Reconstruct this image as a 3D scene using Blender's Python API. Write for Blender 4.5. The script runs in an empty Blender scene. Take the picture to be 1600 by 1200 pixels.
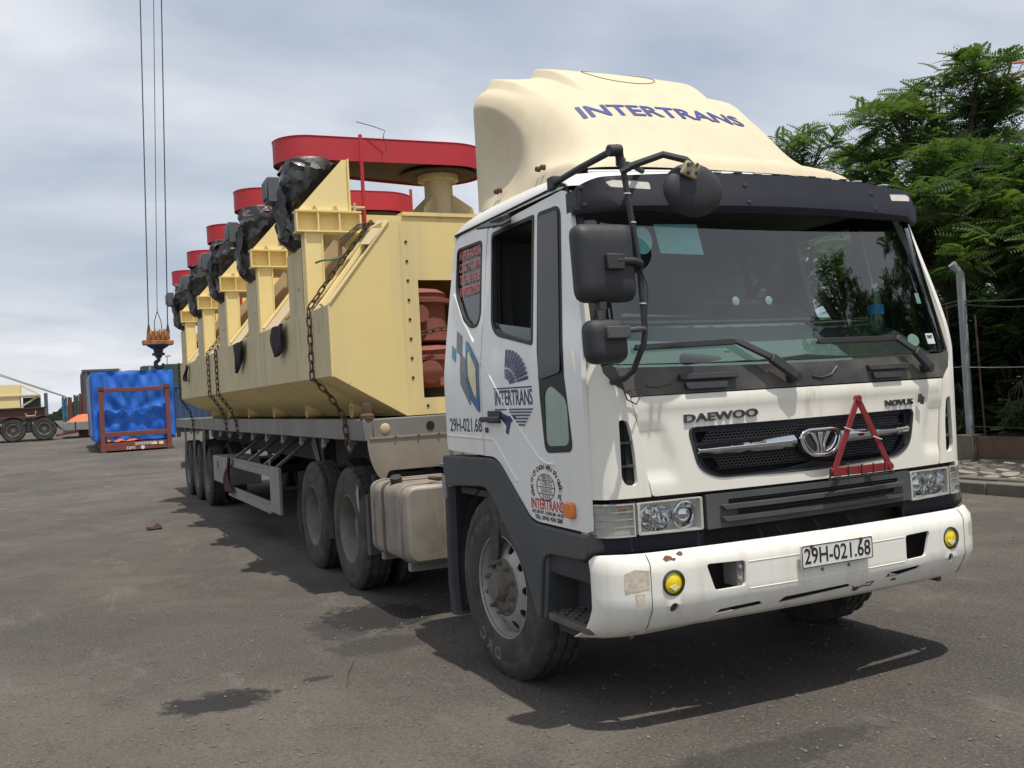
import bpy, bmesh, math, random
import numpy as np
from mathutils import Vector, Matrix, Euler
from mathutils.geometry import delaunay_2d_cdt
random.seed(7); rng = np.random.default_rng(7)
scene = bpy.context.scene
COL = scene.collection

# ------------------------------------------------------------------ camera
F_PX = 1498.57
CAM = Vector((-3.4632, -3.6802, 1.6300))
yaw, pit, rol = math.radians(25.361), math.radians(0.539), math.radians(-3.2116)
Fv = Vector((math.sin(yaw)*math.cos(pit), math.cos(yaw)*math.cos(pit), math.sin(pit)))
R0 = Vector((math.cos(yaw), -math.sin(yaw), 0)); U0 = R0.cross(Fv)
Rv = R0*math.cos(rol) + U0*math.sin(rol); Uv = -R0*math.sin(rol) + U0*math.cos(rol)
cd = bpy.data.cameras.new('camera'); cam = bpy.data.objects.new('camera', cd); COL.objects.link(cam)
cd.sensor_fit = 'HORIZONTAL'; cd.sensor_width = 36.0; cd.lens = F_PX/1600*36
cd.clip_start = 0.05; cd.clip_end = 3000
M = Matrix((Rv, Uv, -Fv)).transposed().to_4x4(); M.translation = CAM
cam.matrix_world = M
scene.camera = cam
scene.render.resolution_x = 1024; scene.render.resolution_y = 768

# ------------------------------------------------------------------ world and sun
SUN_TO = Vector((0.055, -0.30, 1.0)).normalized()
elev = math.asin(SUN_TO.z); azim = math.atan2(SUN_TO.x, SUN_TO.y)
w = bpy.data.worlds.new('World'); scene.world = w; w.use_nodes = True
nt = w.node_tree; nt.nodes.clear()
def wn(t, **k):
    n = nt.nodes.new(t)
    for a, b in k.items(): setattr(n, a, b)
    return n
L = nt.links.new
out = wn('ShaderNodeOutputWorld'); bg = wn('ShaderNodeBackground'); bg.inputs['Strength'].default_value = 0.1
sky = wn('ShaderNodeTexSky', sky_type='NISHITA'); sky.sun_disc = False
sky.sun_elevation = elev; sky.sun_rotation = azim; sky.dust_density = 2.2; sky.air_density = 1.1; sky.ozone_density = 1.0
tc = wn('ShaderNodeTexCoord'); sep = wn('ShaderNodeSeparateXYZ'); L(tc.outputs['Generated'], sep.inputs[0])
ad = wn('ShaderNodeMath', operation='ADD'); ad.inputs[1].default_value = 0.22
mx0 = wn('ShaderNodeMath', operation='MAXIMUM'); mx0.inputs[1].default_value = 0.0
L(sep.outputs[2], mx0.inputs[0]); L(mx0.outputs[0], ad.inputs[0])
dx = wn('ShaderNodeMath', operation='DIVIDE'); dy = wn('ShaderNodeMath', operation='DIVIDE')
L(sep.outputs[0], dx.inputs[0]); L(ad.outputs[0], dx.inputs[1]); L(sep.outputs[1], dy.inputs[0]); L(ad.outputs[0], dy.inputs[1])
comb = wn('ShaderNodeCombineXYZ'); L(dx.outputs[0], comb.inputs[0]); L(dy.outputs[0], comb.inputs[1])
n1 = wn('ShaderNodeTexNoise'); n1.inputs['Scale'].default_value = 0.75; n1.inputs['Detail'].default_value = 5; n1.inputs['Roughness'].default_value = 0.48; n1.inputs['Distortion'].default_value = 0.35
n2 = wn('ShaderNodeTexNoise'); n2.inputs['Scale'].default_value = 2.3; n2.inputs['Detail'].default_value = 5; n2.inputs['Roughness'].default_value = 0.55; n2.inputs['Distortion'].default_value = 0.2
mp = wn('ShaderNodeMapping'); mp.inputs['Location'].default_value = (3.1, 1.7, 0.4); mp.inputs['Scale'].default_value = (1.0, 1.35, 1)
L(comb.outputs[0], mp.inputs[0]); L(mp.outputs[0], n1.inputs['Vector']); L(mp.outputs[0], n2.inputs['Vector'])
cr = wn('ShaderNodeValToRGB'); cr.color_ramp.elements[0].position = 0.38; cr.color_ramp.elements[1].position = 0.60
cr.color_ramp.elements[0].color = (5.2, 5.85, 6.9, 1); cr.color_ramp.elements[1].color = (8.7, 8.95, 9.5, 1)
L(n1.outputs['Fac'], cr.inputs[0])
cov = wn('ShaderNodeValToRGB'); cov.color_ramp.elements[0].position = 0.40; cov.color_ramp.elements[1].position = 0.62
cov.color_ramp.elements[0].color = (0.94, 0.94, 0.94, 1); cov.color_ramp.elements[1].color = (0.74, 0.74, 0.74, 1)
L(n2.outputs['Fac'], cov.inputs[0])
mix = wn('ShaderNodeMix', data_type='RGBA'); L(cov.outputs[0], mix.inputs[0]); L(sky.outputs[0], mix.inputs[6]); L(cr.outputs[0], mix.inputs[7])
L(mix.outputs[2], bg.inputs[0]); L(bg.outputs[0], out.inputs[0])

sd = bpy.data.lights.new('sun', 'SUN'); sd.energy = 4.2; sd.angle = math.radians(0.6); sd.color = (1.0, 0.95, 0.86)
so = bpy.data.objects.new('sun', sd); COL.objects.link(so); so.location = (0, 0, 30)
so.rotation_euler = (-SUN_TO).to_track_quat('-Z', 'Y').to_euler()

vs = scene.view_settings; vs.view_transform = 'Standard'; vs.look = 'None'; vs.exposure = 0.0; vs.gamma = 1.0; vs.use_curve_mapping = False

# ------------------------------------------------------------------ materials
MATS = {}
def mat(name, col, rough=0.5, metal=0.0, var=0.0, scale=4.0, col2=None, bump=0.0, bscale=60.0, coat=0.0, streak=None, spec=0.5, trans=0.0, alpha=1.0, emit=None, det=6.0, speck=None):
    """Principled surface: colour with a noisy second tone, optional vertical streaks, specks and fine relief."""
    if name in MATS: return MATS[name]
    m = bpy.data.materials.new(name); m.use_nodes = True; t = m.node_tree; N = t.nodes; LK = t.links.new
    b = N['Principled BSDF']; b.inputs['Roughness'].default_value = rough; b.inputs['Metallic'].default_value = metal
    b.inputs['Specular IOR Level'].default_value = spec; b.inputs['Coat Weight'].default_value = coat; b.inputs['Coat Roughness'].default_value = 0.08
    b.inputs['Transmission Weight'].default_value = trans
    c4 = (*col, 1); b.inputs['Base Color'].default_value = c4
    src = None; co = None
    if var > 0 or streak or speck or bump > 0:
        co = N.new('ShaderNodeTexCoord')
    def noise(sc, d=6.0, r=0.6, stretch=None):
        n = N.new('ShaderNodeTexNoise'); n.inputs['Scale'].default_value = sc; n.inputs['Detail'].default_value = d; n.inputs['Roughness'].default_value = r
        if stretch:
            q = N.new('ShaderNodeMapping'); q.inputs['Scale'].default_value = stretch; LK(co.outputs['Object'], q.inputs[0]); LK(q.outputs[0], n.inputs['Vector'])
        else: LK(co.outputs['Object'], n.inputs['Vector'])
        return n
    def blend(fac_socket, lo, hi, amount, colb, prev):
        r = N.new('ShaderNodeMapRange'); r.inputs['From Min'].default_value = lo; r.inputs['From Max'].default_value = hi; r.inputs['To Max'].default_value = amount
        LK(fac_socket, r.inputs['Value'])
        mxn = N.new('ShaderNodeMix'); mxn.data_type = 'RGBA'; LK(r.outputs[0], mxn.inputs[0])
        if prev is None: mxn.inputs[6].default_value = c4
        else: LK(prev, mxn.inputs[6])
        mxn.inputs[7].default_value = (*colb, 1); return mxn.outputs[2], r.outputs[0]
    if var > 0:
        c2 = col2 or tuple(v*0.45 for v in col)
        n = noise(scale, det); src, f = blend(n.outputs['Fac'], 0.38, 0.72, var, c2, src)
        rr = N.new('ShaderNodeMapRange'); rr.inputs['To Min'].default_value = rough; rr.inputs['To Max'].default_value = min(1, rough+0.25)
        LK(n.outputs['Fac'], rr.inputs['Value']); LK(rr.outputs[0], b.inputs['Roughness'])
    if streak:
        sc, amt, scol = streak
        n = noise(sc, 5, 0.6, (1.0, 1.0, 0.06)); src, f = blend(n.outputs['Fac'], 0.5, 0.75, amt, scol, src)
    if speck:
        sc, amt, scol, lo = speck
        n = noise(sc, 3, 0.5); src, f = blend(n.outputs['Fac'], lo, lo+0.06, amt, scol, src)
    if src is not None: LK(src, b.inputs['Base Color'])
    if bump > 0:
        n = noise(bscale, 4); bp = N.new('ShaderNodeBump'); bp.inputs['Strength'].default_value = bump; bp.inputs['Distance'].default_value = 0.01
        LK(n.outputs['Fac'], bp.inputs['Height']); LK(bp.outputs[0], b.inputs['Normal'])
    if emit: b.inputs['Emission Color'].default_value = (*emit[:3], 1); b.inputs['Emission Strength'].default_value = emit[3]
    MATS[name] = m; return m
def glass(name, tint, refl=1.0, ior=1.5, rough=0.0):
    """Thin tinted pane: what lies behind shows through, the sky mirrors on it."""
    m = bpy.data.materials.new(name); m.use_nodes = True; t = m.node_tree; N = t.nodes; N.clear(); LK = t.links.new
    o = N.new('ShaderNodeOutputMaterial'); tr = N.new('ShaderNodeBsdfTransparent'); tr.inputs[0].default_value = (*tint, 1)
    g = N.new('ShaderNodeBsdfGlossy'); g.inputs['Roughness'].default_value = rough; g.inputs[0].default_value = (refl, refl, refl, 1)
    fr = N.new('ShaderNodeFresnel'); fr.inputs[0].default_value = ior; mxs = N.new('ShaderNodeMixShader')
    ge = N.new('ShaderNodeNewGeometry'); io = N.new('ShaderNodeMapRange'); io.inputs['To Min'].default_value = ior; io.inputs['To Max'].default_value = 1.0/ior
    LK(ge.outputs['Backfacing'], io.inputs['Value']); LK(io.outputs[0], fr.inputs[0])
    LK(fr.outputs[0], mxs.inputs[0]); LK(tr.outputs[0], mxs.inputs[1]); LK(g.outputs[0], mxs.inputs[2]); LK(mxs.outputs[0], o.inputs[0])
    MATS[name] = m; return m

dirt = (0.24, 0.20, 0.15)
mat('white_paint', (0.78, 0.78, 0.75), 0.32, var=0.28, scale=1.7, col2=(0.66, 0.64, 0.58), coat=0.35, streak=(9, 0.22, (0.5, 0.46, 0.38)), speck=(70, 0.5, (0.3, 0.22, 0.15), 0.74))
mat('front_paint', (0.80, 0.78, 0.70), 0.32, var=0.3, scale=2.2, col2=(0.70, 0.66, 0.54), coat=0.3, streak=(7, 0.3, (0.55, 0.47, 0.33)), speck=(60, 0.5, (0.3, 0.2, 0.12), 0.75))
mat('bumper_paint', (0.79, 0.78, 0.72), 0.36, var=0.35, scale=3.0, col2=(0.64, 0.61, 0.52), coat=0.2, streak=(14, 0.3, (0.45, 0.38, 0.28)), speck=(34, 0.8, (0.22, 0.11, 0.06), 0.745))
mat('fairing_paint', (0.62, 0.535, 0.375), 0.5, var=0.45, scale=1.6, col2=(0.50, 0.43, 0.31), bump=0.05, bscale=5, streak=(5, 0.28, (0.42, 0.34, 0.24)), speck=(45, 0.4, (0.3, 0.24, 0.18), 0.73))
mat('black_plastic', (0.024, 0.026, 0.031), 0.48, var=0.5, scale=5, col2=(0.055, 0.055, 0.055), bump=0.12, bscale=240)
mat('grey_plastic', (0.055, 0.06, 0.065), 0.6, var=0.5, scale=4, col2=(0.11, 0.105, 0.095), bump=0.15, bscale=150)
mat('visor_plastic', (0.013, 0.014, 0.024), 0.45, spec=0.35, var=0.35, scale=6, col2=(0.028, 0.028, 0.038), bump=0.05, bscale=200)
mat('dark_void', (0.008, 0.008, 0.009), 0.9)
mat('gap_black', (0.012, 0.012, 0.012), 0.8)
mat('corner_glass', (0.010, 0.012, 0.013), 0.12, spec=0.4)
mat('rubber_seal', (0.015, 0.015, 0.016), 0.6)
mat('cowl_black', (0.03, 0.031, 0.033), 0.4, var=0.85, scale=3.2, col2=(0.14, 0.125, 0.10))
mat('tyre_rubber', (0.028, 0.028, 0.029), 0.78, var=0.75, scale=6, col2=(0.095, 0.088, 0.078), bump=0.2, bscale=50)
mat('tyre_mark', (0.075, 0.072, 0.066), 0.8)
mat('tyre_letter', (0.16, 0.155, 0.145), 0.8, var=0.5, scale=20)
mat('rim_silver', (0.40, 0.395, 0.38), 0.42, 0.4, var=0.6, scale=6, col2=(0.22, 0.20, 0.17))
mat('rim_dusty', (0.21, 0.20, 0.175), 0.6, 0.2, var=0.7, scale=7, col2=(0.11, 0.10, 0.085))
mat('hub_dust_shade', (0.15, 0.135, 0.115), 0.85, var=0.7, scale=14, col2=(0.10, 0.09, 0.075), bump=0.3, bscale=70)
mat('chassis_dark', (0.030, 0.029, 0.028), 0.7, var=0.7, scale=6, col2=(0.075, 0.066, 0.055))
mat('tank_alloy', (0.33, 0.295, 0.25), 0.5, 0.3, var=0.85, scale=3.2, col2=(0.17, 0.14, 0.105), streak=(10, 0.45, (0.13, 0.105, 0.08)))
mat('step_dust', (0.12, 0.105, 0.085), 0.8, var=0.6, scale=10, col2=(0.06, 0.055, 0.05))
mat('strap_dark', (0.09, 0.08, 0.07), 0.7, var=0.5, scale=9)
mat('chrome', (0.75, 0.76, 0.78), 0.07, 1.0)
mat('dark_chrome', (0.12, 0.12, 0.13), 0.22, 1.0)
mat('reflector', (0.85, 0.86, 0.88), 0.12, 1.0)
mat('lamp_dull', (0.62, 0.60, 0.55), 0.25, 0.0, var=0.3, scale=16, bump=0.3, bscale=60)
mat('amber_lens', (0.75, 0.20, 0.02), 0.25, coat=0.5, bump=0.2, bscale=120)
mat('yellow_lens', (0.80, 0.62, 0.01), 0.12, coat=0.6)
mat('plate_white', (0.72, 0.72, 0.68), 0.45, var=0.3, scale=20)
mat('ink_black', (0.012, 0.012, 0.014), 0.5)
mat('ink_navy', (0.016, 0.018, 0.105), 0.4)
mat('ink_blue', (0.03, 0.045, 0.20), 0.5)
mat('ink_teal', (0.02, 0.27, 0.36), 0.4)
mat('ink_royal', (0.02, 0.12, 0.30), 0.4)
mat('ink_grey', (0.18, 0.18, 0.19), 0.45)
mat('ink_cream', (0.72, 0.64, 0.36), 0.45)
mat('ink_red', (0.55, 0.03, 0.025), 0.45)
mat('ink_pink', (0.62, 0.13, 0.11), 0.55)
mat('red_triangle', (0.21, 0.014, 0.016), 0.45, var=0.5, scale=25, col2=(0.17, 0.02, 0.02))
mat('tape_residue', (0.52, 0.42, 0.32), 0.7, var=0.9, scale=45, col2=(0.72, 0.69, 0.62))
mat('rust_spot', (0.17, 0.075, 0.035), 0.85, var=0.5, scale=80)
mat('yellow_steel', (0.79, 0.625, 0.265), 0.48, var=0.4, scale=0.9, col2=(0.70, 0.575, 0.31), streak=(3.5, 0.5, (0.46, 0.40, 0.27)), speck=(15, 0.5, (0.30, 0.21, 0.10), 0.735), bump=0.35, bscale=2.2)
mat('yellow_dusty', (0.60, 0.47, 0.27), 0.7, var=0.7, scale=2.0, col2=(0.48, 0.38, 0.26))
mat('yellow_side', (0.56, 0.475, 0.27), 0.55, var=0.6, scale=1.1, col2=(0.45, 0.385, 0.24), streak=(4.5, 0.7, (0.33, 0.285, 0.19)), speck=(15, 0.5, (0.25, 0.19, 0.10), 0.735), bump=0.35, bscale=2.2)  # side-facing yellow: shade put into the darker base, plus dust streaks
mat('yellow_bracket', (0.83, 0.675, 0.315), 0.45, var=0.25, scale=2.0, col2=(0.70, 0.56, 0.27))
mat('red_cover', (0.47, 0.022, 0.032), 0.42, var=0.3, scale=2.0, col2=(0.38, 0.03, 0.035))
mat('red_oxide', (0.22, 0.066, 0.044), 0.65, var=0.6, scale=4.0, col2=(0.32, 0.135, 0.10))
mat('cover_inside', (0.05, 0.03, 0.028), 0.8, var=0.5, scale=4)
mat('steel_cream', (0.52, 0.43, 0.25), 0.55, var=0.6, scale=4, col2=(0.33, 0.26, 0.16))
mat('black_wrap', (0.013, 0.013, 0.014), 0.32, var=0.6, scale=5, col2=(0.05, 0.052, 0.048), bump=0.6, bscale=22, coat=0.3)
mat('clear_wrap', (0.10, 0.025, 0.025), 0.3, var=0.9, scale=14, col2=(0.20, 0.10, 0.095), coat=0.5, bump=0.7, bscale=26)
mat('grey_box', (0.09, 0.105, 0.115), 0.5, var=0.4, scale=8)
mat('chain_rust', (0.10, 0.055, 0.03), 0.8, var=0.7, scale=20, col2=(0.045, 0.032, 0.025))
mat('chain_bolt', (0.02, 0.02, 0.02), 0.7)
mat('rag_dark', (0.028, 0.022, 0.026), 0.95, var=0.5, scale=12, bump=0.6, bscale=40)
mat('rag_plum', (0.07, 0.025, 0.03), 0.95, var=0.5, scale=12, bump=0.6, bscale=40)
mat('strap_green', (0.025, 0.11, 0.07), 0.8, var=0.4, scale=14)
mat('trailer_grey', (0.20, 0.19, 0.175), 0.55, var=0.55, scale=2.2, col2=(0.12, 0.108, 0.095), streak=(5, 0.3, (0.10, 0.085, 0.07)))
mat('apron_metal', (0.33, 0.29, 0.24), 0.5, 0.3, var=0.8, scale=1.8, col2=(0.20, 0.17, 0.135))
mat('guard_grey', (0.24, 0.24, 0.235), 0.55, var=0.5, scale=3, col2=(0.15, 0.145, 0.135))
mat('deck_wood', (0.16, 0.12, 0.085), 0.85, var=0.6, scale=4)
mat('cloth_tan', (0.30, 0.23, 0.16), 0.9, var=0.4, scale=12)
mat('cloth_grey', (0.10, 0.10, 0.10), 0.9, var=0.4, scale=9)
mat('dash_pale', (0.155, 0.195, 0.19), 0.55, var=0.8, scale=3.5, col2=(0.10, 0.15, 0.15), bump=0.2, bscale=60)
mat('dash_dark', (0.035, 0.032, 0.03), 0.7)
mat('cab_liner', (0.22, 0.225, 0.21), 0.9)
mat('paper_cyan', (0.42, 0.74, 0.78), 0.5, var=0.4, scale=26, col2=(0.22, 0.52, 0.62))
mat('paper_pale', (0.55, 0.62, 0.58), 0.6)
mat('pane_sunlit', (0.26, 0.37, 0.31), 0.2, var=0.5, scale=9, col2=(0.36, 0.44, 0.36), coat=0.6)
mat('label_blue', (0.03, 0.22, 0.55), 0.4)
mat('tarp_blue', (0.014, 0.14, 0.60), 0.5, var=0.5, scale=2.5, col2=(0.012, 0.11, 0.50), bump=0.6, bscale=9)
mat('tarp_orange', (0.70, 0.15, 0.05), 0.55, var=0.4, scale=4, col2=(0.55, 0.10, 0.04))
mat('rack_red', (0.20, 0.055, 0.04), 0.65, var=0.6, scale=1.6, col2=(0.12, 0.045, 0.035))
mat('rope_pale', (0.25, 0.29, 0.34), 0.8)
mat('hook_orange', (0.40, 0.165, 0.045), 0.6, var=0.9, scale=4.5, col2=(0.075, 0.035, 0.025))
mat('hook_dark', (0.035, 0.028, 0.026), 0.55, var=0.5, scale=6)
mat('wire_rope', (0.035, 0.036, 0.04), 0.6)
mat('container_green', (0.035, 0.075, 0.06), 0.6, var=0.5, scale=1.5)
mat('container_blue', (0.035, 0.075, 0.16), 0.6, var=0.5, scale=1.2)
mat('container_grey', (0.10, 0.10, 0.10), 0.6, var=0.5, scale=1.2)
mat('container_brown', (0.13, 0.05, 0.04), 0.6, var=0.5, scale=1.5)
mat('container_teal', (0.04, 0.14, 0.19), 0.6, var=0.5, scale=1.5)
mat('galvanised', (0.30, 0.33, 0.34), 0.5, 0.3, var=0.5, scale=8, col2=(0.2, 0.21, 0.21))
mat('concrete_old', (0.15, 0.135, 0.11), 0.9, var=0.8, scale=3.5, col2=(0.085, 0.08, 0.07), bump=0.5, bscale=20)
mat('concrete_brown', (0.14, 0.085, 0.06), 0.9, var=0.7, scale=3, col2=(0.06, 0.045, 0.035), bump=0.4, bscale=20)
mat('stone_pale', (0.29, 0.265, 0.215), 0.9, var=0.9, scale=6, col2=(0.2, 0.185, 0.15), bump=0.4, bscale=24)
mat('soil', (0.085, 0.06, 0.04), 0.95, var=0.6, scale=4, bump=0.6, bscale=12)
mat('bark', (0.055, 0.044, 0.034), 0.9, var=0.6, scale=9, bump=0.6, bscale=30)
mat('wire_dark', (0.05, 0.048, 0.045), 0.6)
mat('crane_white', (0.75, 0.75, 0.74), 0.5)
mat('crane_red', (0.55, 0.06, 0.05), 0.5)
mat('crane_green', (0.06, 0.17, 0.14), 0.5)
mat('pebble', (0.16, 0.15, 0.135), 0.9, var=0.7, scale=3, col2=(0.07, 0.065, 0.06))
def leaf_mat(name, col, col2):
    m = bpy.data.materials.new(name); m.use_nodes = True; t = m.node_tree; N = t.nodes; LK = t.links.new
    b = N['Principled BSDF']; b.inputs['Roughness'].default_value = 0.5
    co = N.new('ShaderNodeTexCoord'); n = N.new('ShaderNodeTexNoise'); n.inputs['Scale'].default_value = 1.1; n.inputs['Detail'].default_value = 5; LK(co.outputs['Object'], n.inputs['Vector'])
    r = N.new('ShaderNodeValToRGB'); r.color_ramp.elements[0].position = 0.35; r.color_ramp.elements[1].position = 0.68
    r.color_ramp.elements[0].color = (*col2, 1); r.color_ramp.elements[1].color = (*col, 1); LK(n.outputs['Fac'], r.inputs[0]); LK(r.outputs[0], b.inputs['Base Color'])
    tl = N.new('ShaderNodeBsdfTranslucent'); hs = N.new('ShaderNodeMix'); hs.data_type = 'RGBA'; hs.blend_type = 'MULTIPLY'; hs.inputs[0].default_value = 1.0
    LK(r.outputs[0], hs.inputs[6]); hs.inputs[7].default_value = (1.6, 1.7, 0.8, 1); LK(hs.outputs[2], tl.inputs[0])
    ms = N.new('ShaderNodeMixShader'); ms.inputs[0].default_value = 0.42; LK(b.outputs[0], ms.inputs[1]); LK(tl.outputs[0], ms.inputs[2])
    LK(ms.outputs[0], N['Material Output'].inputs[0]); MATS[name] = m; return m
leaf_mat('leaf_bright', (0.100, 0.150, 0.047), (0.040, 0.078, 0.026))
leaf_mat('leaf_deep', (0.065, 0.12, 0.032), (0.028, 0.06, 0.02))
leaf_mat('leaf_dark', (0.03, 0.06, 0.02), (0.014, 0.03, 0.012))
glass('windscreen_glass', (0.62, 0.75, 0.71), 0.95, 1.9)
glass('side_glass', (0.32, 0.38, 0.37), 1.0, 1.55)
glass('clear_glass', (0.92, 0.93, 0.93), 1.0, 1.45)
glass('green_glass', (0.45, 0.60, 0.52), 1.0, 1.5)
glass('bottle_plastic', (0.62, 0.74, 0.80), 1.0, 1.7)
def stain(name, col, amt, sc, stretch):
    m = bpy.data.materials.new(name); m.use_nodes = True; t = m.node_tree; N = t.nodes; LK = t.links.new; b = N['Principled BSDF']
    b.inputs['Base Color'].default_value = (*col, 1); b.inputs['Roughness'].default_value = 0.6
    co = N.new('ShaderNodeTexCoord'); q = N.new('ShaderNodeMapping'); q.inputs['Scale'].default_value = stretch; LK(co.outputs['Object'], q.inputs[0])
    n = N.new('ShaderNodeTexNoise'); n.inputs['Scale'].default_value = sc; n.inputs['Detail'].default_value = 6; LK(q.outputs[0], n.inputs['Vector'])
    r = N.new('ShaderNodeMapRange'); r.inputs['From Min'].default_value = 0.42; r.inputs['From Max'].default_value = 0.7; r.inputs['To Max'].default_value = amt; LK(n.outputs['Fac'], r.inputs['Value']); LK(r.outputs[0], b.inputs['Alpha']); MATS[name] = m
stain('drip_stain', (0.40, 0.31, 0.18), 0.32, 30, (1, 1, 0.12))
stain('grime_film', (0.22, 0.17, 0.11), 0.75, 9, (1, 1, 0.35))

# ------------------------------------------------------------------ geometry helpers
def rpoly(pts, rad, n=5):
    """Closed 2D polygon with rounded corners."""
    out = []; m = len(pts)
    if not hasattr(rad, '__len__'): rad = [rad]*m
    for i in range(m):
        p = Vector(pts[i]).to_2d(); a = Vector(pts[i-1]).to_2d(); b = Vector(pts[(i+1) % m]).to_2d()
        r = rad[i]
        if r <= 0: out.append((p.x, p.y)); continue
        u = (a-p); v = (b-p); lu, lv = u.length, v.length; u.normalize(); v.normalize()
        d = min(r, lu*0.48, lv*0.48)
        s, e = p+u*d, p+v*d
        for k in range(n+1):
            t = k/n; q = s*(1-t)**2 + p*2*t*(1-t) + e*t*t; out.append((q.x, q.y))
    return out
def ell(cx, cy, rx, ry, n=20): return [(cx+rx*math.cos(2*math.pi*k/n), cy+ry*math.sin(2*math.pi*k/n)) for k in range(n)]
def inpoly(x, y, poly):
    c = False; j = len(poly)-1
    for i in range(len(poly)):
        xi, yi = poly[i]; xj, yj = poly[j]
        if (yi > y) != (yj > y) and x < (xj-xi)*(y-yi)/(yj-yi)+xi: c = not c
        j = i
    return c
def dens(poly, step):
    out = []
    for i in range(len(poly)):
        a = Vector(poly[i]); b = Vector(poly[(i+1) % len(poly)]); k = max(1, int((b-a).length/step))
        for q in range(k): p = a.lerp(b, q/k); out.append((p.x, p.y))
    return out
class MB:
    def __init__(s): s.v = []; s.f = []
    def add(s, vs, fs):
        n = len(s.v); s.v.extend(tuple(v) for v in vs); s.f.extend([i+n for i in f] for f in fs); return s
    def box(s, x0, x1, y0, y1, z0, z1):
        return s.add([(x0,y0,z0),(x1,y0,z0),(x1,y1,z0),(x0,y1,z0),(x0,y0,z1),(x1,y0,z1),(x1,y1,z1),(x0,y1,z1)],
                     [(0,3,2,1),(4,5,6,7),(0,1,5,4),(1,2,6,5),(2,3,7,6),(3,0,4,7)])
    def obox(s, c, size, rot=(0,0,0)):
        R = Euler(rot).to_matrix(); c = Vector(c); h = Vector(size)*0.5
        vs = [c+R@Vector((sx*h.x, sy*h.y, sz*h.z)) for sz in (-1,1) for sx, sy in ((-1,-1),(1,-1),(1,1),(-1,1))]
        return s.add(vs, [(0,3,2,1),(4,5,6,7),(0,1,5,4),(1,2,6,5),(2,3,7,6),(3,0,4,7)])
    def bar(s, p0, p1, w, h, up=(0,0,1)):
        p0, p1 = Vector(p0), Vector(p1); d = (p1-p0).normalized(); sd = d.cross(Vector(up)).normalized(); u = sd.cross(d)
        vs = [p+sd*a*w/2+u*b*h/2 for p in (p0, p1) for a, b in ((-1,-1),(1,-1),(1,1),(-1,1))]
        return s.add(vs, [(0,3,2,1),(4,5,6,7),(0,1,5,4),(1,2,6,5),(2,3,7,6),(3,0,4,7)])
    def cyl(s, p0, p1, r0, r1=None, n=16, cap=True):
        r1 = r0 if r1 is None else r1; p0, p1 = Vector(p0), Vector(p1); d = (p1-p0).normalized()
        a = d.orthogonal().normalized(); b = d.cross(a); vs = []
        for p, r in ((p0, r0), (p1, r1)):
            vs += [p+(a*math.cos(2*math.pi*k/n)+b*math.sin(2*math.pi*k/n))*r for k in range(n)]
        fs = [(k, (k+1) % n, n+(k+1) % n, n+k) for k in range(n)]
        if cap: fs += [tuple(range(n-1, -1, -1)), tuple(range(n, 2*n))]
        return s.add(vs, fs)
    def tube(s, pts, r, n=8, closed=False):
        P_ = [Vector(p) for p in pts]; m = len(P_); vs = []; fs = []; ref = None
        for i, p in enumerate(P_):
            if closed: d = P_[(i+1) % m]-P_[i-1]
            else: d = P_[min(i+1, m-1)]-P_[max(i-1, 0)]
            d.normalize()
            if ref is None: ref = d.orthogonal().normalized()
            a = (ref-d*ref.dot(d)).normalized(); b = d.cross(a); ref = a
            rr = r[i] if hasattr(r, '__len__') else r
            vs += [p+(a*math.cos(2*math.pi*k/n)+b*math.sin(2*math.pi*k/n))*rr for k in range(n)]
        for i in range(m if closed else m-1):
            j = (i+1) % m
            fs += [(i*n+k, i*n+(k+1) % n, j*n+(k+1) % n, j*n+k) for k in range(n)]
        if not closed: fs += [tuple(range(n-1, -1, -1)), tuple(range((m-1)*n, m*n))]
        return s.add(vs, fs)
    def lathe(s, prof, o, axis='X', n=36, cap=False):
        """prof: (radius, height along axis); X, Y or Z axis through o."""
        o = Vector(o); vs = []; fs = []
        for r, h in prof:
            for k in range(n):
                t = 2*math.pi*k/n; c, q = r*math.cos(t), r*math.sin(t)
                vs.append(o+(Vector((h, c, q)) if axis == 'X' else Vector((q, h, c)) if axis == 'Y' else Vector((c, q, h))))
        for i in range(len(prof)-1):
            fs += [(i*n+k, i*n+(k+1) % n, (i+1)*n+(k+1) % n, (i+1)*n+k) for k in range(n)]
        if cap: fs += [tuple(range(n-1, -1, -1)), tuple(range((len(prof)-1)*n, len(prof)*n))]
        return s.add(vs, fs)
    def prism(s, poly, axis, a, b):
        n = len(poly)
        f = {'X': lambda p, t: (t, p[0], p[1]), 'Y': lambda p, t: (p[0], t, p[1]), 'Z': lambda p, t: (p[0], p[1], t)}[axis]
        vs = [f(p, a) for p in poly]+[f(p, b) for p in poly]
        return s.add(vs, [tuple(range(n-1, -1, -1)), tuple(range(n, 2*n))]+[(k, (k+1) % n, n+(k+1) % n, n+k) for k in range(n)])
    def sheet(s, outer, holes, mapf, tdir=None, step=0.12):
        """Polygon with holes laid on a curved surface mapf(u, v) -> point, with real thickness tdir."""
        loops = [dens(l, step) for l in [outer]+list(holes)]
        pts = []; eds = []
        for l in loops:
            n = len(pts); pts += [Vector(p) for p in l]; eds += [(n+i, n+(i+1) % len(l)) for i in range(len(l))]
        xs = [p[0] for p in outer]; ys = [p[1] for p in outer]
        gx = np.arange(min(xs)+step/2, max(xs), step); gy = np.arange(min(ys)+step/2, max(ys), step)
        for x in gx:
            for y in gy:
                if inpoly(x, y, loops[0]) and not any(inpoly(x, y, h) for h in loops[1:]):
                    if min((Vector((x, y))-p).length_squared for p in pts[:sum(len(l) for l in loops)]) > (step*0.35)**2: pts.append(Vector((x, y)))
        V2, E2, F2, *_ = delaunay_2d_cdt(pts, eds, [], 0, 1e-5)
        keep = []
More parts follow.
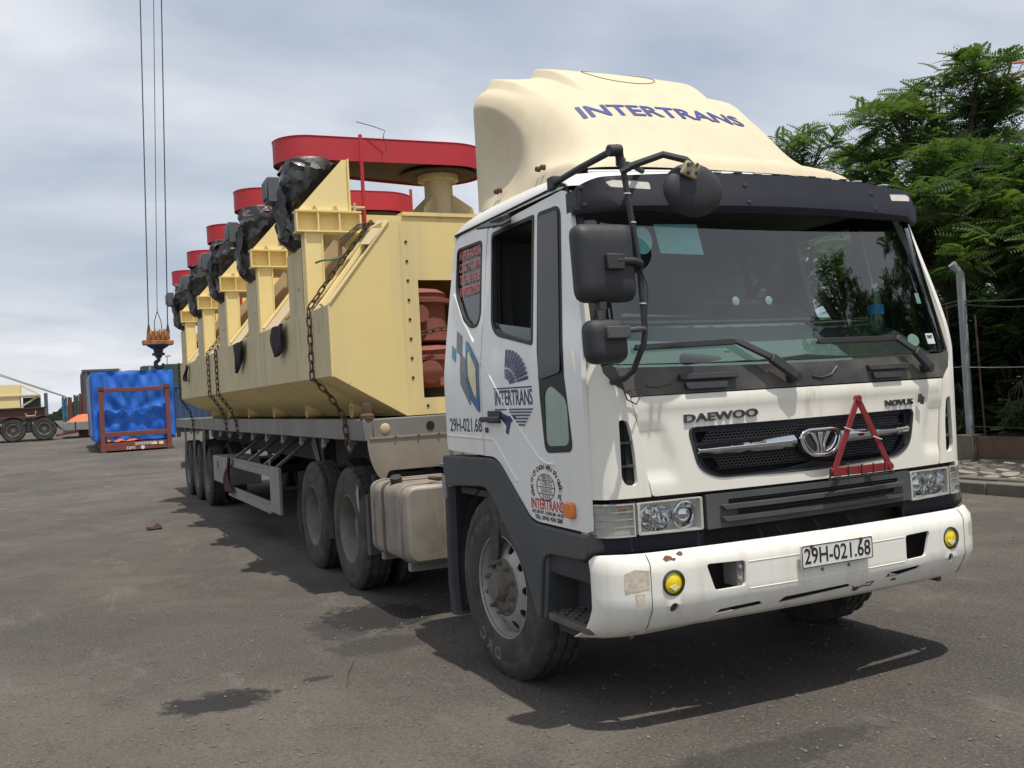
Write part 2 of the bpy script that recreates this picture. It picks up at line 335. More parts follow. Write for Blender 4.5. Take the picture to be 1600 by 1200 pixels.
        for f in F2:
            c = sum((V2[i] for i in f), Vector((0, 0)))/len(f)
            if inpoly(c.x, c.y, loops[0]) and not any(inpoly(c.x, c.y, h) for h in loops[1:]): keep.append(list(f))
        V3 = [Vector(mapf(p.x, p.y)) for p in V2]
        n = len(V3); fs = keep[:]
        if tdir is not None:
            td = Vector(tdir); V3 += [v+td for v in V3]
            fs += [[i+n for i in reversed(f)] for f in keep]
            cnt = {}
            for f in keep:
                for i in range(len(f)): e = (f[i], f[(i+1) % len(f)]); cnt[e] = 1
            for (a, b) in cnt:
                if (b, a) not in cnt: fs.append([b, a, a+n, b+n])
        return s.add(V3, fs)
    def grid(s, rows):
        """rows of equal length -> quads"""
        m = len(rows[0]); vs = [p for r in rows for p in r]
        return s.add(vs, [(i*m+k, i*m+k+1, (i+1)*m+k+1, (i+1)*m+k) for i in range(len(rows)-1) for k in range(m-1)])
    def xf(s, M_): s.v = [tuple(M_@Vector(v)) for v in s.v]; return s
ORIG = {}
def setp(o, label=None, cat=None, group=None, kind=None):
    if label: o['label'] = label
    if cat: o['category'] = cat
    if group: o['group'] = group
    if kind: o['kind'] = kind
    return o
def mesh_of(mb, name, m, smooth=35):
    me = bpy.data.meshes.new(name); me.from_pydata(mb.v, [], mb.f); me.validate()
    bm = bmesh.new(); bm.from_mesh(me); bmesh.ops.remove_doubles(bm, verts=bm.verts, dist=1e-5); bmesh.ops.recalc_face_normals(bm, faces=bm.faces); bm.to_mesh(me); bm.free()
    if smooth is not None:
        me.polygons.foreach_set('use_smooth', [True]*len(me.polygons)); me.set_sharp_from_angle(angle=math.radians(smooth))
    me.materials.append(MATS[m]); return me
def P(name, mb, m, parent=None, smooth=35, bevel=0, sub=0, kind=None, seg=2, label=None, local=False):
    """One mesh object; geometry is given in world space and stored relative to its thing's origin."""
    o0 = ORIG.get(parent.name, Vector((0, 0, 0))) if parent else Vector((0, 0, 0))
    if not local and o0.length > 0: mb.v = [tuple(Vector(v)-o0) for v in mb.v]
    ob = bpy.data.objects.new(name, mesh_of(mb, name, m, smooth)); COL.objects.link(ob)
    if parent: ob.parent = parent; ORIG[ob.name] = o0
    if bevel: b = ob.modifiers.new('bevel', 'BEVEL'); b.width = bevel; b.segments = seg; b.limit_method = 'ANGLE'; b.angle_limit = math.radians(40); b.harden_normals = False
    if sub: q = ob.modifiers.new('sub', 'SUBSURF'); q.levels = sub; q.render_levels = sub
    if kind: ob['kind'] = kind
    if label: ob['label'] = label
    return ob
def thing(name, loc, label, cat, group=None, rot=0):
    o = bpy.data.objects.new(name, None); COL.objects.link(o); o.location = loc; o.rotation_euler = (0, 0, rot); o.empty_display_size = 0.2
    ORIG[o.name] = Vector(loc); return setp(o, label, cat, group)
def solo(name, mb, m, loc, label, cat, group=None, **k):
    """A thing that is a single mesh, its origin at loc."""
    mb.v = [tuple(Vector(v)-Vector(loc)) for v in mb.v]
    o = P(name, mb, m, None, **k); o.location = loc; ORIG[o.name] = Vector(loc); return setp(o, label, cat, group)
def copy_tree(o, parent=None):
    c = o.copy(); COL.objects.link(c); c.parent = parent; ORIG[c.name] = ORIG.get(o.name, Vector((0,0,0)))
    for ch in list(o.children): copy_tree(ch, c)
    return c
def text_mb(body, size, mapf, depth=0.0, tdir=None, width=None, bold=0.0, shear=0.0, align='CENTER', arc=None):
    """Lettering as real flat (or raised) geometry; mapf(u, v) sends text space to a surface point."""
    cu = bpy.data.curves.new('t', 'FONT'); cu.body = body; cu.size = size; cu.align_x = align; cu.align_y = 'CENTER'; cu.offset = bold; cu.shear = shear; cu.resolution_u = 3
    ob = bpy.data.objects.new('t', cu); COL.objects.link(ob)
    dg = bpy.context.evaluated_depsgraph_get(); me = bpy.data.meshes.new_from_object(ob.evaluated_get(dg))
    V_ = [Vector(v.co) for v in me.vertices]; F_ = [list(p.vertices) for p in me.polygons]
    bpy.data.objects.remove(ob); bpy.data.curves.remove(cu); bpy.data.meshes.remove(me)
    if width and V_:
        x0, x1 = min(v.x for v in V_), max(v.x for v in V_); k = width/(x1-x0)
        for v in V_: v.x *= k
    mb = MB(); pts = [Vector(mapf(v.x, v.y)) for v in V_]
    if tdir is None: return mb.add(pts, F_)
    n = len(pts); td = Vector(tdir); cnt = {}
    for f in F_:
        for i in range(len(f)): cnt[(f[i], f[(i+1) % len(f)])] = 1
    fs = F_+[[i+n for i in reversed(f)] for f in F_]
    for (a, b) in cnt:
        if (b, a) not in cnt: fs.append([b, a, a+n, b+n])
    return mb.add(pts+[p+td for p in pts], fs)
# ------------------------------------------------------------------ ground
def gz(y):
    """The yard is level round the lorry and rises gently beyond it."""
    t = min(1.0, max(0.0, (y-16)/50.0)); return 0.95*t*t*(3-2*t)
def ground_material():
    m = bpy.data.materials.new('yard_surface'); m.use_nodes = True; t = m.node_tree; N = t.nodes; LK = t.links.new
    b = N['Principled BSDF']; b.inputs['Specular IOR Level'].default_value = 0.25
    co = N.new('ShaderNodeTexCoord')
    def nz(sc, d=8, r=0.6, st=None, dist=0.0):
        n = N.new('ShaderNodeTexNoise'); n.inputs['Scale'].default_value = sc; n.inputs['Detail'].default_value = d; n.inputs['Roughness'].default_value = r; n.inputs['Distortion'].default_value = dist
        if st:
            q = N.new('ShaderNodeMapping'); q.inputs['Scale'].default_value = st; q.inputs['Rotation'].default_value = (0, 0, 0.12); LK(co.outputs['Object'], q.inputs[0]); LK(q.outputs[0], n.inputs['Vector'])
        else: LK(co.outputs['Object'], n.inputs['Vector'])
        return n.outputs['Fac']
    def ramp(s, lo, hi, a, c):
        r = N.new('ShaderNodeValToRGB'); r.color_ramp.elements[0].position = lo; r.color_ramp.elements[1].position = hi
        r.color_ramp.elements[0].color = (*a, 1); r.color_ramp.elements[1].color = (*c, 1); LK(s, r.inputs[0]); return r.outputs[0]
    def mx(f, a, c, blend='MIX'):
        q = N.new('ShaderNodeMix'); q.data_type = 'RGBA'; q.blend_type = blend
        if hasattr(f, 'links') or not isinstance(f, float): LK(f, q.inputs[0])
        else: q.inputs[0].default_value = f
        LK(a, q.inputs[6])
        if isinstance(c, tuple): q.inputs[7].default_value = (*c, 1)
        else: LK(c, q.inputs[7])
        return q.outputs[2]
    def rng_(s, lo, hi, to=1.0):
        r = N.new('ShaderNodeMapRange'); r.inputs['From Min'].default_value = lo; r.inputs['From Max'].default_value = hi; r.inputs['To Max'].default_value = to; LK(s, r.inputs['Value']); return r.outputs[0]
    big = nz(0.33, 7, 0.62, None, 0.6)
    base = ramp(big, 0.33, 0.68, (0.068, 0.0595, 0.052), (0.130, 0.1145, 0.097))
    patch = nz(1.4, 8, 0.7); base = mx(rng_(patch, 0.50, 0.68, 0.7), base, (0.068, 0.063, 0.059))
    strk = nz(0.5, 6, 0.6, (1.0, 0.16, 1)); base = mx(rng_(strk, 0.52, 0.72, 0.55), base, (0.066, 0.060, 0.055))
    across = nz(0.45, 5, 0.55, (0.10, 1.0, 1)); base = mx(rng_(across, 0.55, 0.70, 0.45), base, (0.060, 0.056, 0.052))
    spk = nz(4.5, 10, 0.8); base = mx(rng_(spk, 0.54, 0.62, 0.5), base, (0.050, 0.047, 0.044))
    scuff = nz(2.6, 10, 0.78, (1.0, 0.35, 1)); base = mx(rng_(scuff, 0.56, 0.63, 0.4), base, (0.19, 0.178, 0.162))
    dust = nz(0.55, 9, 0.72, None, 0.6); base = mx(rng_(dust, 0.50, 0.70, 0.6), base, (0.175, 0.155, 0.127))
    grit = nz(55, 4, 0.85); base = mx(rng_(grit, 0.53, 0.64, 0.75), base, (0.25, 0.225, 0.19))
    grit2 = nz(34, 4, 0.85); base = mx(rng_(grit2, 0.54, 0.66, 0.8), base, (0.032, 0.030, 0.029))
    fine = nz(190, 2, 0.6); base = mx(rng_(fine, 0.45, 0.75, 0.35), base, (0.045, 0.042, 0.04))
    # oil and water marks with a shape of their own
    sx_ = N.new('ShaderNodeSeparateXYZ'); LK(co.outputs['Object'], sx_.inputs[0])
    edge = nz(9, 6, 0.7)
    allm = None
    for (cx, cy, rx, ry, a) in ((-2.74, 1.92, 0.30, 0.20, 0.95), (-2.16, 2.02, 0.10, 0.05, 0.7), (-1.62, 2.55, 0.34, 0.22, 0.45), (-1.72, 3.2, 0.20, 0.35, 0.5), (-1.35, 3.35, 0.42, 0.45, 0.9), (-1.0, -0.35, 0.9, 0.16, 0.45), (-1.1, 9.4, 0.25, 1.0, 0.5)):
        e = []
        for ch, cc, rr in ((0, cx, rx), (1, cy, ry)):
            q = N.new('ShaderNodeMath'); q.operation = 'SUBTRACT'; q.inputs[1].default_value = cc; LK(sx_.outputs[ch], q.inputs[0])
            q2 = N.new('ShaderNodeMath'); q2.operation = 'DIVIDE'; q2.inputs[1].default_value = rr; LK(q.outputs[0], q2.inputs[0])
            q3 = N.new('ShaderNodeMath'); q3.operation = 'POWER'; q3.inputs[1].default_value = 2; LK(q2.outputs[0], q3.inputs[0]); e.append(q3)
        sm = N.new('ShaderNodeMath'); sm.operation = 'ADD'; LK(e[0].outputs[0], sm.inputs[0]); LK(e[1].outputs[0], sm.inputs[1])
        er = N.new('ShaderNodeMath'); er.operation = 'MULTIPLY_ADD'; er.inputs[1].default_value = -3.6; er.inputs[2].default_value = 1.8; LK(edge, er.inputs[0])
        s2 = N.new('ShaderNodeMath'); s2.operation = 'ADD'; LK(sm.outputs[0], s2.inputs[0]); LK(er.outputs[0], s2.inputs[1])
        r = N.new('ShaderNodeMapRange'); r.inputs['From Min'].default_value = 1.25; r.inputs['From Max'].default_value = 0.7; r.inputs['To Max'].default_value = a; LK(s2.outputs[0], r.inputs['Value'])
        if allm is None: allm = r.outputs[0]
        else:
            m2 = N.new('ShaderNodeMath'); m2.operation = 'MAXIMUM'; LK(allm, m2.inputs[0]); LK(r.outputs[0], m2.inputs[1]); allm = m2.outputs[0]
    base = mx(allm, base, (0.022, 0.020, 0.020))
    LK(base, b.inputs['Base Color'])
    ro = N.new('ShaderNodeMapRange'); ro.inputs['To Min'].default_value = 0.9; ro.inputs['To Max'].default_value = 0.62; LK(allm, ro.inputs['Value']); LK(ro.outputs[0], b.inputs['Roughness'])
    h = N.new('ShaderNodeMath'); h.operation = 'ADD'; LK(grit, h.inputs[0]); LK(patch, h.inputs[1])
    bp = N.new('ShaderNodeBump'); bp.inputs['Strength'].default_value = 0.8; bp.inputs['Distance'].default_value = 0.015; LK(h.outputs[0], bp.inputs['Height']); LK(bp.outputs[0], b.inputs['Normal'])
    MATS['yard_surface'] = m
ground_material()
ys = [-60, -20, -8, 0, 8, 16]+[20+2*i for i in range(18)]+[60, 90, 140, 250, 500, 1000, 1800]
g = MB().grid([[(x, y, gz(y)) for x in (-1500, -300, -60, -15, 0, 7.6, 15, 60, 300, 1500)] for y in ys])
P('ground', g, 'yard_surface', kind='structure', smooth=60)

def gravel():
    n = 16000; V_ = []; F_ = []
    oct_v = np.array([(1,0,0),(-1,0,0),(0,1,0),(0,-1,0),(0,0,1),(0,0,-0.6)], float); oct_f = np.array([(0,2,4),(2,1,4),(1,3,4),(3,0,4),(2,0,5),(1,2,5),(3,1,5),(0,3,5)])
    a = rng.uniform(-0.30, 0.95, n); d = 1.6+rng.random(n)**1.7*13
    px = CAM.x+np.sin(a)*d; py = CAM.y+np.cos(a)*d
    s = 0.0022+0.011*rng.random(n)**5
    vs = oct_v[None]*rng.uniform(0.6, 1.3, (n, 6, 1)); th = rng.random(n)*6.28
    x = vs[:,:,0]*np.cos(th)[:,None]-vs[:,:,1]*np.sin(th)[:,None]; y = vs[:,:,0]*np.sin(th)[:,None]+vs[:,:,1]*np.cos(th)[:,None]
    v = np.stack([x*s[:,None]+px[:,None], y*s[:,None]*1.2+py[:,None], vs[:,:,2]*s[:,None]*0.8+0.3*s[:,None]], 2).reshape(-1, 3)
    f = (oct_f[None]+(np.arange(n)*6)[:,None,None]).reshape(-1, 3)
    me = bpy.data.meshes.new('gravel'); me.from_pydata(v.tolist(), [], f.tolist()); me.materials.append(MATS['pebble'])
    o = bpy.data.objects.new('gravel', me); COL.objects.link(o); setp(o, 'loose grit and small pebbles strewn over the yard surface', 'gravel', kind='stuff')
gravel()

# ------------------------------------------------------------------ tractor lorry
truck = thing('tractor_truck', (0, 0, 0), 'white tractor lorry with cream roof fairing standing in the foreground', 'truck')
def sx(z): return 1.235-max(0.0, z-1.75)*0.12
def SIDE(s, off=0.0):
    return lambda y, z: (s*(sx(z)+off), y, z)
def fy(a, z):
    a = min(abs(a), 1.2220); r = (0.075 if z < 1.6 else 0.075+(z-1.6)*0.2)+0.075*a*a
    if a > 1.03: r += 0.025*((a-1.03)/0.19)**2
    if a > 1.128: r += 0.15*(1-math.sqrt(max(0, 1-((a-1.128)/0.1075)**2)))
    return r
def FRONT(off=0.0):
    return lambda a, z: (a*sx(z)/1.235, fy(a, z)-off, z)
TH = 0.025
def mir(poly, s): return [(s*x, z) for x, z in poly]
# --- side panels, doors, windows (both sides; s=-1 is the side seen)
quarter = rpoly([(1.457,1.275),(2.03,1.29),(2.03,1.9),(2.00,2.35),(1.965,2.64),(1.457,2.64)], [0,.05,.2,.2,.12,0])
qwin = rpoly([(1.915,2.555),(1.525,2.55),(1.482,2.10),(1.52,2.035),(1.63,2.03),(1.76,2.10),(1.90,2.27)], [.04,.04,.03,.04,.04,.04,.08])
door = rpoly([(0.262,0.95),(0.80,0.955),(0.88,0.975),(1.24,1.25),(1.32,1.275),(1.444,1.275),(1.444,2.60),(0.52,2.635),(0.455,2.59),(0.30,2.06),(0.25,1.85)], [.02,.05,.03,.06,.05,0,.03,.1,.06,.15,.1])
dwin = rpoly([(1.385,2.565),(0.835,2.57),(0.772,1.87),(1.24,1.955),(1.32,2.02)], [.04,.02,.03,.05,.06])
vwin = rpoly([(0.795,2.57),(0.54,2.565),(0.375,1.33),(0.665,1.315)], [.03,.07,.05,.05])
gwin = rpoly([(0.645,1.63),(0.57,1.66),(0.41,1.585),(0.405,1.36),(0.655,1.35)], [.04,.05,.05,.05,.05])
def shrink(poly, k):
    c = Vector((sum(p[0] for p in poly)/len(poly), sum(p[1] for p in poly)/len(poly)))
    out = []
    for p in poly:
        d = Vector(p)-c; l = d.length; q = c+d*((l-k)/l); out.append((q.x, q.y))
    return out
def ring_mb(mb, poly, k, mapf, tdir): return mb.sheet(poly, [shrink(poly, k)], mapf, tdir, 0.2)
for s in (-1, 1):
    td = (-s*TH, 0, 0)
    qp = P('quarter_panel', MB().sheet(quarter, [qwin], SIDE(s), td, 0.16), 'white_paint', truck, bevel=0.004)
    P('window_pane', MB().sheet(qwin, [], SIDE(s, -0.014), (-s*0.005, 0, 0), 0.2), 'side_glass', qp)
    P('window_seal', ring_mb(MB(), qwin, 0.018, SIDE(s, 0.004), (-s*0.03, 0, 0)), 'rubber_seal', qp)
    dp = P('door', MB().sheet(door, [dwin, vwin], SIDE(s), td, 0.16), 'white_paint', truck, bevel=0.004)
    P('window_seal', ring_mb(MB(), dwin, 0.026, SIDE(s, 0.005), (-s*0.03, 0, 0)), 'rubber_seal', dp)
    ng = [(1.36,2.04),(1.30,1.99),(1.24,1.955),(0.775,1.87),(0.778,1.93),(1.25,2.01),(1.34,2.06)]
    P('window_pane', MB().sheet([(0.785,1.875),(1.24,1.96),(1.30,2.0),(1.29,2.03),(0.79,1.96)], [], SIDE(s, -0.012), (-s*0.005, 0, 0), 0.2), 'green_glass', dp)
    # the dark corner window; lower pane opaque, sunlit look put into its pale green
    P('corner_window_surround', MB().sheet(vwin, [gwin], SIDE(s, 0.003), (-s*0.012, 0, 0), 0.2), 'rubber_seal', dp)
    vg = [(0.775,2.545),(0.56,2.54),(0.450,1.72),(0.685,1.69)]
    P('window_pane', MB().sheet(rpoly(vg, .03), [], SIDE(s, 0.0075), (-s*0.003, 0, 0), 0.2), 'corner_glass', dp)
    P('lower_window_pane', MB().sheet(shrink(gwin, -0.006), [], SIDE(s, -0.002), (-s*0.005, 0, 0), 0.2), 'pane_sunlit', dp)
    # pressed crease that runs down from the rear window to the door foot
    cr_ = [(1.92,2.27),(1.85,2.20),(1.75,2.085),(1.66,2.02),(1.45,1.84)]
    P('pressed_crease', MB().tube([SIDE(s, 0.001)(y, z) for y, z in cr_], 0.007, 6), 'white_paint', qp)
    P('pressed_crease', MB().tube([SIDE(s, 0.001)(y, z) for y, z in [(1.44,1.832),(1.04,1.50),(0.74,1.285),(0.66,1.262),(0.58,1.26)]], 0.007, 6), 'white_paint', dp)
    P('swage_line', MB().tube([SIDE(s, -0.003)(y, z) for y, z in [(1.44,1.375),(1.30,1.37),(1.02,1.15)]], 0.009, 6), 'white_paint', dp)
    P('swage_line', MB().tube([SIDE(s, -0.003)(y, z) for y, z in [(2.02,1.385),(1.455,1.375)]], 0.009, 6), 'white_paint', qp)
    # handle
    hb = MB().box(min(s*1.235, s*1.243), max(s*1.235, s*1.243), 1.19, 1.36, 1.465, 1.535)
    hp = P('door_handle', hb.box(min(s*1.24, s*1.275), max(s*1.24, s*1.275), 1.185, 1.40, 1.472, 1.502), 'black_plastic', dp, bevel=0.008)
    P('door_lock', MB().cyl((s*1.232, 1.385, 1.425), (s*1.245, 1.385, 1.425), 0.016, n=14), 'dark_chrome', dp)
    # inner lining closes the seams
    P('door_lining', MB().sheet([(0.30,0.98),(0.86,1.0),(1.30,1.30),(2.0,1.31),(1.97,2.62),(0.55,2.62),(0.33,2.0)], [shrink(qwin, 0.02), shrink(dwin, 0.03), shrink(vwin, 0.035)], SIDE(s, -0.03), (-s*0.012, 0, 0), 0.25), 'gap_black', truck)
    # rain gutter and drip hook above the window
    P('rain_gutter', MB().tube([SIDE(s, 0.008)(y, z) for y, z in [(0.44,2.60),(0.50,2.652),(0.56,2.662),(1.2,2.652),(1.95,2.645)]], 0.0065, 6), 'gap_black', truck)
    hk = MB().obox((s*1.165, 1.20, 2.60), (0.05, 0.16, 0.045), (0, s*0.3, 0)).obox((s*1.20, 1.22, 2.585), (0.075, 0.30, 0.012), (0.12, s*0.5, 0))
    P('window_bracket', hk, 'black_plastic', truck, bevel=0.004)
# --- roof: lofted from rail to rail
rows = []
yf = [0.46, 0.50, 0.58, 0.72, 1.0, 1.4, 1.75, 1.90, 1.985, 2.005]
for i, y in enumerate(yf):
    lift = [0.0, 0.055, 0.10, 0.125, 0.14, 0.145, 0.14, 0.115, 0.05, 0.0][i]
    w_ = 1.133-(0.01 if i in (0, len(yf)-1) else 0)
    yc = (lambda x, y=y, i=i: y-(0.20-0.20*(abs(x)/1.133)**2)*(1 if i < 4 else 0)*[1, 1, .8, .45][min(i, 3)])
    prof = [(-w_, 2.640), (-w_+0.004, 2.640+lift*0.30), (-w_+0.03, 2.640+lift*0.62), (-w_+0.09, 2.640+lift*0.86), (-w_+0.2, 2.640+lift*0.98)]+[(x, 2.640+lift*(1.0+0.06*(1-abs(x)))) for x in (-0.7, -0.35, 0, 0.35, 0.7)]
    prof += [(-x, z) for x, z in reversed(prof[:5])]
    rows.append([(x, yc(x), z) for x, z in prof])
P('roof', MB().grid(rows), 'white_paint', truck, smooth=70, sub=1)
# --- rear wall and floor
P('rear_wall', MB().box(-1.13, 1.13, 1.955, 1.985, 1.28, 2.66), 'white_paint', truck, bevel=0.01)
P('cab_floor', MB().box(-1.19, 1.19, 0.40, 1.95, 1.02, 1.06).box(-1.19, 1.19, 0.33, 0.40, 0.95, 1.55), 'dash_dark', truck)
P('roof_lining', MB().box(-1.06, 1.06, 0.55, 1.94, 2.60, 2.615), 'cab_liner', truck)
P('rear_lining', MB().box(-1.07, 1.07, 1.935, 1.95, 1.06, 2.6), 'cab_liner', truck)
# --- front corner pillars
for s in (-1, 1):
    corner = [(0.957,1.105),(1.2345,1.105),(1.2345,2.62),(1.212,2.62),(1.176,1.95),(1.150,1.73),(1.118,1.66),(1.037,1.585),(0.998,1.40)]
    vent = rpoly([(1.098,1.478),(1.052,1.468),(1.03,1.35),(1.022,1.18),(1.035,1.162),(1.08,1.168),(1.098,1.20)], [.02,.02,.05,.02,.01,.02,.03])
    cp = P('corner_panel', MB().sheet(mir(corner, s), [mir(vent, s)], FRONT(), (0, TH, 0), 0.05), 'front_paint', truck, smooth=50, bevel=0.003)
    P('vent_backing', MB().sheet(mir(shrink(vent, -0.01), s), [], FRONT(-0.035), (0, 0.005, 0), 0.1), 'dark_void', cp)
    for zz in (1.25, 1.36):
        P('vent_louvre', MB().sheet(mir([(1.03,zz),(1.09,zz),(1.09,zz+.012),(1.03,zz+.012)], s), [], FRONT(-0.012), (0, 0.02, 0), 0.1), 'grey_plastic', cp)
    lowc = [(1.2345,1.10),(1.2345,0.95),(1.228,0.95),(1.228,1.10)]
# --- hood panel with grille opening
hood = rpoly([(-0.951,1.105),(0.951,1.105),(0.992,1.40),(1.031,1.578),(-1.031,1.578),(-0.992,1.40)], [.02,.02,.1,.01,.01,.1])
grille_o = rpoly([(-0.748,1.418),(0.748,1.424),(0.70,1.235),(0.60,1.178),(0.0,1.155),(-0.60,1.165),(-0.70,1.215)], [.045,.045,.08,.08,.3,.08,.08], 6)
def sst(a, b, x): t = min(1.0, max(0.0, (x-a)/(b-a))); return t*t*(3-2*t)
def HOOD(a, z):
    p = FRONT()(a, z); q = abs(a); dz_ = 0.016*sst(0.80+0.05*sst(1.25, 1.45, z), 0.86+0.05*sst(1.25, 1.45, z), q)*sst(1.165, 1.205, z)*(1-sst(1.41, 1.465, z))
    dz_ += -0.010*sst(1.49, 1.54, z)*(1-sst(1.555, 1.578, z))*(1-sst(0.95, 1.03, q))
    return (p[0], p[1]+dz_, p[2])
P('hood_panel', MB().sheet(hood, [grille_o], HOOD, (0, TH, 0), 0.03), 'front_paint', truck, smooth=60)
P('hood_seam', MB().sheet([(-1.06,1.09),(1.06,1.09),(1.06,1.60),(-1.06,1.60)], [shrink(grille_o, -0.01)], FRONT(-0.03), (0, 0.006, 0), 0.12), 'gap_black', truck)
gr = P('grille', MB().sheet(shrink(grille_o, -0.012), [shrink(grille_o, 0.045)], FRONT(-0.020), (0, 0.05, 0), 0.1), 'visor_plastic', truck, bevel=0.006)
P('grille_rim', ring_mb(MB(), shrink(grille_o, -0.004), 0.014, FRONT(0.004), (0, 0.03, 0)), 'black_plastic', gr, bevel=0.003)
P('grille_backing', MB().sheet(shrink(grille_o, 0.02), [], FRONT(-0.07), (0, 0.005, 0), 0.1), 'dark_void', gr)
def hexmesh(poly, mapf, pitch, r, y_t=0.012):
    """Honeycomb of hexagon rims inside a polygon."""
    mb = MB(); xs = [p[0] for p in poly]; zs = [p[1] for p in poly]; i = 0; z = min(zs)
    while z < max(zs):
        x = min(xs)+(pitch/2 if i % 2 else 0)
        while x < max(xs):
            if inpoly(x, z, poly):
                o_ = [(x+pitch*0.60*math.cos(k*math.pi/3+math.pi/6), z+pitch*0.42*math.sin(k*math.pi/3+math.pi/6)) for k in range(6)]
                n_ = [(x+pitch*0.42*math.cos(k*math.pi/3+math.pi/6), z+pitch*0.27*math.sin(k*math.pi/3+math.pi/6)) for k in range(6)]
                vs = [mapf(*p) for p in o_]+[mapf(*p) for p in n_]+[(lambda q: (q[0], q[1]+y_t, q[2]))(mapf(*p)) for p in n_]
                mb.add(vs, [(k, (k+1) % 6, 6+(k+1) % 6, 6+k) for k in range(6)]+[(6+k, 6+(k+1) % 6, 12+(k+1) % 6, 12+k) for k in range(6)])
            x += pitch
        z += pitch*0.63; i += 1
    return mb
inner = shrink(grille_o, 0.04)
P('grille_mesh', hexmesh([(-0.66,1.325),(0.66,1.345),(0.66,1.405),(-0.62,1.395)], FRONT(-0.03), 0.022, 0.004), 'black_plastic', gr, kind='stuff', smooth=None)
P('grille_mesh', hexmesh([(-0.56,1.195),(0.58,1.205),(0.64,1.285),(-0.60,1.265)], FRONT(-0.03), 0.022, 0.004), 'black_plastic', gr, kind='stuff', smooth=None)
P('grille_frame', MB().sheet([(-0.70,1.262),(0.68,1.282),(0.69,1.352),(-0.72,1.338)], [], FRONT(-0.028), (0, 0.03, 0), 0.1).sheet([(-0.70,1.39),(0.70,1.40),(0.72,1.415),(-0.72,1.408)], [], FRONT(-0.028), (0, 0.03, 0), 0.1), 'visor_plastic', gr)
# chrome bar, emblem
for a, b_ in ((-0.705, -0.13), (0.165, 0.68)):
    za = 1.302+0.016*(a+0.7)/1.4; zb = 1.302+0.016*(b_+0.7)/1.4; ha = 0.026 if a < 0 else 0.035; hb_ = 0.035 if a < 0 else 0.027
    top = lambda x: FRONT(-0.004)(x, 0); rows_ = []
    for k in range(13):
        t = k/12; x = a+(b_-a)*t; zc = za+(zb-za)*t; h_ = ha+(hb_-ha)*t
        y = fy(x, 1.3)
        rows_.append([(x, y+0.03, zc+h_), (x, y+0.004, zc+h_*0.98), (x, y-0.022, zc+h_*0.25), (x, y-0.02, zc-h_*0.2), (x, y+0.004, zc-h_*0.95), (x, y+0.03, zc-h_)])
    mbb = MB().grid(rows_); mbb.f.append([0, 1, 2, 3, 4, 5]); mbb.f.append([72+q for q in (5, 4, 3, 2, 1, 0)])
    P('chrome_bar', mbb, 'chrome', gr, smooth=25, bevel=0.002)
def EM(u, v): return (0.018+u, 0.042, 1.296+v)
oval = rpoly([(-0.145,0.045),(-0.09,0.072),(0.09,0.072),(0.145,0.045),(0.125,-0.03),(0.06,-0.075),(-0.06,-0.075),(-0.125,-0.03)], .05, 6)
em = P('emblem', MB().sheet(oval, [shrink(oval, 0.020)], EM, (0, 0.05, 0), 0.3), 'chrome', gr, bevel=0.006, seg=3)
P('emblem_field', MB().sheet(shrink(oval, 0.012), [], lambda u, v: (0.018+u, 0.062, 1.296+v), (0, 0.02, 0), 0.3), 'dark_chrome', em)
for (a0, a1) in ((-0.055, -0.03), (-0.014, 0.014), (0.03, 0.055)):
    P('emblem_flute', MB().sheet([(a0*0.45,-0.055),(a1*0.45,-0.055),(a1*0.5,-0.01),(a1*1.25,0.050),(a0*1.25,0.050),(a0*0.5,-0.01)], [], lambda u, v: (0.018+u, 0.05, 1.296+v), (0, 0.014, 0), 0.3), 'chrome', em, bevel=0.003)
for s in (-1, 1):
    P('emblem_arc', MB().tube([(0.018+s*u, 0.055, 1.296+v) for u, v in ((0.03,-0.052),(0.062,-0.04),(0.092,-0.012),(0.108,0.022),(0.10,0.045),(0.07,0.05))], 0.006, 6), 'chrome', em)
# drips and grime
P('drip_stain', MB().sheet([(-0.06,1.50),(0.06,1.50),(0.05,1.574),(-0.05,1.574)], [], lambda a, z: (lambda p: (p[0], p[1]-0.002, p[2]))(HOOD(a, z)), None, 0.03), 'drip_stain', truck)
P('drip_stain', MB().sheet([(-0.055,1.43),(0.055,1.43),(0.06,1.50),(-0.06,1.50)], [], lambda a, z: (lambda p: (p[0], p[1]-0.002, p[2]))(HOOD(a, z)), None, 0.03), 'drip_stain', truck)
# lettering on the hood
def onfront(cx, cz, off, slope=0.0): return lambda u, v: FRONT(off)(cx+u, cz+v+slope*u)
P('letters', text_mb('DAEWOO', 0.055, onfront(-0.560, 1.463, 0.010, 0.02), tdir=(0, 0.010, 0), width=0.415, bold=0.0008), 'dark_chrome', truck, smooth=None)
P('letters', text_mb('NOVUS', 0.045, onfront(0.625, 1.462, 0.010), tdir=(0, 0.010, 0), width=0.225, bold=0.0006), 'dark_chrome', truck, smooth=None)
P('badge', MB().obox((0.777, 0.095, 1.478), (0.020, 0.012, 0.048), (0, 0.2, 0)).obox((0.795, 0.095, 1.466), (0.018, 0.012, 0.044), (0, 0.2, 0)), 'dark_chrome', truck, bevel=0.002)
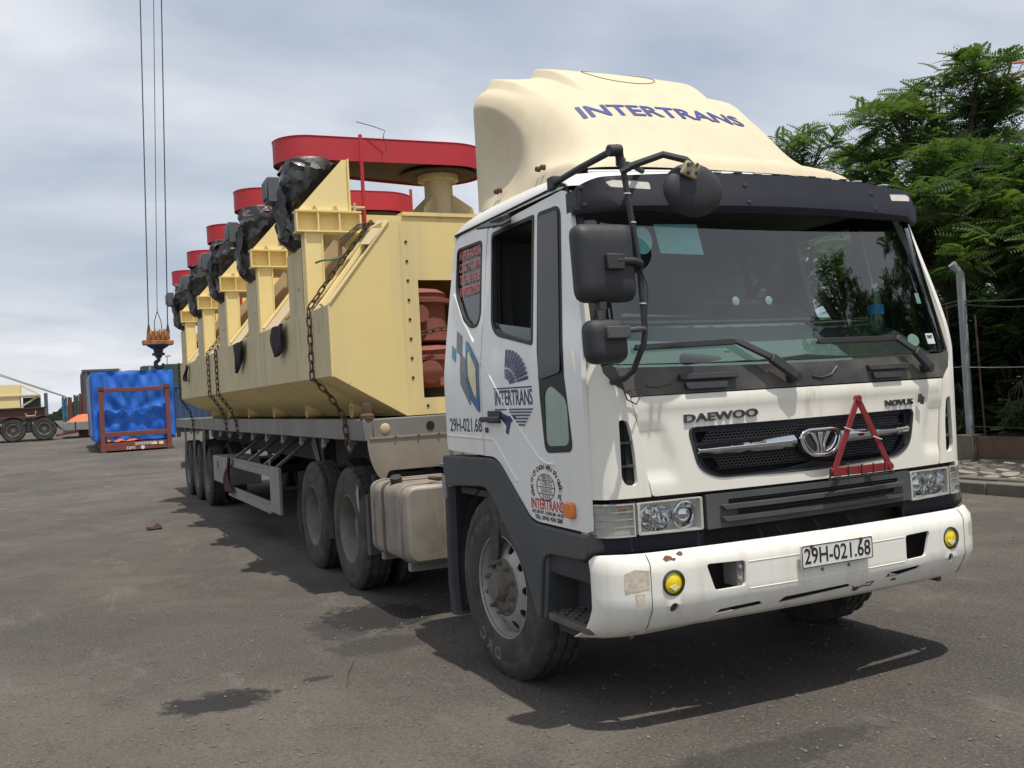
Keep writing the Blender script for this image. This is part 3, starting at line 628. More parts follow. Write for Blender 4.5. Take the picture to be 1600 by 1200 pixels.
# --- cowl below the windscreen
cowl = [(-1.031,1.582),(1.031,1.586),(1.108,1.645),(1.145,1.71),(1.149,1.735)]+[(x, 1.722-0.018*(1-(x/1.1)**2)) for x in np.linspace(1.06, -1.06, 15)]+[(-1.149,1.735),(-1.145,1.70),(-1.108,1.645)]
P('cowl_panel', MB().sheet(cowl, [], FRONT(0.002), (0, 0.03, 0), 0.08), 'cowl_black', truck, bevel=0.004)
for cx in (-0.62, 0.56):
    P('cowl_grip', MB().sheet([(cx-.16,1.645),(cx+.16,1.645),(cx+.16,1.675),(cx-.16,1.675)], [], FRONT(0.03), (0, 0.03, 0), 0.1).sheet([(cx-.13,1.60),(cx+.10,1.60),(cx+.10,1.632),(cx-.13,1.632)], [], FRONT(0.022), (0, 0.025, 0), 0.1), 'black_plastic', truck, bevel=0.006)
for cx in (-0.86, 0.10):
    P('pressed_rib', MB().tube([FRONT(0.004)(cx+u, 1.655+v) for u, v in ((-.09,-.025),(-.03,-.035),(.04,-.02),(.09,.02))], 0.006, 6), 'cowl_black', truck)
# --- windscreen
wso = [(x, 1.735-0.018*(1-(x/1.1)**2)) for x in np.linspace(-1.148, 1.148, 15)]+[(1.178,2.0),(1.211,2.57),(-1.211,2.57),(-1.178,2.0)]
wrow = []
for v_ in np.linspace(0, 1, 14):
    z_ = 1.73+0.835*v_; e_ = 1.144+0.065*v_
    wrow.append([FRONT(-0.006)(a_, z_-0.016*(1-(a_/1.1)**2)*(1-v_)) for a_ in np.linspace(-e_, e_, 41)])
ws = P('windscreen', MB().grid(wrow), 'windscreen_glass', truck, smooth=80)
P('windscreen_seal', MB().sheet(wso, [shrink(wso, 0.028)], FRONT(0.003), (0, 0.03, 0), 0.1), 'rubber_seal', ws, bevel=0.005)
P('permit_paper', MB().sheet([(-0.775,2.28),(-0.52,2.27),(-0.54,2.43),(-0.80,2.43)], [], FRONT(-0.018), (0, 0.001, 0), 0.2), 'paper_cyan', ws)
P('round_sticker', MB().sheet(ell(-0.872, 2.345, 0.055, 0.07), [], FRONT(-0.018), (0, 0.001, 0), 0.2), 'paper_cyan', ws)
P('square_sticker', MB().sheet([(0.965,1.775),(1.035,1.775),(1.035,1.835),(0.965,1.835)], [], FRONT(-0.001), (0, 0.001, 0), 0.2), 'paper_pale', ws)
P('sticker_text', text_mb('EMT', 0.026, onfront(1.0, 1.815, 0.001), width=0.05, bold=0.0006), 'ink_black', ws, smooth=None)
P('square_sticker', MB().sheet([(1.0,2.01),(1.04,2.01),(1.04,2.07),(1.0,2.07)], [], FRONT(-0.018), (0, 0.001, 0), 0.2), 'paper_pale', ws)
P('round_sticker', MB().sheet(ell(0.865, 1.80, 0.05, 0.035), [], FRONT(-0.018), (0, 0.001, 0), 0.2), 'paper_pale', ws)
for cx in (-0.36, -0.15):
    P('suction_cup', MB().lathe([(0.001, 0), (0.020, 0.002), (0.023, 0.006)], FRONT(-0.022)(cx, 2.03), 'Y', 16), 'paper_pale', ws)
# --- wipers
def wiper(pts, blade):
    mbw = MB(); q = [FRONT(o)(a, z) for a, z, o in pts]
    mbw.bar(q[0], q[1], 0.05, 0.03, (0, -1, 0.2)); mbw.bar(q[1], q[2], 0.035, 0.02, (0, -1, 0.2)); mbw.cyl(FRONT(-0.01)(pts[0][0], pts[0][1]), FRONT(0.06)(pts[0][0], pts[0][1]), 0.03, n=14)
    wp = P('wiper', mbw, 'black_plastic', truck, bevel=0.006)
    b0, b1 = [FRONT(0.022)(*p) for p in blade]
    P('wiper_blade', MB().bar(b0, b1, 0.03, 0.012, (0, -1, 0.2)).bar(Vector(b0)+Vector((0, .012, -.006)), Vector(b1)+Vector((0, .012, -.006)), 0.008, 0.02, (0, -1, 0.2)), 'rubber_seal', wp, bevel=0.003)
wiper([(-0.13,1.635,0.05),(-0.27,1.735,0.055),(-0.44,1.825,0.035)], [(-0.99,1.812),(-0.44,1.822)])
wiper([(0.86,1.645,0.05),(0.76,1.74,0.055),(0.655,1.815,0.035)], [(0.08,1.808),(0.655,1.812)])
# --- headlamp band
lowg = rpoly([(-0.672,1.088),(0.672,1.092),(0.672,0.935),(-0.672,0.922)], .01)
lg = P('lower_grille', MB().sheet(lowg, [rpoly([(-0.55,1.058),(0.58,1.062),(0.575,1.038),(-0.55,1.032)], .008), rpoly([(-0.50,1.005),(0.55,1.012),(0.54,0.985),(-0.50,0.976)], .008)], FRONT(0.004), (0, 0.03, 0), 0.08), 'grey_plastic', truck, bevel=0.006)
P('grille_mesh', hexmesh([(-0.55,1.03),(0.58,1.036),(0.58,1.064),(-0.55,1.06)], FRONT(-0.012), 0.020, 0.004).add([], []), 'black_plastic', lg, kind='stuff', smooth=None)
P('grille_mesh', hexmesh([(-0.50,0.974),(0.55,0.982),(0.55,1.013),(-0.5,1.006)], FRONT(-0.012), 0.020, 0.004), 'black_plastic', lg, kind='stuff', smooth=None)
for zz in (1.022, 0.965):
    P('grille_ridge', MB().sheet(rpoly([(-0.60,zz+.012),(0.62,zz+.016),(0.58,zz-.004),(-0.58,zz-.010)], .006), [], FRONT(0.028), (0, 0.026, 0), 0.1), 'grey_plastic', lg, bevel=0.007)
P('grille_backing', MB().box(-0.68, 0.68, 0.15, 0.17, 0.90, 1.10), 'dark_void', lg)
for s in (-1, 1):
    hl = mir([(0.690,1.083),(1.030,1.080),(1.030,0.928),(0.690,0.925)], s)
    hd = P('headlamp', MB().sheet(rpoly(hl, .01), [shrink(rpoly(hl, .01), 0.014)], FRONT(0.0), (0, 0.09, 0), 0.1), 'lamp_dull', truck, bevel=0.003)
    P('lamp_back', MB().sheet(rpoly(hl, .01), [ell(s*0.775, 1.006, 0.060, 0.060, 24), ell(s*0.925, 1.000, 0.085, 0.062, 24)], FRONT(-0.026), (0, 0.01, 0), 0.05), 'reflector', hd, smooth=20)
    for cx, rx, rz in ((0.775, 0.060, 0.060), (0.925, 0.085, 0.062)):
        c_ = FRONT(-0.026)(s*cx, 1.003); mb_ = MB(); R_ = []
        for q, dpt in ((1.0, 0.0), (0.93, 0.025), (0.75, 0.05), (0.45, 0.068), (0.15, 0.075)):
            R_.append([(c_[0]+rx*q*math.cos(2*math.pi*k/24), c_[1]+dpt, c_[2]+rz*q*math.sin(2*math.pi*k/24)) for k in range(25)])
        P('reflector_bowl', mb_.grid(R_), 'reflector', hd, smooth=18)
    c_ = FRONT(-0.026)(s*0.775, 1.004)
    P('projector_lens', MB().lathe([(0.001, -0.012), (0.022, -0.008), (0.036, 0.004), (0.045, 0.022)], c_, 'Y', 24), 'reflector', hd)
    P('lens_ring', MB().lathe([(0.056, 0.0), (0.058, -0.008), (0.066, -0.006), (0.068, 0.004)], c_, 'Y', 28), 'chrome', hd)
    for k in range(7):
        P('reflector_facet', MB().obox((s*(0.87+k*0.018), fy(0.93, 1)+0.055, 1.0+0.03*math.sin(k*1.3)), (0.007, 0.01, 0.075), (0, s*0.35, 0)), 'chrome', hd)
    P('lamp_glass', MB().sheet(shrink(rpoly(hl, .01), 0.004), [], FRONT(0.004), (0, 0.004, 0), 0.08), 'clear_glass', hd)
    sg = mir([(1.044,1.080),(1.222,1.082),(1.2345,1.06),(1.2345,0.94),(1.222,0.925),(1.044,0.926)], s)
    sl = P('signal_lamp', MB().sheet(sg, [shrink(sg, 0.008)], FRONT(0.0), (0, 0.05, 0), 0.04), 'lamp_dull', truck, smooth=50)
    P('lamp_back', MB().sheet(sg, [], FRONT(-0.03), (0, 0.005, 0), 0.04), 'lamp_dull', sl, smooth=15)
    for k in range(3): P('lens_rib', MB().sheet(mir([(1.05, .97+k*.035),(1.225,.97+k*.035),(1.225,.976+k*.035),(1.05,.976+k*.035)], s), [], FRONT(-0.004), (0, 0.003, 0), 0.06), 'lamp_dull', sl)
    P('lamp_bulb', MB().obox((s*1.09, fy(1.1, 1)+0.022, 1.045), (0.035, 0.008, 0.02)), 'amber_lens', sl)
    P('lamp_glass', MB().sheet(sg, [], FRONT(0.003), (0, 0.004, 0), 0.04), 'clear_glass', sl, smooth=60)
    ub = mir([(0.655,0.918),(1.232,0.920),(1.232,0.80),(0.67,0.80)], s)
    P('lamp_underpanel', MB().sheet(ub, [], FRONT(-0.05), (0, 0.03, 0), 0.06).sheet(mir([(0.70,0.845),(1.20,0.845),(1.20,0.856),(0.70,0.856)], s), [], FRONT(-0.042), (0, 0.02, 0), 0.06), 'visor_plastic', truck, bevel=0.004)
    P('side_marker', MB().prism(rpoly([(0.375,1.005),(0.47,1.008),(0.475,1.085),(0.38,1.085)], .03), 'X', s*1.233, s*1.26), 'amber_lens', truck, bevel=0.008)
# black band behind the front gap
P('front_crossmember', MB().box(-1.0, 1.0, 0.26, 0.34, 0.55, 1.10), 'chassis_dark', truck)
for x in (-0.32, -0.20, 0.05, 0.28): P('front_hose', MB().tube([(x, 0.22, 0.93), (x+0.02, 0.17, 0.85), (x+0.05, 0.2, 0.74)], 0.014, 6), 'chassis_dark', truck)
# --- bumper
def by(x, z):
    a = min(abs(x), 1.2449); r = 0.022+0.045*a*a
    if a > 0.96: r += 0.17*(1-math.sqrt(max(0, 1-((a-0.96)/0.286)**2)))
    if z > 0.79: r += 0.9*(z-0.79)**2*14
    if z < 0.60: r += 0.55*(0.60-z)+3.0*max(0, 0.52-z)**2*4
    return r
def BUMP(off=0.0): return lambda x, z: (x, by(x, z)-off, z)
def low(x): return 0.478+0.0*x-(0.05 if x < 0 else -0.02)*max(0, (abs(x)-0.75))/0.5
bo = [(x, low(x)) for x in np.linspace(-1.2445, 1.2445, 31)]+[(1.2445, 0.80), (1.225, 0.835)]+[(x, 0.848) for x in np.linspace(1.18, -1.18, 17)]+[(-1.225, 0.845), (-1.2445, 0.82)]
holes = [rpoly([(-0.735,0.772),(-0.515,0.765),(-0.52,0.645),(-0.692,0.642)], .02), rpoly([(0.545,0.762),(0.735,0.766),(0.692,0.636),(0.545,0.632)], .02),
         rpoly([(-0.655,0.543),(-0.42,0.553),(-0.40,0.533),(-0.675,0.517)], .012), rpoly([(-0.275,0.553),(0.14,0.562),(0.165,0.545),(-0.31,0.523)], .015), rpoly([(0.42,0.583),(0.655,0.592),(0.65,0.574),(0.50,0.556),(0.40,0.556)], .012),
         ell(-0.915, 0.706, 0.060, 0.060, 24), ell(0.905, 0.706, 0.060, 0.060, 24), ell(-0.915, 0.590, 0.024, 0.022, 14), ell(0.90, 0.600, 0.020, 0.022, 14), ell(-0.047, 0.663, 0.011, 0.011, 12), ell(0.128, 0.663, 0.011, 0.011, 12)]
bp_ = P('front_bumper', MB().sheet(bo, holes, BUMP(), (0, 0.016, 0), 0.05), 'bumper_paint', truck, smooth=50, bevel=0.004)
P('bumper_backing', MB().sheet([(-0.80,0.60),(0.80,0.60),(0.80,0.80),(-0.80,0.80)], [], lambda x, z: (x, by(x, z)+0.26, z), (0, 0.01, 0), 0.2).box(-0.5, 0.5, 0.12, 0.2, 0.50, 0.59), 'chassis_dark', bp_)
P('tow_bracket', MB().box(-0.555, -0.52, 0.05, 0.16, 0.64, 0.77).cyl((-0.54, 0.04, 0.735), (-0.54, 0.06, 0.735), 0.012).cyl((-0.54, 0.04, 0.675), (-0.54, 0.06, 0.675), 0.012), 'guard_grey', bp_, bevel=0.003)
for s in (-1, 1):
    xs_ = s*1.03
    P('bumper_seam', MB().tube([BUMP(0.0005)(xs_, z) for z in np.linspace(0.49, 0.846, 40)], 0.0016, 5), 'chain_bolt', bp_)
    cx = -0.915 if s < 0 else 0.905
    fl = P('fog_lamp', MB().lathe([(0.060, 0.03), (0.060, -0.004), (0.052, -0.006), (0.050, 0.0)], BUMP(0.0)(cx, 0.706), 'Y', 28), 'dark_chrome', bp_)
    P('fog_lens', MB().lathe([(0.001, -0.006), (0.03, -0.003), (0.051, 0.006), (0.05, 0.012)], BUMP(0.0)(cx, 0.706), 'Y', 28), 'yellow_lens', fl)
    P('fog_reflector', MB().prism([(cx-.03, .69), (cx+.005, .70), (cx+.03, .685), (cx, .668)], 'Y', by(cx, .7)-0.008, by(cx, .7)-0.004), 'ink_cream', fl)
# pressed groove and plate
P('bumper_groove', MB().tube([BUMP(-0.001)(x, 0.757) for x in np.linspace(-0.50, 0.53, 12)], 0.0035, 5).tube([BUMP(-0.001)(x, 0.628) for x in np.linspace(-0.50, 0.53, 12)], 0.0035, 5), 'bumper_paint', bp_)
pl = P('number_plate', MB().box(0.03-0.235, 0.03+0.235, -0.008, 0.004, 0.743-0.057, 0.743+0.057).box(-0.15, 0.2, 0.003, 0.025, 0.72, 0.76), 'plate_white', bp_, bevel=0.004)
P('plate_border', MB().sheet(rpoly([(-0.233,-0.055),(0.233,-0.055),(0.233,0.055),(-0.233,0.055)], .012), [rpoly([(-0.229,-0.051),(0.229,-0.051),(0.229,0.051),(-0.229,0.051)], .01)], lambda u, v: (0.03+u, -0.0095, 0.743+v), (0, 0.002, 0), 0.5), 'ink_black', pl, smooth=None)
P('plate_number', text_mb('29H-021.68', 0.115, lambda u, v: (0.03+u, -0.0098, 0.741+v*0.94), tdir=(0, 0.0025, 0), width=0.435, bold=0.0008), 'ink_black', pl, smooth=None)
for x in (-0.14, 0.185): P('plate_bolt', MB().cyl((x, -0.014, 0.79), (x, -0.006, 0.79), 0.010, n=10), 'chain_rust', pl)
# tape residue, rust
P('tape_residue', MB().sheet([(-1.145,0.675),(-1.04,0.69),(-1.035,0.775),(-1.10,0.785),(-1.145,0.765)], [], BUMP(0.0012), None, 0.03), 'tape_residue', bp_)
P('tape_residue', MB().sheet([(-1.10,0.62),(-1.065,0.625),(-1.06,0.67),(-1.105,0.672)], [], BUMP(0.0012), None, 0.03), 'tape_residue', bp_)
P('tape_residue', MB().sheet([(1.10,0.70),(1.17,0.70),(1.17,0.77),(1.10,0.77)], [], BUMP(0.0012), None, 0.03), 'tape_residue', bp_)
for cx, cz, r_ in ((-0.935,0.822,.03),(-0.86,0.836,.02),(-0.905,0.815,.012),(0.20,0.525,.03),(0.47,0.538,.022)):
    o_ = [(cx+r_*(0.6+0.6*random.random())*math.cos(t), cz+r_*0.45*(0.5+0.7*random.random())*math.sin(t)) for t in np.linspace(0, 2*math.pi, 13)[:-1]]
    P('rust_patch', MB().sheet(o_, [], BUMP(0.0012), None, 0.1), 'rust_spot', bp_)
P('bumper_crack', MB().tube([BUMP(0.001)(x, z) for x, z in ((0.17,0.545),(0.20,0.525),(0.25,0.535),(0.30,0.528),(0.32,0.55),(0.26,0.548))], 0.003, 5), 'ink_black', bp_)
# --- sun visor
def vy(x, z):
    a = abs(x); r = 0.12+0.13*a*a
    if a > 0.98: r += 0.10*((a-0.98)/0.17)**2
    return r+(0.05*((z-2.50)/0.17) if z > 2.50 else 0.6*(2.50-z))
VIS = lambda off=0.0: (lambda x, z: (x, vy(x, z)-off, z))
vis_o = rpoly([(-1.15,2.482),(-0.6,2.470),(0,2.466),(0.6,2.470),(1.15,2.482),(1.135,2.615),(1.06,2.655),(0.6,2.672),(0,2.678),(-0.6,2.672),(-1.06,2.655),(-1.135,2.615)], [.02,.1,.1,.1,.02,.05,.08,.1,.1,.1,.08,.05])
lamp = rpoly([(0.80,2.585),(1.0,2.600),(1.02,2.632),(0.98,2.642),(0.80,2.628)], .01)
vz = P('sun_visor', MB().sheet(vis_o, [mir(lamp, 1), mir(lamp, -1)], VIS(), (0, 0.022, 0), 0.07), 'visor_plastic', truck, smooth=50, bevel=0.006)
P('visor_underside', MB().sheet([(-1.13,0.0),(1.13,0.0),(1.13,1.0),(-1.13,1.0)], [], lambda x, t: (x, vy(x, 2.49)+0.02+t*max(0.02, fy(x*1.08, 2.5)-vy(x, 2.49)-0.05), 2.486+0.03*t), (0, 0, 0.012), 0.12), 'visor_plastic', vz)
for s in (-1, 1):
    P('marker_lamp', MB().sheet(mir(lamp, s), [], VIS(-0.004), (0, 0.01, 0), 0.06), 'lamp_dull', vz, bevel=0.002)
    P('visor_bracket', MB().obox((s*1.13, 0.42, 2.55), (0.03, 0.10, 0.10)), 'black_plastic', vz)
for x in (-1.11, -0.28, 0.62, 0.2):
    for z in (2.52, 2.61) if abs(x) > 0.25 else ():
        P('visor_screw', MB().lathe([(0.001, -0.008), (0.012, -0.005), (0.014, 0.004)], VIS()(x, z), 'Y', 12), 'black_plastic', vz)
for k, x in enumerate(np.linspace(-0.42, 0.78, 11)):
    P('visor_clip', MB().obox((x, vy(x, 2.675)+0.012, 2.679), (0.045, 0.03, 0.006), (0, 0, 0.02)), 'container_green' if k % 2 else 'paper_pale', vz)
# --- roof fairing
half = [  # station: y, [(x, z) from the centre out to the base]
 (0.580, [(0,2.795),(.3,2.795),(.46,2.794),(.50,2.794),(.62,2.793),(.74,2.791),(.81,2.789),(.87,2.786),(.91,2.782),(.945,2.776),(.95,2.762)]),
 (0.600, [(0,2.845),(.3,2.844),(.46,2.842),(.50,2.841),(.62,2.838),(.74,2.833),(.81,2.828),(.87,2.822),(.92,2.814),(.958,2.798),(.968,2.762)]),
 (0.640, [(0,2.885),(.3,2.884),(.46,2.880),(.50,2.879),(.62,2.874),(.74,2.867),(.81,2.860),(.87,2.853),(.92,2.843),(.968,2.822),(.985,2.762)]),
 (0.760, [(0,2.925),(.3,2.923),(.46,2.917),(.50,2.915),(.62,2.907),(.74,2.896),(.81,2.886),(.87,2.875),(.92,2.862),(.980,2.838),(.996,2.765)]),
 (0.815, [(0,2.990),(.3,2.986),(.46,2.977),(.50,2.973),(.62,2.955),(.73,2.928),(.80,2.905),(.86,2.887),(.915,2.870),(.980,2.844),(.999,2.765)]),
 (0.920, [(0,3.100),(.3,3.095),(.46,3.083),(.50,3.078),(.62,3.055),(.71,3.015),(.77,2.970),(.84,2.918),(.905,2.882),(.978,2.850),(1.0,2.765)]),
 (1.050, [(0,3.225),(.3,3.218),(.46,3.205),(.50,3.199),(.62,3.175),(.70,3.140),(.755,3.085),(.82,2.990),(.885,2.920),(.968,2.865),(1.0,2.766)]),
 (1.200, [(0,3.355),(.3,3.348),(.46,3.335),(.50,3.328),(.62,3.305),(.71,3.270),(.76,3.225),(.82,3.120),(.87,3.000),(.955,2.885),(1.0,2.766)]),
 (1.340, [(0,3.470),(.3,3.462),(.46,3.446),(.50,3.428),(.63,3.405),(.74,3.370),(.79,3.335),(.85,3.250),(.885,3.120),(.930,2.925),(1.0,2.768)]),
 (1.440, [(0,3.550),(.3,3.543),(.48,3.526),(.52,3.488),(.65,3.466),(.78,3.440),(.83,3.400),(.895,3.345),(.915,3.235),(.885,2.965),(1.0,2.770)]),
 (1.580, [(0,3.645),(.3,3.640),(.51,3.626),(.545,3.568),(.67,3.548),(.815,3.535),(.86,3.480),(.93,3.445),(.955,3.345),(.850,3.020),(1.0,2.775)]),
 (1.700, [(0,3.700),(.3,3.697),(.53,3.688),(.565,3.622),(.69,3.600),(.84,3.590),(.885,3.525),(.955,3.490),(.985,3.400),(.865,3.070),(1.0,2.780)]),
 (1.780, [(0,3.725),(.3,3.722),(.54,3.715),(.572,3.650),(.70,3.630),(.85,3.620),(.898,3.548),(.962,3.515),(.992,3.430),(.950,3.095),(1.0,2.780)]),
 (1.865, [(0,3.745),(.3,3.743),(.545,3.737),(.577,3.673),(.70,3.655),(.86,3.645),(.905,3.568),(.968,3.535),(.997,3.450),(.994,3.110),(1.0,2.780)]),
 (1.885, [(0,3.742),(.3,3.740),(.543,3.733),(.575,3.670),(.70,3.651),(.856,3.640),(.900,3.565),(.962,3.530),(.990,3.447),(.988,3.110),(.99,2.780)])]
rows = []
for y, pr_ in half:
    yy = lambda x: y+(0.06*(abs(x)/0.9)**3 if y < 1.0 else 0.03*abs(x)**3 if y < 1.1 else 0)
    rows.append([(-x, yy(x), z) for x, z in reversed(pr_)]+[(x, yy(x), z) for x, z in pr_[1:]])
fair = P('roof_fairing', MB().grid(rows), 'fairing_paint', truck, smooth=80, sub=3)
pos_of = {tuple(round(c, 4) for c in p): (i, abs(k-10)) for i, r_ in enumerate(rows) for k, p in enumerate(r_)}
fm_ = fair.data; ca = fm_.attributes.new('crease_edge', 'FLOAT', 'EDGE')
for e in fm_.edges:
    a, b = (pos_of.get(tuple(round(c, 4) for c in fm_.vertices[v].co)) for v in e.vertices)
    if a and b and a[1] == b[1] and min(a[0], b[0]) >= 8: ca.data[e.index].value = {2: 0.75, 3: 0.6, 5: 0.55, 6: 0.5, 8: 0.45}.get(a[1], 0.0)
    elif a and b and a[0] == b[0] and a[0] in (3,) and max(a[1], b[1]) <= 9: ca.data[e.index].value = 0.45
P('fairing_back', MB().sheet([(p[0], p[2]) for p in rows[-1]], [], lambda x, z: (x*0.99, 1.86, z-0.01), (0, 0.01, 0), 0.2), 'fairing_paint', fair)
for (y, z) in ((0.985, 2.862), (1.045, 2.866), (1.56, 2.858), (1.605, 2.860)): P('fairing_bolt', MB().lathe([(0.001, -0.022), (0.014, -0.018), (0.017, 0.006)], (-0.985, y, z), 'X', 12), 'chain_rust', fair)
P('roof_lip', MB().tube([(x, 0.44+0.14*x*x, 2.742) for x in np.linspace(-0.95, 0.95, 13)], 0.010, 6), 'white_paint', truck)
from mathutils.bvhtree import BVHTree
bpy.context.view_layer.update()
dg = bpy.context.evaluated_depsgraph_get(); bv = BVHTree.FromObject(fair, dg)
def onfair(u, v):
    """lay text on the sloping fairing front"""
    d = Vector((0, 0.64, -0.77)); o = Vector((-0.078+u, 1.112+v*0.77-d.y*0.6, 3.246+v*0.64-d.z*0.6))
    h = bv.ray_cast(o, d)
    return (h[0]+h[1]*0.004) if h[0] else o+d*0.6
P('letters', text_mb('INTERTRANS', 0.19, onfair, width=1.16, bold=0.0042), 'ink_blue', fair, smooth=None)
hl_ = []
for t in np.linspace(0, 2*math.pi, 41)[:-1]:
    h = bv.ray_cast(Vector((-0.06+0.26*math.cos(t), 1.62+0.16*math.sin(t), 4.5)), Vector((0, 0, -1)))
    if h[0]: hl_.append(h[0]+Vector((0, 0, 0.001)))
P('hatch_line', MB().tube(hl_, 0.0035, 5, True), 'strap_dark', fair)
# grime film low on the fairing sides and along its foot
def onfside(y_, z_):
    h = bv.ray_cast(Vector((-2.0, y_, z_)), Vector((1, 0, 0))); return (h[0]+Vector((-0.004, 0, 0))) if h[0] else Vector((-1.0, y_, z_))
# --- mirrors on their arms
arm = MB().tube([(-1.15,0.0,2.685),(-1.135,-0.005,2.712),(-1.112,0.0,2.69),(-1.078,0,2.43),(-1.044,0,2.165),(-1.034,0,1.88),(-1.045,0.0,1.82),(-1.078,0.05,1.70),(-1.095,0.10,1.668),(-1.12,0.175,1.655)], 0.0145, 10)
arm_o = P('mirror_arm', arm, 'black_plastic', truck)
P('arm_brace', MB().tube([(-1.128,0.60,2.685),(-1.15,0.30,2.69),(-1.155,0.02,2.695)], 0.016, 10).tube([(-1.13,0.0,2.70),(-1.07,0.08,2.668),(-1.02,0.14,2.68),(-0.92,0.2,2.69),(-0.80,0.30,2.69)], 0.014, 8), 'black_plastic', arm_o)
P('arm_foot', MB().obox((-1.125, 0.62, 2.685), (0.05, 0.07, 0.07)), 'black_plastic', arm_o, bevel=0.008)
P('arm_clamp', MB().cyl((-1.175,0.0,2.695),(-1.11,0.0,2.70), 0.027, n=12).cyl((-1.03,0.13,2.665),(-1.03,0.13,2.70), 0.024, n=10), 'black_plastic', arm_o, bevel=0.004)
for z, x in ((2.60,-1.10),(2.50,-1.087),(2.37,-1.068),(2.0,-1.038)): P('cable_tie', MB().cyl((x,0,z),(x+0.0005,0,z+0.006), 0.0168, n=12), 'paper_pale', arm_o)
P('mirror_cable', MB().tube([(-1.05,-0.02,2.16),(-1.02,-0.02,2.08),(-1.025,-0.02,2.0),(-1.035,-0.02,1.93)], 0.004, 6).tube([(-1.08,0.16,1.66),(-1.07,0.13,1.57),(-1.03,0.115,1.545),(-1.0,0.12,1.585),(-1.03,0.125,1.62),(-1.07,0.14,1.60)], 0.004, 6), 'wire_dark', arm_o)
def mirror_shell(c, w_, h_, d_, lean):
    mbm = MB(); sec = [(0.0, 0.90), (0.012, 0.99), (0.05, 1.0), (0.075, 0.93), (0.092, 0.78), (0.097, 0.5)]; rows_ = []
    base_ = rpoly([(-w_/2-lean,h_/2),(w_/2-lean*1.6,h_/2),(w_/2,-h_/2),(-w_/2+lean*0.6,-h_/2)], [.055,.045,.06,.06], 6)
    for dpt, k in sec: rows_.append([(c[0]+x*k, c[1]+0.05-dpt, c[2]+z*k) for x, z in base_])
    for r_ in rows_: r_.append(r_[0])
    mbm.grid(rows_); n = len(base_)+1
    mbm.f.append(list(range((len(sec)-1)*n, len(sec)*n-1))); mbm.f.append(list(range(n-2, -1, -1)))
    return mbm
m1 = P('mirror', mirror_shell((-1.225,0.0,2.185), 0.305, 0.35, 0.1, 0.008), 'black_plastic', truck, smooth=50, bevel=0.006)
P('mirror_glass', MB().obox((-1.225, 0.052, 2.185), (0.26, 0.004, 0.31)), 'chrome', m1)
P('mirror_mount', MB().obox((-1.21,-0.055,2.185), (0.09,0.035,0.07)).tube([(-1.20,-0.06,2.19),(-1.10,-0.05,2.19),(-1.05,-0.02,2.185),(-1.044,0,2.165)], 0.017, 8), 'black_plastic', m1, bevel=0.006)
P('mirror_foot', MB().obox((-1.265,-0.01,1.995), (0.035,0.04,0.035)), 'black_plastic', m1)
m2 = P('mirror', mirror_shell((-1.24,0.0,1.835), 0.205, 0.20, 0.1, 0.006), 'black_plastic', truck, smooth=50, bevel=0.006)
P('mirror_glass', MB().obox((-1.24, 0.052, 1.835), (0.17, 0.004, 0.165)), 'chrome', m2)
P('mirror_mount', MB().obox((-1.215,-0.055,1.872), (0.12,0.035,0.055)).tube([(-1.19,-0.055,1.878),(-1.09,-0.05,1.885),(-1.036,0,1.885)], 0.014, 8), 'grey_plastic', m2, bevel=0.01)
rm = MB(); rws = []
for t in np.linspace(0.0, 1.0, 9):
    a = t*math.pi/2; k = max(0.02, math.cos(a)**0.75)
    rws.append([(-0.80+0.162*k*math.cos(q), -0.10-0.055*math.sin(a), 2.508+0.124*k*math.sin(q)) for q in np.linspace(0, 2*math.pi, 29)])
rm.grid(rws); rm.f.append(list(range(27, -1, -1)))
m3 = P('round_mirror', rm, 'black_plastic', truck, smooth=60)
P('mirror_bracket', MB().tube([(-1.115,0.0,2.60),(-1.06,-0.03,2.63),(-0.95,-0.10,2.665),(-0.87,-0.16,2.63),(-0.855,-0.18,2.60)], 0.016, 8), 'black_plastic', m3)
P('mirror_clamp', MB().obox((-0.855,-0.165,2.585), (0.075,0.035,0.062), (0.25,0.35,0)), 'steel_cream', m3, bevel=0.006)
for u, v in ((-.022,.018),(.022,.018),(-.022,-.018),(.022,-.018)): P('clamp_bolt', MB().cyl((-0.855+u,-0.195,2.585+v),(-0.855+u,-0.18,2.585+v), 0.008, n=8), 'dark_chrome', m3)
# --- cab interior
P('dashboard', MB().sheet([(-1.12,1.06),(1.12,1.06),(1.12,1.66),(-1.12,1.66)], [], lambda x, z: (x, fy(x*0.9, 1.6)+0.10, z), (0, 0.42, 0), 0.3), 'dash_dark', truck, bevel=0.03)
P('dash_top', MB().sheet(rpoly([(-1.10,0.0),(0.42,0.0),(0.30,0.85),(-0.80,0.85)], [0,0,.1,.15]), [], lambda x, t: (x, fy(x*0.9, 1.7)+0.06+0.36*t, 1.685+0.31*t), (0, 0.012, -0.012), 0.1), 'dash_pale', truck, smooth=60)
P('dash_ridge', MB().sheet(rpoly([(-0.92,0.80),(0.40,0.80),(0.34,1.12),(-0.74,1.10)], [.02,.02,.08,.1]), [], lambda x, t: (x, fy(x*0.9, 1.7)+0.05+0.36*t, 1.69+0.32*t), (0, 0.02, -0.012), 0.1), 'dash_dark', truck, smooth=60)
P('dash_hump', MB().sheet(rpoly([(0.36,0.0),(1.10,0.0),(1.05,0.75),(0.92,1.0),(0.42,1.0)], [0,0,.1,.1,.1]), [], lambda x, t: (x, fy(x*0.9, 1.7)+0.06+0.36*t, 1.685+0.26*t), (0, 0.012, -0.012), 0.1), 'dash_dark', truck, smooth=60)
P('dash_cloth', MB().obox((-0.55, 0.245, 1.745), (0.26, 0.05, 0.05), (0.4, 0.1, 0.1)), 'cloth_grey', truck, bevel=0.02, seg=3)
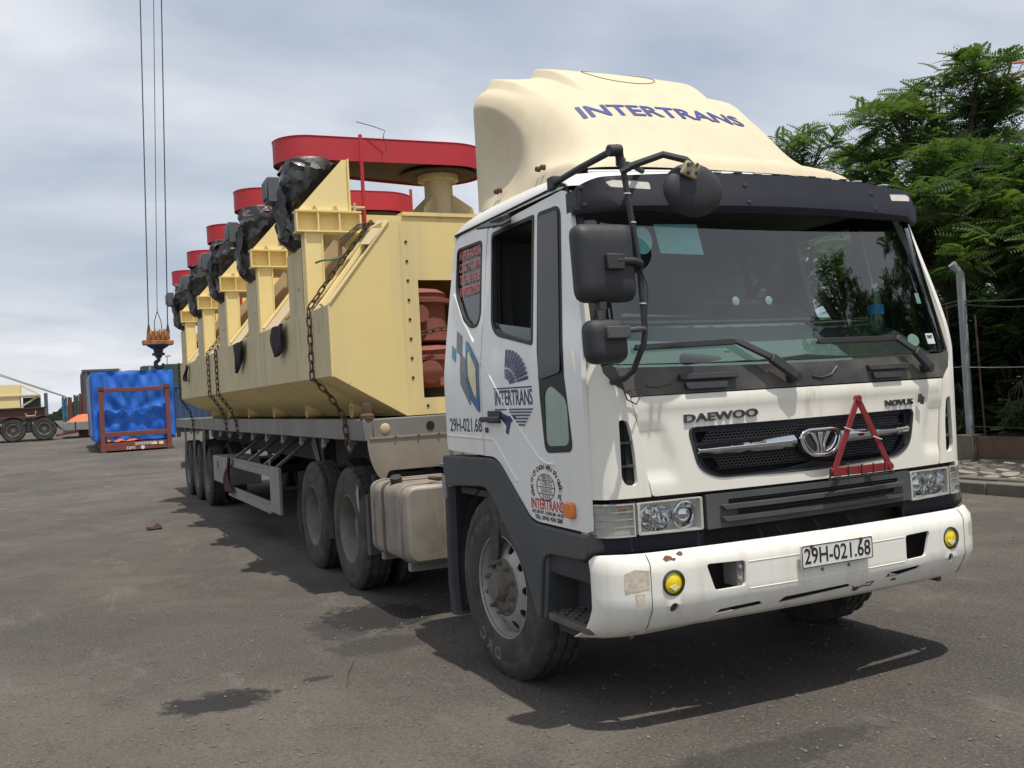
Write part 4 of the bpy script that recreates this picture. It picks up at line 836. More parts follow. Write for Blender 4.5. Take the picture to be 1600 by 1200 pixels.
P('instrument_hood', MB().prism(rpoly([(0.40,1.70),(0.62,1.72),(0.66,1.83),(0.60,1.86),(0.44,1.78)], .03), 'X', 0.28, 0.86), 'dash_dark', truck, bevel=0.02)
sw = MB(); cw = Vector((0.56, 0.80, 1.80)); ax = Vector((0, -0.75, 0.66)).normalized(); u1 = Vector((1, 0, 0)); u2 = ax.cross(u1)
sw.tube([cw+(u1*math.cos(t)+u2*math.sin(t))*0.23 for t in np.linspace(0, 2*math.pi, 29)[:-1]], 0.017, 8, True)
for t in (0.2, 2.0, 4.1): sw.bar(cw, cw+(u1*math.cos(t)+u2*math.sin(t))*0.23, 0.035, 0.015, ax)
sw.cyl(cw-ax*0.03, cw+ax*0.02, 0.06, n=16); sw.cyl(cw, cw-ax*0.35, 0.03, n=10)
P('steering_wheel', sw, 'dash_dark', truck)
for x in (-0.62, 0.60):
    st = P('seat', MB().obox((x, 1.16, 1.50), (0.50, 0.48, 0.16)).obox((x, 1.10, 1.32), (0.42, 0.40, 0.30)), 'cloth_tan', truck, bevel=0.04, seg=3)
    P('backrest', MB().obox((x, 1.42, 1.86), (0.48, 0.13, 0.62), (-0.14, 0, 0)), 'cloth_tan', st, bevel=0.045, seg=3)
    P('headrest', MB().obox((x, 1.47, 2.25), (0.26, 0.10, 0.17), (-0.1, 0, 0)), 'cloth_tan', st, bevel=0.035, seg=3)
P('bunk', MB().box(-1.05, 1.05, 1.55, 1.93, 1.55, 1.68), 'cloth_grey', truck, bevel=0.03)
P('bunk_bundle', MB().obox((-0.8, 1.72, 1.80), (0.38, 0.28, 0.22), (0.1, 0.2, 0.3)), 'label_blue', truck, bevel=0.06, seg=3)
cur = MB(); rw_ = []
for z in (2.58, 2.2, 1.85, 1.72): rw_.append([(-1.02+0.02*math.sin(k*1.1), 1.42+0.021*k, z) for k in range(24)])
P('sleeper_curtain', cur.grid(rw_), 'cloth_grey', truck)
# --- wheel arches, steps, flaps
arch = rpoly([(2.09,1.255),(1.33,1.265),(1.22,1.235),(0.87,0.958),(0.80,0.942),(0.262,0.936),(0.252,0.86),(0.30,0.815),(0.68,0.80),(0.745,0.76),(0.80,0.455),(0.835,0.455),(0.985,0.71),(1.36,1.06),(1.46,1.095),(2.09,1.06)], [.03,.05,.05,.05,.03,.01,.02,.03,.05,.05,.01,.01,.05,.08,.06,.02])
for s in (-1, 1):
    f_ = P('front_fender', MB().prism(arch, 'X', s*1.252, s*1.13), 'grey_plastic', truck, bevel=0.012)
    liner = MB(); rr = []
    for t in np.linspace(math.radians(20), math.radians(200), 19):
        rr.append([(s*x, 1.374-0.63*math.cos(t), 0.52+0.60*math.sin(t)+(0.0)) for x in (1.20, 0.95, 0.70)])
    P('wheel_liner', liner.grid(rr), 'chassis_dark', f_)
    P('step_well', MB().box(min(s*1.02, s*1.05), max(s*1.02, s*1.05), 0.26, 0.80, 0.42, 0.83).box(min(s*1.02, s*1.225), max(s*1.02, s*1.225), 0.285, 0.305, 0.50, 0.86).prism([(0.74,0.78),(0.80,0.455),(0.76,0.455),(0.70,0.79)], 'X', s*1.03, s*1.235), 'grey_plastic', f_, bevel=0.008)
    P('step_skirt', MB().box(min(s*1.10, s*1.225), max(s*1.10, s*1.225), 0.26, 0.72, 0.70, 0.815), 'black_plastic', f_, bevel=0.01)
    sp_ = P('step_plate', MB().prism(rpoly([(s*1.25,0.30),(s*1.25,0.72),(s*1.16,0.79),(s*1.02,0.79),(s*1.02,0.28)], .03), 'Z', 0.462, 0.495), 'step_dust', truck, bevel=0.006)
    for k in range(9):
        for q in range(4): P('step_cleat', MB().obox((s*(1.06+q*0.048), 0.31+k*0.05, 0.498), (0.034, 0.012, 0.012), (0, 0, 0.5 if (k+q) % 2 else -0.5)), 'step_dust', sp_)
    P('step_support', MB().box(min(s*1.07, s*1.20), max(s*1.07, s*1.20), 0.42, 0.70, 0.405, 0.462), 'chassis_dark', sp_, bevel=0.006)
    mf = MB(); rws = []
    for z, y in ((1.06,2.09),(0.8,2.105),(0.45,2.12),(0.26,2.10),(0.24,2.08)): rws.append([(s*1.245,y,z),(s*1.24,y-0.05,z),(s*1.20,y-0.07,z),(s*0.88,y-0.02,z)])
    P('mud_flap', mf.grid(rws), 'black_plastic', f_, bevel=0.01)
    P('arch_bracket', MB().box(min(s*1.235, s*1.255), max(s*1.235, s*1.255), 2.055, 2.12, 0.98, 1.13), 'guard_grey', f_, bevel=0.008)
    P('hanging_flap', MB().prism([(1.45,1.06),(1.37,1.06),(1.33,0.90),(1.36,0.70),(1.45,0.61),(1.475,0.75),(1.44,0.92)], 'X', s*1.205, s*1.222), 'black_plastic', f_, bevel=0.004)
# --- wheels
def tyre_mb(w_, R=0.535):
    n = 120; prof = [(0.284,-0.5,.03),(0.300,-0.5,.012),(0.345,-0.5,.001),(0.415,-0.5,0),(0.43,-0.5,.004),(0.436,-0.5,.002),(0.475,-0.5,.008),(0.500,-0.5,.020)]
    tread = [(R-0.012,-0.5,.030,1),(R,-0.5,.045,1),(R,-0.26,0,1),(R-.013,-0.25,0,0),(R-.013,-0.20,0,0),(R,-0.19,0,1),(R,-0.03,0,2),(R-.013,-0.02,0,0),(R-.013,0.02,0,0)]
    full = [(r, h*w_+o, 0) for r, h, o in prof]+[(r, h*w_+o, q) for r, h, o, q in tread]
    full = full+[(r, -h, q) for r, h, q in reversed(full[:-1])]
    rows_ = []
    for r, h, q in full:
        row = []
        for k in range(n+1):
            t = 2*math.pi*k/n; rr = r
            if q == 1 and (k % 4) == 0: rr -= 0.014
            if q == 2 and (k % 6) == 0: rr -= 0.006
            row.append((h, rr*math.cos(t), rr*math.sin(t)))
        rows_.append(row)
    return MB().grid(rows_)
def front_wheel():
    w0 = P('wheel', tyre_mb(0.295), 'tyre_rubber', None, smooth=28)
    P('rim', MB().lathe([(0.305,-0.118),(0.303,-0.130),(0.292,-0.133),(0.286,-0.118),(0.276,-0.095),(0.268,-0.05),(0.262,0.0),(0.262,0.10),(0.29,0.125)], (0,0,0), 'X', 48), 'rim_silver', w0, local=True)
    hs = [ell(0.224*math.cos(2*math.pi*k/10), 0.224*math.sin(2*math.pi*k/10), 0.026, 0.026, 14) for k in range(10)]
    def dm(u, v):
        r = math.hypot(u, v); h = -0.062-0.062*min(1, max(0, (0.268-r)/0.09))**0.9
        if r < 0.178: h = -0.124
        return (h, u, v)
    P('wheel_disc', MB().sheet(ell(0, 0, 0.268, 0.268, 48), hs, dm, (0.008, 0, 0), 0.03), 'rim_silver', w0, local=True, smooth=50)
    P('hub', MB().lathe([(0.170,-0.125),(0.162,-0.132),(0.12,-0.134),(0.085,-0.134),(0.075,-0.175),(0.066,-0.192),(0.04,-0.198),(0.001,-0.199)], (0,0,0), 'X', 24), 'hub_dust_shade', w0, local=True)
    for k in range(10):
        t = 2*math.pi*(k+.5)/10; y, z = 0.142*math.cos(t), 0.142*math.sin(t)
        P('wheel_nut', MB().cyl((-0.125,y,z),(-0.158,y,z), 0.0175, n=6).cyl((-0.158,y,z),(-0.172,y,z), 0.010, n=8), 'hub_dust_shade', w0, local=True)
    for k, chx in enumerate('DRC'):
        a0 = math.radians(-100-k*14)
        def tm(u, v, a0=a0):
            r = 0.40+v; a = a0+u/0.40; return (-0.1485, -r*math.cos(a)*1.0, r*math.sin(a))
        P('tyre_letter', text_mb(chx, 0.10, lambda u, v: tm(-u, -v), tdir=(0.004,0,0), bold=0.002), 'tyre_letter', w0, smooth=None, local=True)
    for k in range(9):
        a0 = math.radians(40+k*13)
        P('tyre_mark', MB().sheet(rpoly([(-.02,-.015),(.02,-.015),(.02,.015),(-.02,.015)], .006), [], lambda u, v: (-0.1482, -(0.40+v)*math.cos(a0+u/0.4), (0.40+v)*math.sin(a0+u/0.4)), None, 0.1), 'tyre_mark', w0, smooth=None, local=True)
    return w0
def rear_wheel(deep=True):
    w0 = P('wheel', tyre_mb(0.28), 'tyre_rubber', None, smooth=28)
    P('rim', MB().lathe([(0.303,-0.112),(0.303,-0.124),(0.292,-0.128),(0.284,-0.110),(0.272,-0.08),(0.262,-0.03),(0.252,0.04),(0.248,0.10)], (0,0,0), 'X', 48), 'rim_dusty', w0, local=True)
    hs = [ell(0.205*math.cos(2*math.pi*k/10), 0.205*math.sin(2*math.pi*k/10), 0.022, 0.022, 12) for k in range(10)]
    P('wheel_disc', MB().sheet(ell(0, 0, 0.255, 0.255, 48), hs, lambda u, v: (0.095-0.02*math.hypot(u, v)/0.25, u, v), (0.008, 0, 0), 0.04), 'hub_dust_shade', w0, local=True)  # disc darker than the rim, shade of the deep dish put into colour
    P('hub', MB().lathe([(0.165,0.085),(0.16,0.07),(0.125,0.065),(0.115,-0.01),(0.10,-0.04),(0.06,-0.05),(0.001,-0.051)], (0,0,0), 'X', 24), 'hub_dust_shade', w0, local=True)
    for k in range(10):
        t = 2*math.pi*k/10; y, z = 0.145*math.cos(t), 0.145*math.sin(t)
        P('wheel_nut', MB().cyl((0.07,y,z),(0.03,y,z), 0.017, n=6), 'hub_dust_shade', w0, local=True)
    P('inner_tyre', tyre_mb(0.27).xf(Matrix.Translation((0.33,0,0))), 'tyre_rubber', w0, local=True, smooth=28)
    return w0
def put(w0, parent, x, y, z, left=False, steer=0.0, first=False):
    o = w0 if first else copy_tree(w0)
    o.parent = parent; o.location = Vector((x, y, z))-ORIG[parent.name]; o.rotation_euler = (random.random()*6 if not first else 0, 0, (math.pi if left else 0)+steer)
    return o
fw = front_wheel(); put(fw, truck, -1.075, 1.374, 0.522, steer=math.radians(3), first=True); put(fw, truck, 1.075, 1.374, 0.522, True, math.radians(3))
rwh = rear_wheel(); first = True
for y in (4.57, 5.87):
    for s in (-1, 1): put(rwh, truck, s*1.085, y, 0.522, s > 0, 0, first); first = False
# --- chassis, fuel tank, fifth wheel
for s in (-1, 1):
    P('chassis_rail', MB().box(min(s*.38, s*.46), max(s*.38, s*.46), 0.45, 6.9, 0.78, 1.04), 'chassis_dark', truck)
P('axle', MB().cyl((-0.95,1.374,0.5),(0.95,1.374,0.5), 0.07, n=12), 'chassis_dark', truck)
for y in (4.57, 5.87): P('axle', MB().cyl((-0.9,y,0.522),(0.9,y,0.522), 0.10, n=14).lathe([(0.05,-0.2),(0.22,-0.14),(0.26,0),(0.22,0.14),(0.05,0.2)], (0,y,0.522), 'X', 18), 'chassis_dark', truck)
P('engine', MB().box(-0.36, 0.36, 0.5, 1.9, 0.42, 1.05).cyl((0,1.9,0.8),(0,4.4,0.62), 0.06, n=10), 'chassis_dark', truck, bevel=0.03)
P('fifth_wheel', MB().cyl((0,5.2,1.20),(0,5.2,1.26), 0.5, n=28).box(-0.45,0.45,4.95,5.45,1.04,1.20), 'chassis_dark', truck)
P('rear_fender_support', MB().box(-1.15,-0.5,3.95,4.0,0.55,1.02), 'chassis_dark', truck)
tk = P('fuel_tank', MB().prism(rpoly([(-1.20,0.41),(-0.52,0.41),(-0.52,0.985),(-1.20,0.985)], .09, 6), 'Y', 3.0, 3.93), 'tank_alloy', truck, bevel=0.028, seg=3, smooth=40)
if False: P('tank_press', MB().tube([(-0.93+0.12*math.cos(t), 2.998, 0.74+0.10*math.sin(t)) for t in np.linspace(0.6, 4.0, 14)], 0.004, 6).tube([(-1.08,2.998,0.55),(-0.95,2.998,0.50),(-0.8,2.998,0.56)], 0.004, 6), 'tank_alloy', tk)
for y in (3.13, 3.155, 3.80, 3.825):
    lp = rpoly([(-1.203,0.408),(-0.52,0.408),(-0.52,0.989),(-1.203,0.989)], .09, 6)
    P('tank_seam', MB().tube([(x, y, z) for x, z in lp], 0.006, 5, True), 'tank_alloy', tk)
lp = rpoly([(-1.204,0.406),(-0.52,0.406),(-0.52,0.990),(-1.204,0.990)], .09, 6)
P('tank_strap', MB().prism(lp, 'Y', 3.545, 3.605), 'strap_dark', tk)
P('tank_cap', MB().cyl((-1.115,3.46,0.972),(-1.13,3.44,1.035), 0.046, n=18).cyl((-1.11,3.465,0.96),(-1.115,3.46,0.985), 0.036, n=14), 'black_plastic', tk, bevel=0.006)
P('tank_bracket', MB().box(-1.16,-0.5,3.10,3.17,0.345,0.41).box(-1.15,-0.5,3.78,3.85,0.345,0.41), 'guard_grey', tk, bevel=0.008)
P('tank_hose', MB().tube([(-0.85,3.2,1.0),(-0.98,3.10,1.03),(-0.8,3.02,1.02),(-0.62,2.9,1.05)], 0.014, 6), 'chain_rust', tk)
P('air_tank', MB().cyl((-0.95,4.02,0.62),(-0.95,4.30,0.62), 0.12, n=18), 'chassis_dark', truck, bevel=0.02)
P('rear_mudguard', MB().prism(rpoly([(3.99,0.86),(4.05,0.86),(4.06,0.36),(3.98,0.36)], .01), 'X', -1.2, -0.7), 'grey_plastic', truck)
for yy_, z0 in ((4.20, 0.33), (5.225, 0.36), (6.52, 0.28)):
    P('mud_flap', MB().grid([[(-1.215+0.012*math.sin(z*9), yy_+0.03*math.sin(z*6), z), (-1.19, yy_-0.03, z), (-0.72, yy_+0.01, z)] for z in np.linspace(z0, 0.93, 8)]), 'black_plastic', truck)
P('flap_corner', MB().prism([(4.20,0.93),(4.25,0.86),(4.22,0.74),(4.17,0.70),(4.17,0.90)], 'X', -1.218, -1.224), 'apron_metal', truck)
P('catwalk', MB().box(-0.6,0.6,2.2,4.2,1.05,1.075), 'guard_grey', truck)
P('cab_back_pipe', MB().tube([(-0.5,2.25,1.1),(-0.5,2.2,1.9),(-0.3,2.2,2.1),(0.3,2.2,2.0)], 0.03, 8), 'chassis_dark', truck)
# --- lettering on the near side
def onside(cy, cz, off=0.0015, k=1.0): return lambda u, v: (-(sx(cz+v)+off), cy-u, cz+v*k)
P('lettering', text_mb('29H-021.68', 0.135, onside(1.712, 1.448, k=0.85), width=0.50, bold=0.0018), 'ink_navy', truck, smooth=None)
def decal(poly, m, off=0.0015, holes=()):
    if max(p[1] for p in poly) > 1.73: off += 0.002
    P('decal', MB().sheet(poly, list(holes), SIDE(-1, off), None, 0.08), m, truck, smooth=None)
decal([(1.842,2.033),(1.753,1.996),(1.735,1.868),(1.825,1.903)], 'ink_grey')
decal([(1.764,1.891),(1.66,1.838),(1.605,1.575),(1.62,1.572),(1.75,1.703)], 'ink_grey')
decal([(1.91,1.948),(1.847,1.92),(1.834,1.836),(1.898,1.871)], 'ink_teal')
ro_ = [(1.681,1.952),(1.668,1.962),(1.470,1.81),(1.470,1.54),(1.485,1.525),(1.594,1.602),(1.656,1.719)]; ri_ = [(1.652,1.895),(1.628,1.908),(1.492,1.787),(1.496,1.62),(1.53,1.605),(1.625,1.729)]
decal(rpoly(ro_, .015), 'ink_royal', 0.0045, [rpoly(ri_, .02)]); decal(rpoly(shrink(ri_, 0.012), .015), 'ink_cream', 0.0045)
decal([(1.681,1.952),(1.668,1.962),(1.57,1.885),(1.575,1.862),(1.628,1.902),(1.652,1.89),(1.648,1.84),(1.668,1.84)], 'ink_teal', 0.006)
for k in range(10):   # the wing of the emblem, one feather a stripe
    a0 = math.radians(90-k*8.6); a1 = math.radians(90-k*8.6-5.8)
    q = lambda a, r: (1.105-0.285*r*math.cos(a), 1.675+0.195*r*math.sin(a))
    decal([q(a0, 0.50), q(a0, 1.0), q((a0+a1)/2, 1.0), q(a1, 1.0), q(a1, 0.50)], 'ink_navy')
    decal([q(a0, 0.18), q(a0, 0.46), q(a1, 0.46), q(a1, 0.18)], 'ink_navy')
for z in (1.662, 1.545): decal([(1.262,z),(0.782,z),(0.782,z-.008),(1.262,z-.008)], 'ink_navy')
P('lettering', text_mb('INTERTRANS', 0.125, onside(1.02, 1.601, 0.002, 0.95), width=0.475, bold=0.0018), 'ink_navy', truck, smooth=None)
decal([(1.238,1.515),(1.222,1.530),(1.19,1.533),(1.15,1.518),(1.09,1.505),(0.99,1.505),(1.00,1.49),(1.06,1.47),(1.10,1.40),(1.135,1.415),(1.12,1.45),(1.17,1.48),(1.20,1.505)], 'ink_navy')
for k in range(5): z = 1.530-k*0.017; decal([(1.08-0.03*k,z),(0.79+0.022*k,z),(0.80+0.022*k,z-.008),(1.08-0.03*k,z-.008)], 'ink_navy', 0.005)
# round weight table with the company name in an arc
cy0, cz0 = 0.688, 1.140
decal(ell(cy0, cz0, 0.102, 0.070, 32), 'ink_black', 0.0015, [ell(cy0, cz0, 0.096, 0.066, 32)])
for z in (0.035, 0.0, -0.035): h_ = 0.098*math.sqrt(1-(z/0.068)**2); decal([(cy0+(h_ if abs(z) < .01 else h_-0.0),cz0+z+.002),(cy0-h_,cz0+z+.002),(cy0-h_,cz0+z-.002),(cy0+h_,cz0+z-.002)], 'ink_black')
for z, t_ in ((0.050, '8000 KG'), (0.017, '11700 KG'), (-0.018, '23630 KG'), (-0.051, '0 0 KG')):
    P('lettering', text_mb(t_, 0.034, onside(cy0-0.008, cz0+z), width=0.125 if abs(z) < .04 else 0.09, bold=0.0), 'ink_black', truck, smooth=None)
msg = 'CÔNG TY CP DVGN VẬN TẢI QUỐC TẾ'
for k, chx in enumerate(msg):
    if chx == ' ': continue
    a = math.radians(205-k*(230/(len(msg)-1)))
    c, sn = math.cos(a), math.sin(a)
    P('lettering', text_mb(chx, 0.040, lambda u, v: SIDE(-1, 0.0015)(cy0-0.155*c-(u*1.15*sn+v*c), cz0+0.102*sn+(-u*1.15*c+v*sn)*0.85), bold=0.0006), 'ink_black', truck, smooth=None)
P('lettering', text_mb('INTERTRANS', 0.075, onside(0.685, 1.047), width=0.355, bold=0.0015), 'ink_red', truck, smooth=None)
P('lettering', text_mb('34/52 GIÁP BÁT - HOÀNG MAI - HÀ NỘI', 0.026, onside(0.682, 1.007), width=0.35, bold=0.0006), 'ink_black', truck, smooth=None)
P('lettering', text_mb('TEL: 0942 424 288', 0.038, onside(0.672, 0.980, 0.0035, 0.8), width=0.30, bold=0.001), 'ink_black', truck, smooth=None)
for k, t_ in enumerate(('INTERTRANSCORP', 'CONG TY VAN TAI', 'TEL: 0942 424 288', 'INTERTRANS.COM.VN')):
    P('lettering', text_mb(t_, 0.085, lambda u, v: (-(sx(2.5-k*0.078+v)+0.001), 1.70-0.008*k-u*(1-0.03*k), 2.498-k*0.077+v*0.95), width=0.345, bold=0.0012), 'ink_pink', truck, smooth=None)
# --- things kept on the cab
tri = thing('warning_triangle', (0.245, 0.0, 1.13), 'red folding warning triangle hung in front of the grille', 'triangle')
A_, B_, C_ = Vector((0.245,0.015,1.502)), Vector((0.042,0.0,1.142)), Vector((0.445,0.02,1.138))
for p, q in ((A_, B_), (A_, C_)):
    P('bar', MB().bar(p, q, 0.034, 0.010, (0, -1, 0)), 'red_triangle', tri, bevel=0.003)
P('bar', MB().bar(B_-Vector((.02,0,0)), C_+Vector((.015,0,0)), 0.042, 0.010, (0, -1, 0)), 'red_triangle', tri, bevel=0.003)
for c in (A_, B_, C_): P('rivet', MB().cyl(c+Vector((0,-.012,0)), c+Vector((0,.012,0)), 0.018, n=14), 'red_triangle', tri)
P('stand', MB().tube([B_+Vector((-.03,.0,-.035)), C_+Vector((.03,.0,-.035))], 0.006, 6).tube([B_+Vector((-.03,.0,-.035)), B_+Vector((-.02,.0,.02))], 0.005, 6), 'ink_black', tri)
for t in (0.42, 0.58):
    p = A_.lerp(B_, t) if t < .5 else A_.lerp(C_, t)
    P('tie_wire', MB().tube([p+Vector((-.03,-.008,.012)), p+Vector((0,-.012,.0)), p+Vector((.03,-.008,-.008))], 0.003, 5), 'paper_pale', tri)
for x in (0.13, 0.22, 0.30, 0.38): P('tie_wire', MB().bar((x,-.008,1.115),(x+.003,-.008,1.17), 0.005, 0.004, (0,-1,0)), 'ink_black', tri)
bt = thing('water_bottle', (0.83, 0.42, 1.87), 'clear plastic water bottle with blue label behind the windscreen', 'bottle')
P('bottle_body', MB().lathe([(0.001,1.865),(0.040,1.865),(0.046,1.88),(0.046,1.96),(0.043,1.99),(0.046,2.05),(0.030,2.09),(0.016,2.11),(0.015,2.125)], (0.83,0.42,0), 'Z', 20), 'bottle_plastic', bt)
P('bottle_label', MB().lathe([(0.0468,1.965),(0.0472,1.99),(0.0468,2.02)], (0.83,0.42,0), 'Z', 20), 'label_blue', bt)
P('bottle_cap', MB().cyl((0.83,0.42,2.12),(0.83,0.42,2.145), 0.018, n=16), 'crane_white', bt)
# ------------------------------------------------------------------ flatbed trailer
trl = thing('flatbed_trailer', (0, 10.5, 0), 'long grey flatbed trailer coupled behind the white lorry', 'trailer')
YF, YR, ZT = 3.86, 17.55, 1.482
P('side_beam', MB().box(-1.24, -1.16, YF, YR, 1.305, ZT), 'trailer_grey', trl, bevel=0.008)
P('side_beam', MB().box(1.16, 1.24, YF, YR, 1.305, ZT), 'trailer_grey', trl, bevel=0.008)
P('front_beam', MB().box(-1.158, 1.158, YF, YF+0.08, 1.31, ZT), 'trailer_grey', trl, bevel=0.008)
P('rear_beam', MB().box(-1.158, 1.158, YR-0.08, YR, 1.20, ZT), 'trailer_grey', trl, bevel=0.008)
for k in range(34): P('deck_plank', MB().box(-1.155, 1.155, YF+0.085+k*0.397, YF+0.085+k*0.397+0.388, 1.43, 1.468+0.004*random.random()), 'deck_wood', trl)
apr = rpoly([(-1.215,1.318),(1.215,1.318),(1.215,1.25),(1.19,1.12),(1.14,1.02),(1.105,0.985),(1.07,0.985),(1.05,1.055),(-1.05,1.055),(-1.07,0.985),(-1.105,0.985),(-1.14,1.02),(-1.19,1.12),(-1.215,1.25)], [0,0,.05,.05,.04,.02,.03,.06,.06,.03,.02,.04,.05,.05])
P('front_apron', MB().sheet(apr, [], lambda x, z: (x, YF-0.012+0.10*max(0, 1.25-z)**1.5, z), (0, 0.008, 0), 0.08), 'apron_metal', trl, smooth=50)
P('apron_rail', MB().box(-1.20, 1.20, YF-0.022, YF-0.002, 1.318, 1.335), 'apron_metal', trl)
for x in (-0.98, -0.78, -0.6, 0.6, 0.8): P('apron_rivet', MB().cyl((x,YF-0.03,1.326),(x,YF-0.02,1.326), 0.009, n=8), 'chain_rust', trl)
for x in (-1.057, 1.057): P('front_reflector', MB().lathe([(0.001,-0.012),(0.03,-0.011),(0.036,-0.008),(0.042,-0.004),(0.044,0.0)], (x,YF,1.398), 'Y', 20), 'steel_cream', trl)
for x in (-0.665, 0.665): P('hose_port', MB().cyl((x,YF-0.006,1.40),(x,YF+0.02,1.40), 0.036, n=18), 'dark_void', trl)
P('load_stop', MB().lathe([(0.06,0),(0.06,0.03),(0.04,0.05),(0.042,0.10),(0.03,0.13),(0.001,0.135)], (-1.19,YF+0.05,ZT), 'Z', 16), 'chain_rust', trl)
for s in (-1, 1): P('main_beam', MB().box(min(s*.46,s*.54), max(s*.46,s*.54), YF+0.3, YR-0.2, 0.93 if s else 0, 1.42), 'chassis_dark', trl)
for k in range(16): P('cross_member', MB().box(-1.15, 1.15, YF+0.5+k*0.83, YF+0.56+k*0.83, 1.31, 1.425), 'chassis_dark', trl)
for k in range(14):
    y = 4.4+k*0.92
    P('lashing_hook', MB().tube([(-1.18,y,1.30),(-1.19,y,1.235),(-1.20,y+0.03,1.215),(-1.20,y+0.06,1.235),(-1.19,y+0.06,1.27)], 0.017, 7).box(-1.215,-1.16,y-0.03,y+0.035,1.26,1.303), 'guard_grey', trl)
# landing gear
for s in (-1, 1):
    lg_ = P('landing_leg', MB().box(min(s*.72,s*.86), max(s*.72,s*.86), 6.72, 6.86, 0.55, 1.31).box(min(s*.74,s*.84), max(s*.74,s*.84), 6.74, 6.84, 0.28, 0.55), 'chassis_dark', trl, bevel=0.01)
    P('landing_foot', MB().box(min(s*.66,s*.92), max(s*.66,s*.92), 6.66, 6.92, 0.25, 0.28), 'chassis_dark', lg_)
    P('landing_brace', MB().bar((s*.80, 6.85, 0.62), (s*.70, 7.9, 1.25), 0.05, 0.05).bar((s*1.0, 6.55, 1.29), (s*.84, 6.78, 0.62), 0.045, 0.045), 'guard_grey', lg_)
# underrun guard on each side
for s in (-1, 1):
    x0, x1 = sorted((s*1.20, s*1.24))
    ug = P('side_guard', MB().box(x0, x1, 7.34, 7.86, 0.385, 0.925), 'guard_grey', trl, bevel=0.008)
    for z0, z1 in ((0.80, 0.925), (0.36, 0.50)):
        P('guard_rail', MB().box(*sorted((s*1.205, s*1.235)), 7.86, 11.0, z0, z1), 'guard_grey', ug, bevel=0.01)
        for zz in (z0+0.012, z1-0.012): P('guard_bead', MB().box(*sorted((s*1.225, s*1.246)), 7.87, 10.98, zz-0.012, zz+0.012), 'guard_grey', ug)
    P('guard_post', MB().box(*sorted((s*1.19, s*1.20)), 8.0, 8.06, 0.40, 1.0).bar((s*1.2,7.6,0.92),(s*.6,7.9,1.30), 0.03, 0.03), 'guard_grey', ug)
    for k in range(3): P('guard_strut', MB().bar((s*1.2, 8.3+k*1.1, 0.92), (s*.55, 8.7+k*1.1, 1.30), 0.035, 0.035), 'guard_grey', ug)
    P('tool_box', MB().box(*sorted((s*.75, s*1.24)), 11.0, 12.45, 0.49, 0.90), 'guard_grey', trl, bevel=0.015)
    P('box_latch', MB().box(*sorted((s*1.24, s*1.25)), 11.9, 11.94, 0.70, 0.82), 'chain_rust', trl)
# axles and hanging strips
for i, y in enumerate((13.45, 14.76, 16.07)):
    for s in (-1, 1): put(rwh, trl, s*1.085, y, 0.522, s > 0)
    P('axle', MB().cyl((-0.9,y,0.522),(0.9,y,0.522), 0.075, n=12), 'chassis_dark', trl)
    P('spring', MB().bar((-0.5,y-0.5,0.72),(-0.5,y+0.5,0.72), 0.08, 0.10).bar((0.5,y-0.5,0.72),(0.5,y+0.5,0.72), 0.08, 0.10).box(-0.55,-0.45,y-0.62,y-0.5,0.66,1.0).box(0.45,0.55,y-0.62,y-0.5,0.66,1.0), 'chassis_dark', trl)
    for s in (-1, 1):
        P('tyre_curtain', MB().grid([[(s*(1.235+0.012*math.sin(z*8+i)), y+yy+0.06*math.sin(z*5+i), z) for yy in (-0.17, -0.05, 0.06, 0.17)] for z in np.linspace(0.50+0.07*i, 1.30, 8)]), 'rubber_seal', trl)
P('rear_bumper', MB().box(-1.2, 1.2, YR-0.12, YR-0.02, 0.45, 0.58).box(-0.7,-0.6,YR-0.1,YR-0.04,0.55,1.2).box(0.6,0.7,YR-0.1,YR-0.04,0.55,1.2), 'guard_grey', trl, bevel=0.01)
P('rear_mud_flap', MB().box(-1.24, -1.16, YR-0.02, YR, 1.10, 1.305), 'trailer_grey', trl)
P('brake_hose', MB().tube([(-0.3,2.05,1.9),(-0.35,2.6,1.45),(-0.3,3.2,1.25),(-0.5,3.85,1.40)], 0.018, 7).tube([(-0.1,2.05,1.9),(-0.1,2.7,1.5),(-0.2,3.3,1.3),(-0.4,3.85,1.40)], 0.018, 7), 'chassis_dark', trl)

# ------------------------------------------------------------------ the yellow machine on the trailer
mach = thing('flotation_machine', (0, 9.3, 1.485), 'long pale yellow steel tank with five red belt covers on the flatbed trailer', 'machine')
Y0, Y1 = 3.98, 14.66
hexo = [(-0.82,1.49),(-1.432,1.85),(-1.432,2.44),(-0.892,3.128),(0.892,3.128),(1.432,2.44),(1.432,1.85),(0.82,1.49)]
hole = [(-0.66,1.632),(0.66,1.632),(0.66,2.632),(-0.66,2.632)]
fp = P('front_plate', MB().sheet(hexo, [hole], lambda x, z: (x, Y0, z), (0, 0.012, 0), 0.4), 'yellow_steel', mach)
P('plate_edge', MB().bar((-1.438,Y0-0.004,2.44),(-0.896,Y0-0.004,3.13), 0.012, 0.02, (0,-1,0)).box(-1.444,-1.432,Y0-0.008,Y0+0.02,1.845,2.44), 'yellow_bracket', fp)
for s in (-1, 1):
    for k in range(8): P('plate_bolt', MB().cyl((s*(0.75), Y0-0.006, 2.955-k*0.164), (s*0.75, Y0+0.004, 2.955-k*0.164), 0.012, n=10), 'chain_bolt', fp)
for k in range(7): P('plate_bolt', MB().cyl((-0.63+k*0.21, Y0-0.006, 1.565), (-0.63+k*0.21, Y0+0.004, 1.565), 0.012, n=10), 'chain_bolt', fp)
P('seam_weld', MB().box(-0.80, -0.795, Y0-0.003, Y0, 1.53, 3.10), 'yellow_steel', fp)
P('rear_plate', MB().sheet(hexo, [], lambda x, z: (x, Y1-0.012, z), (0, 0.012, 0), 0.5), 'yellow_steel', mach)
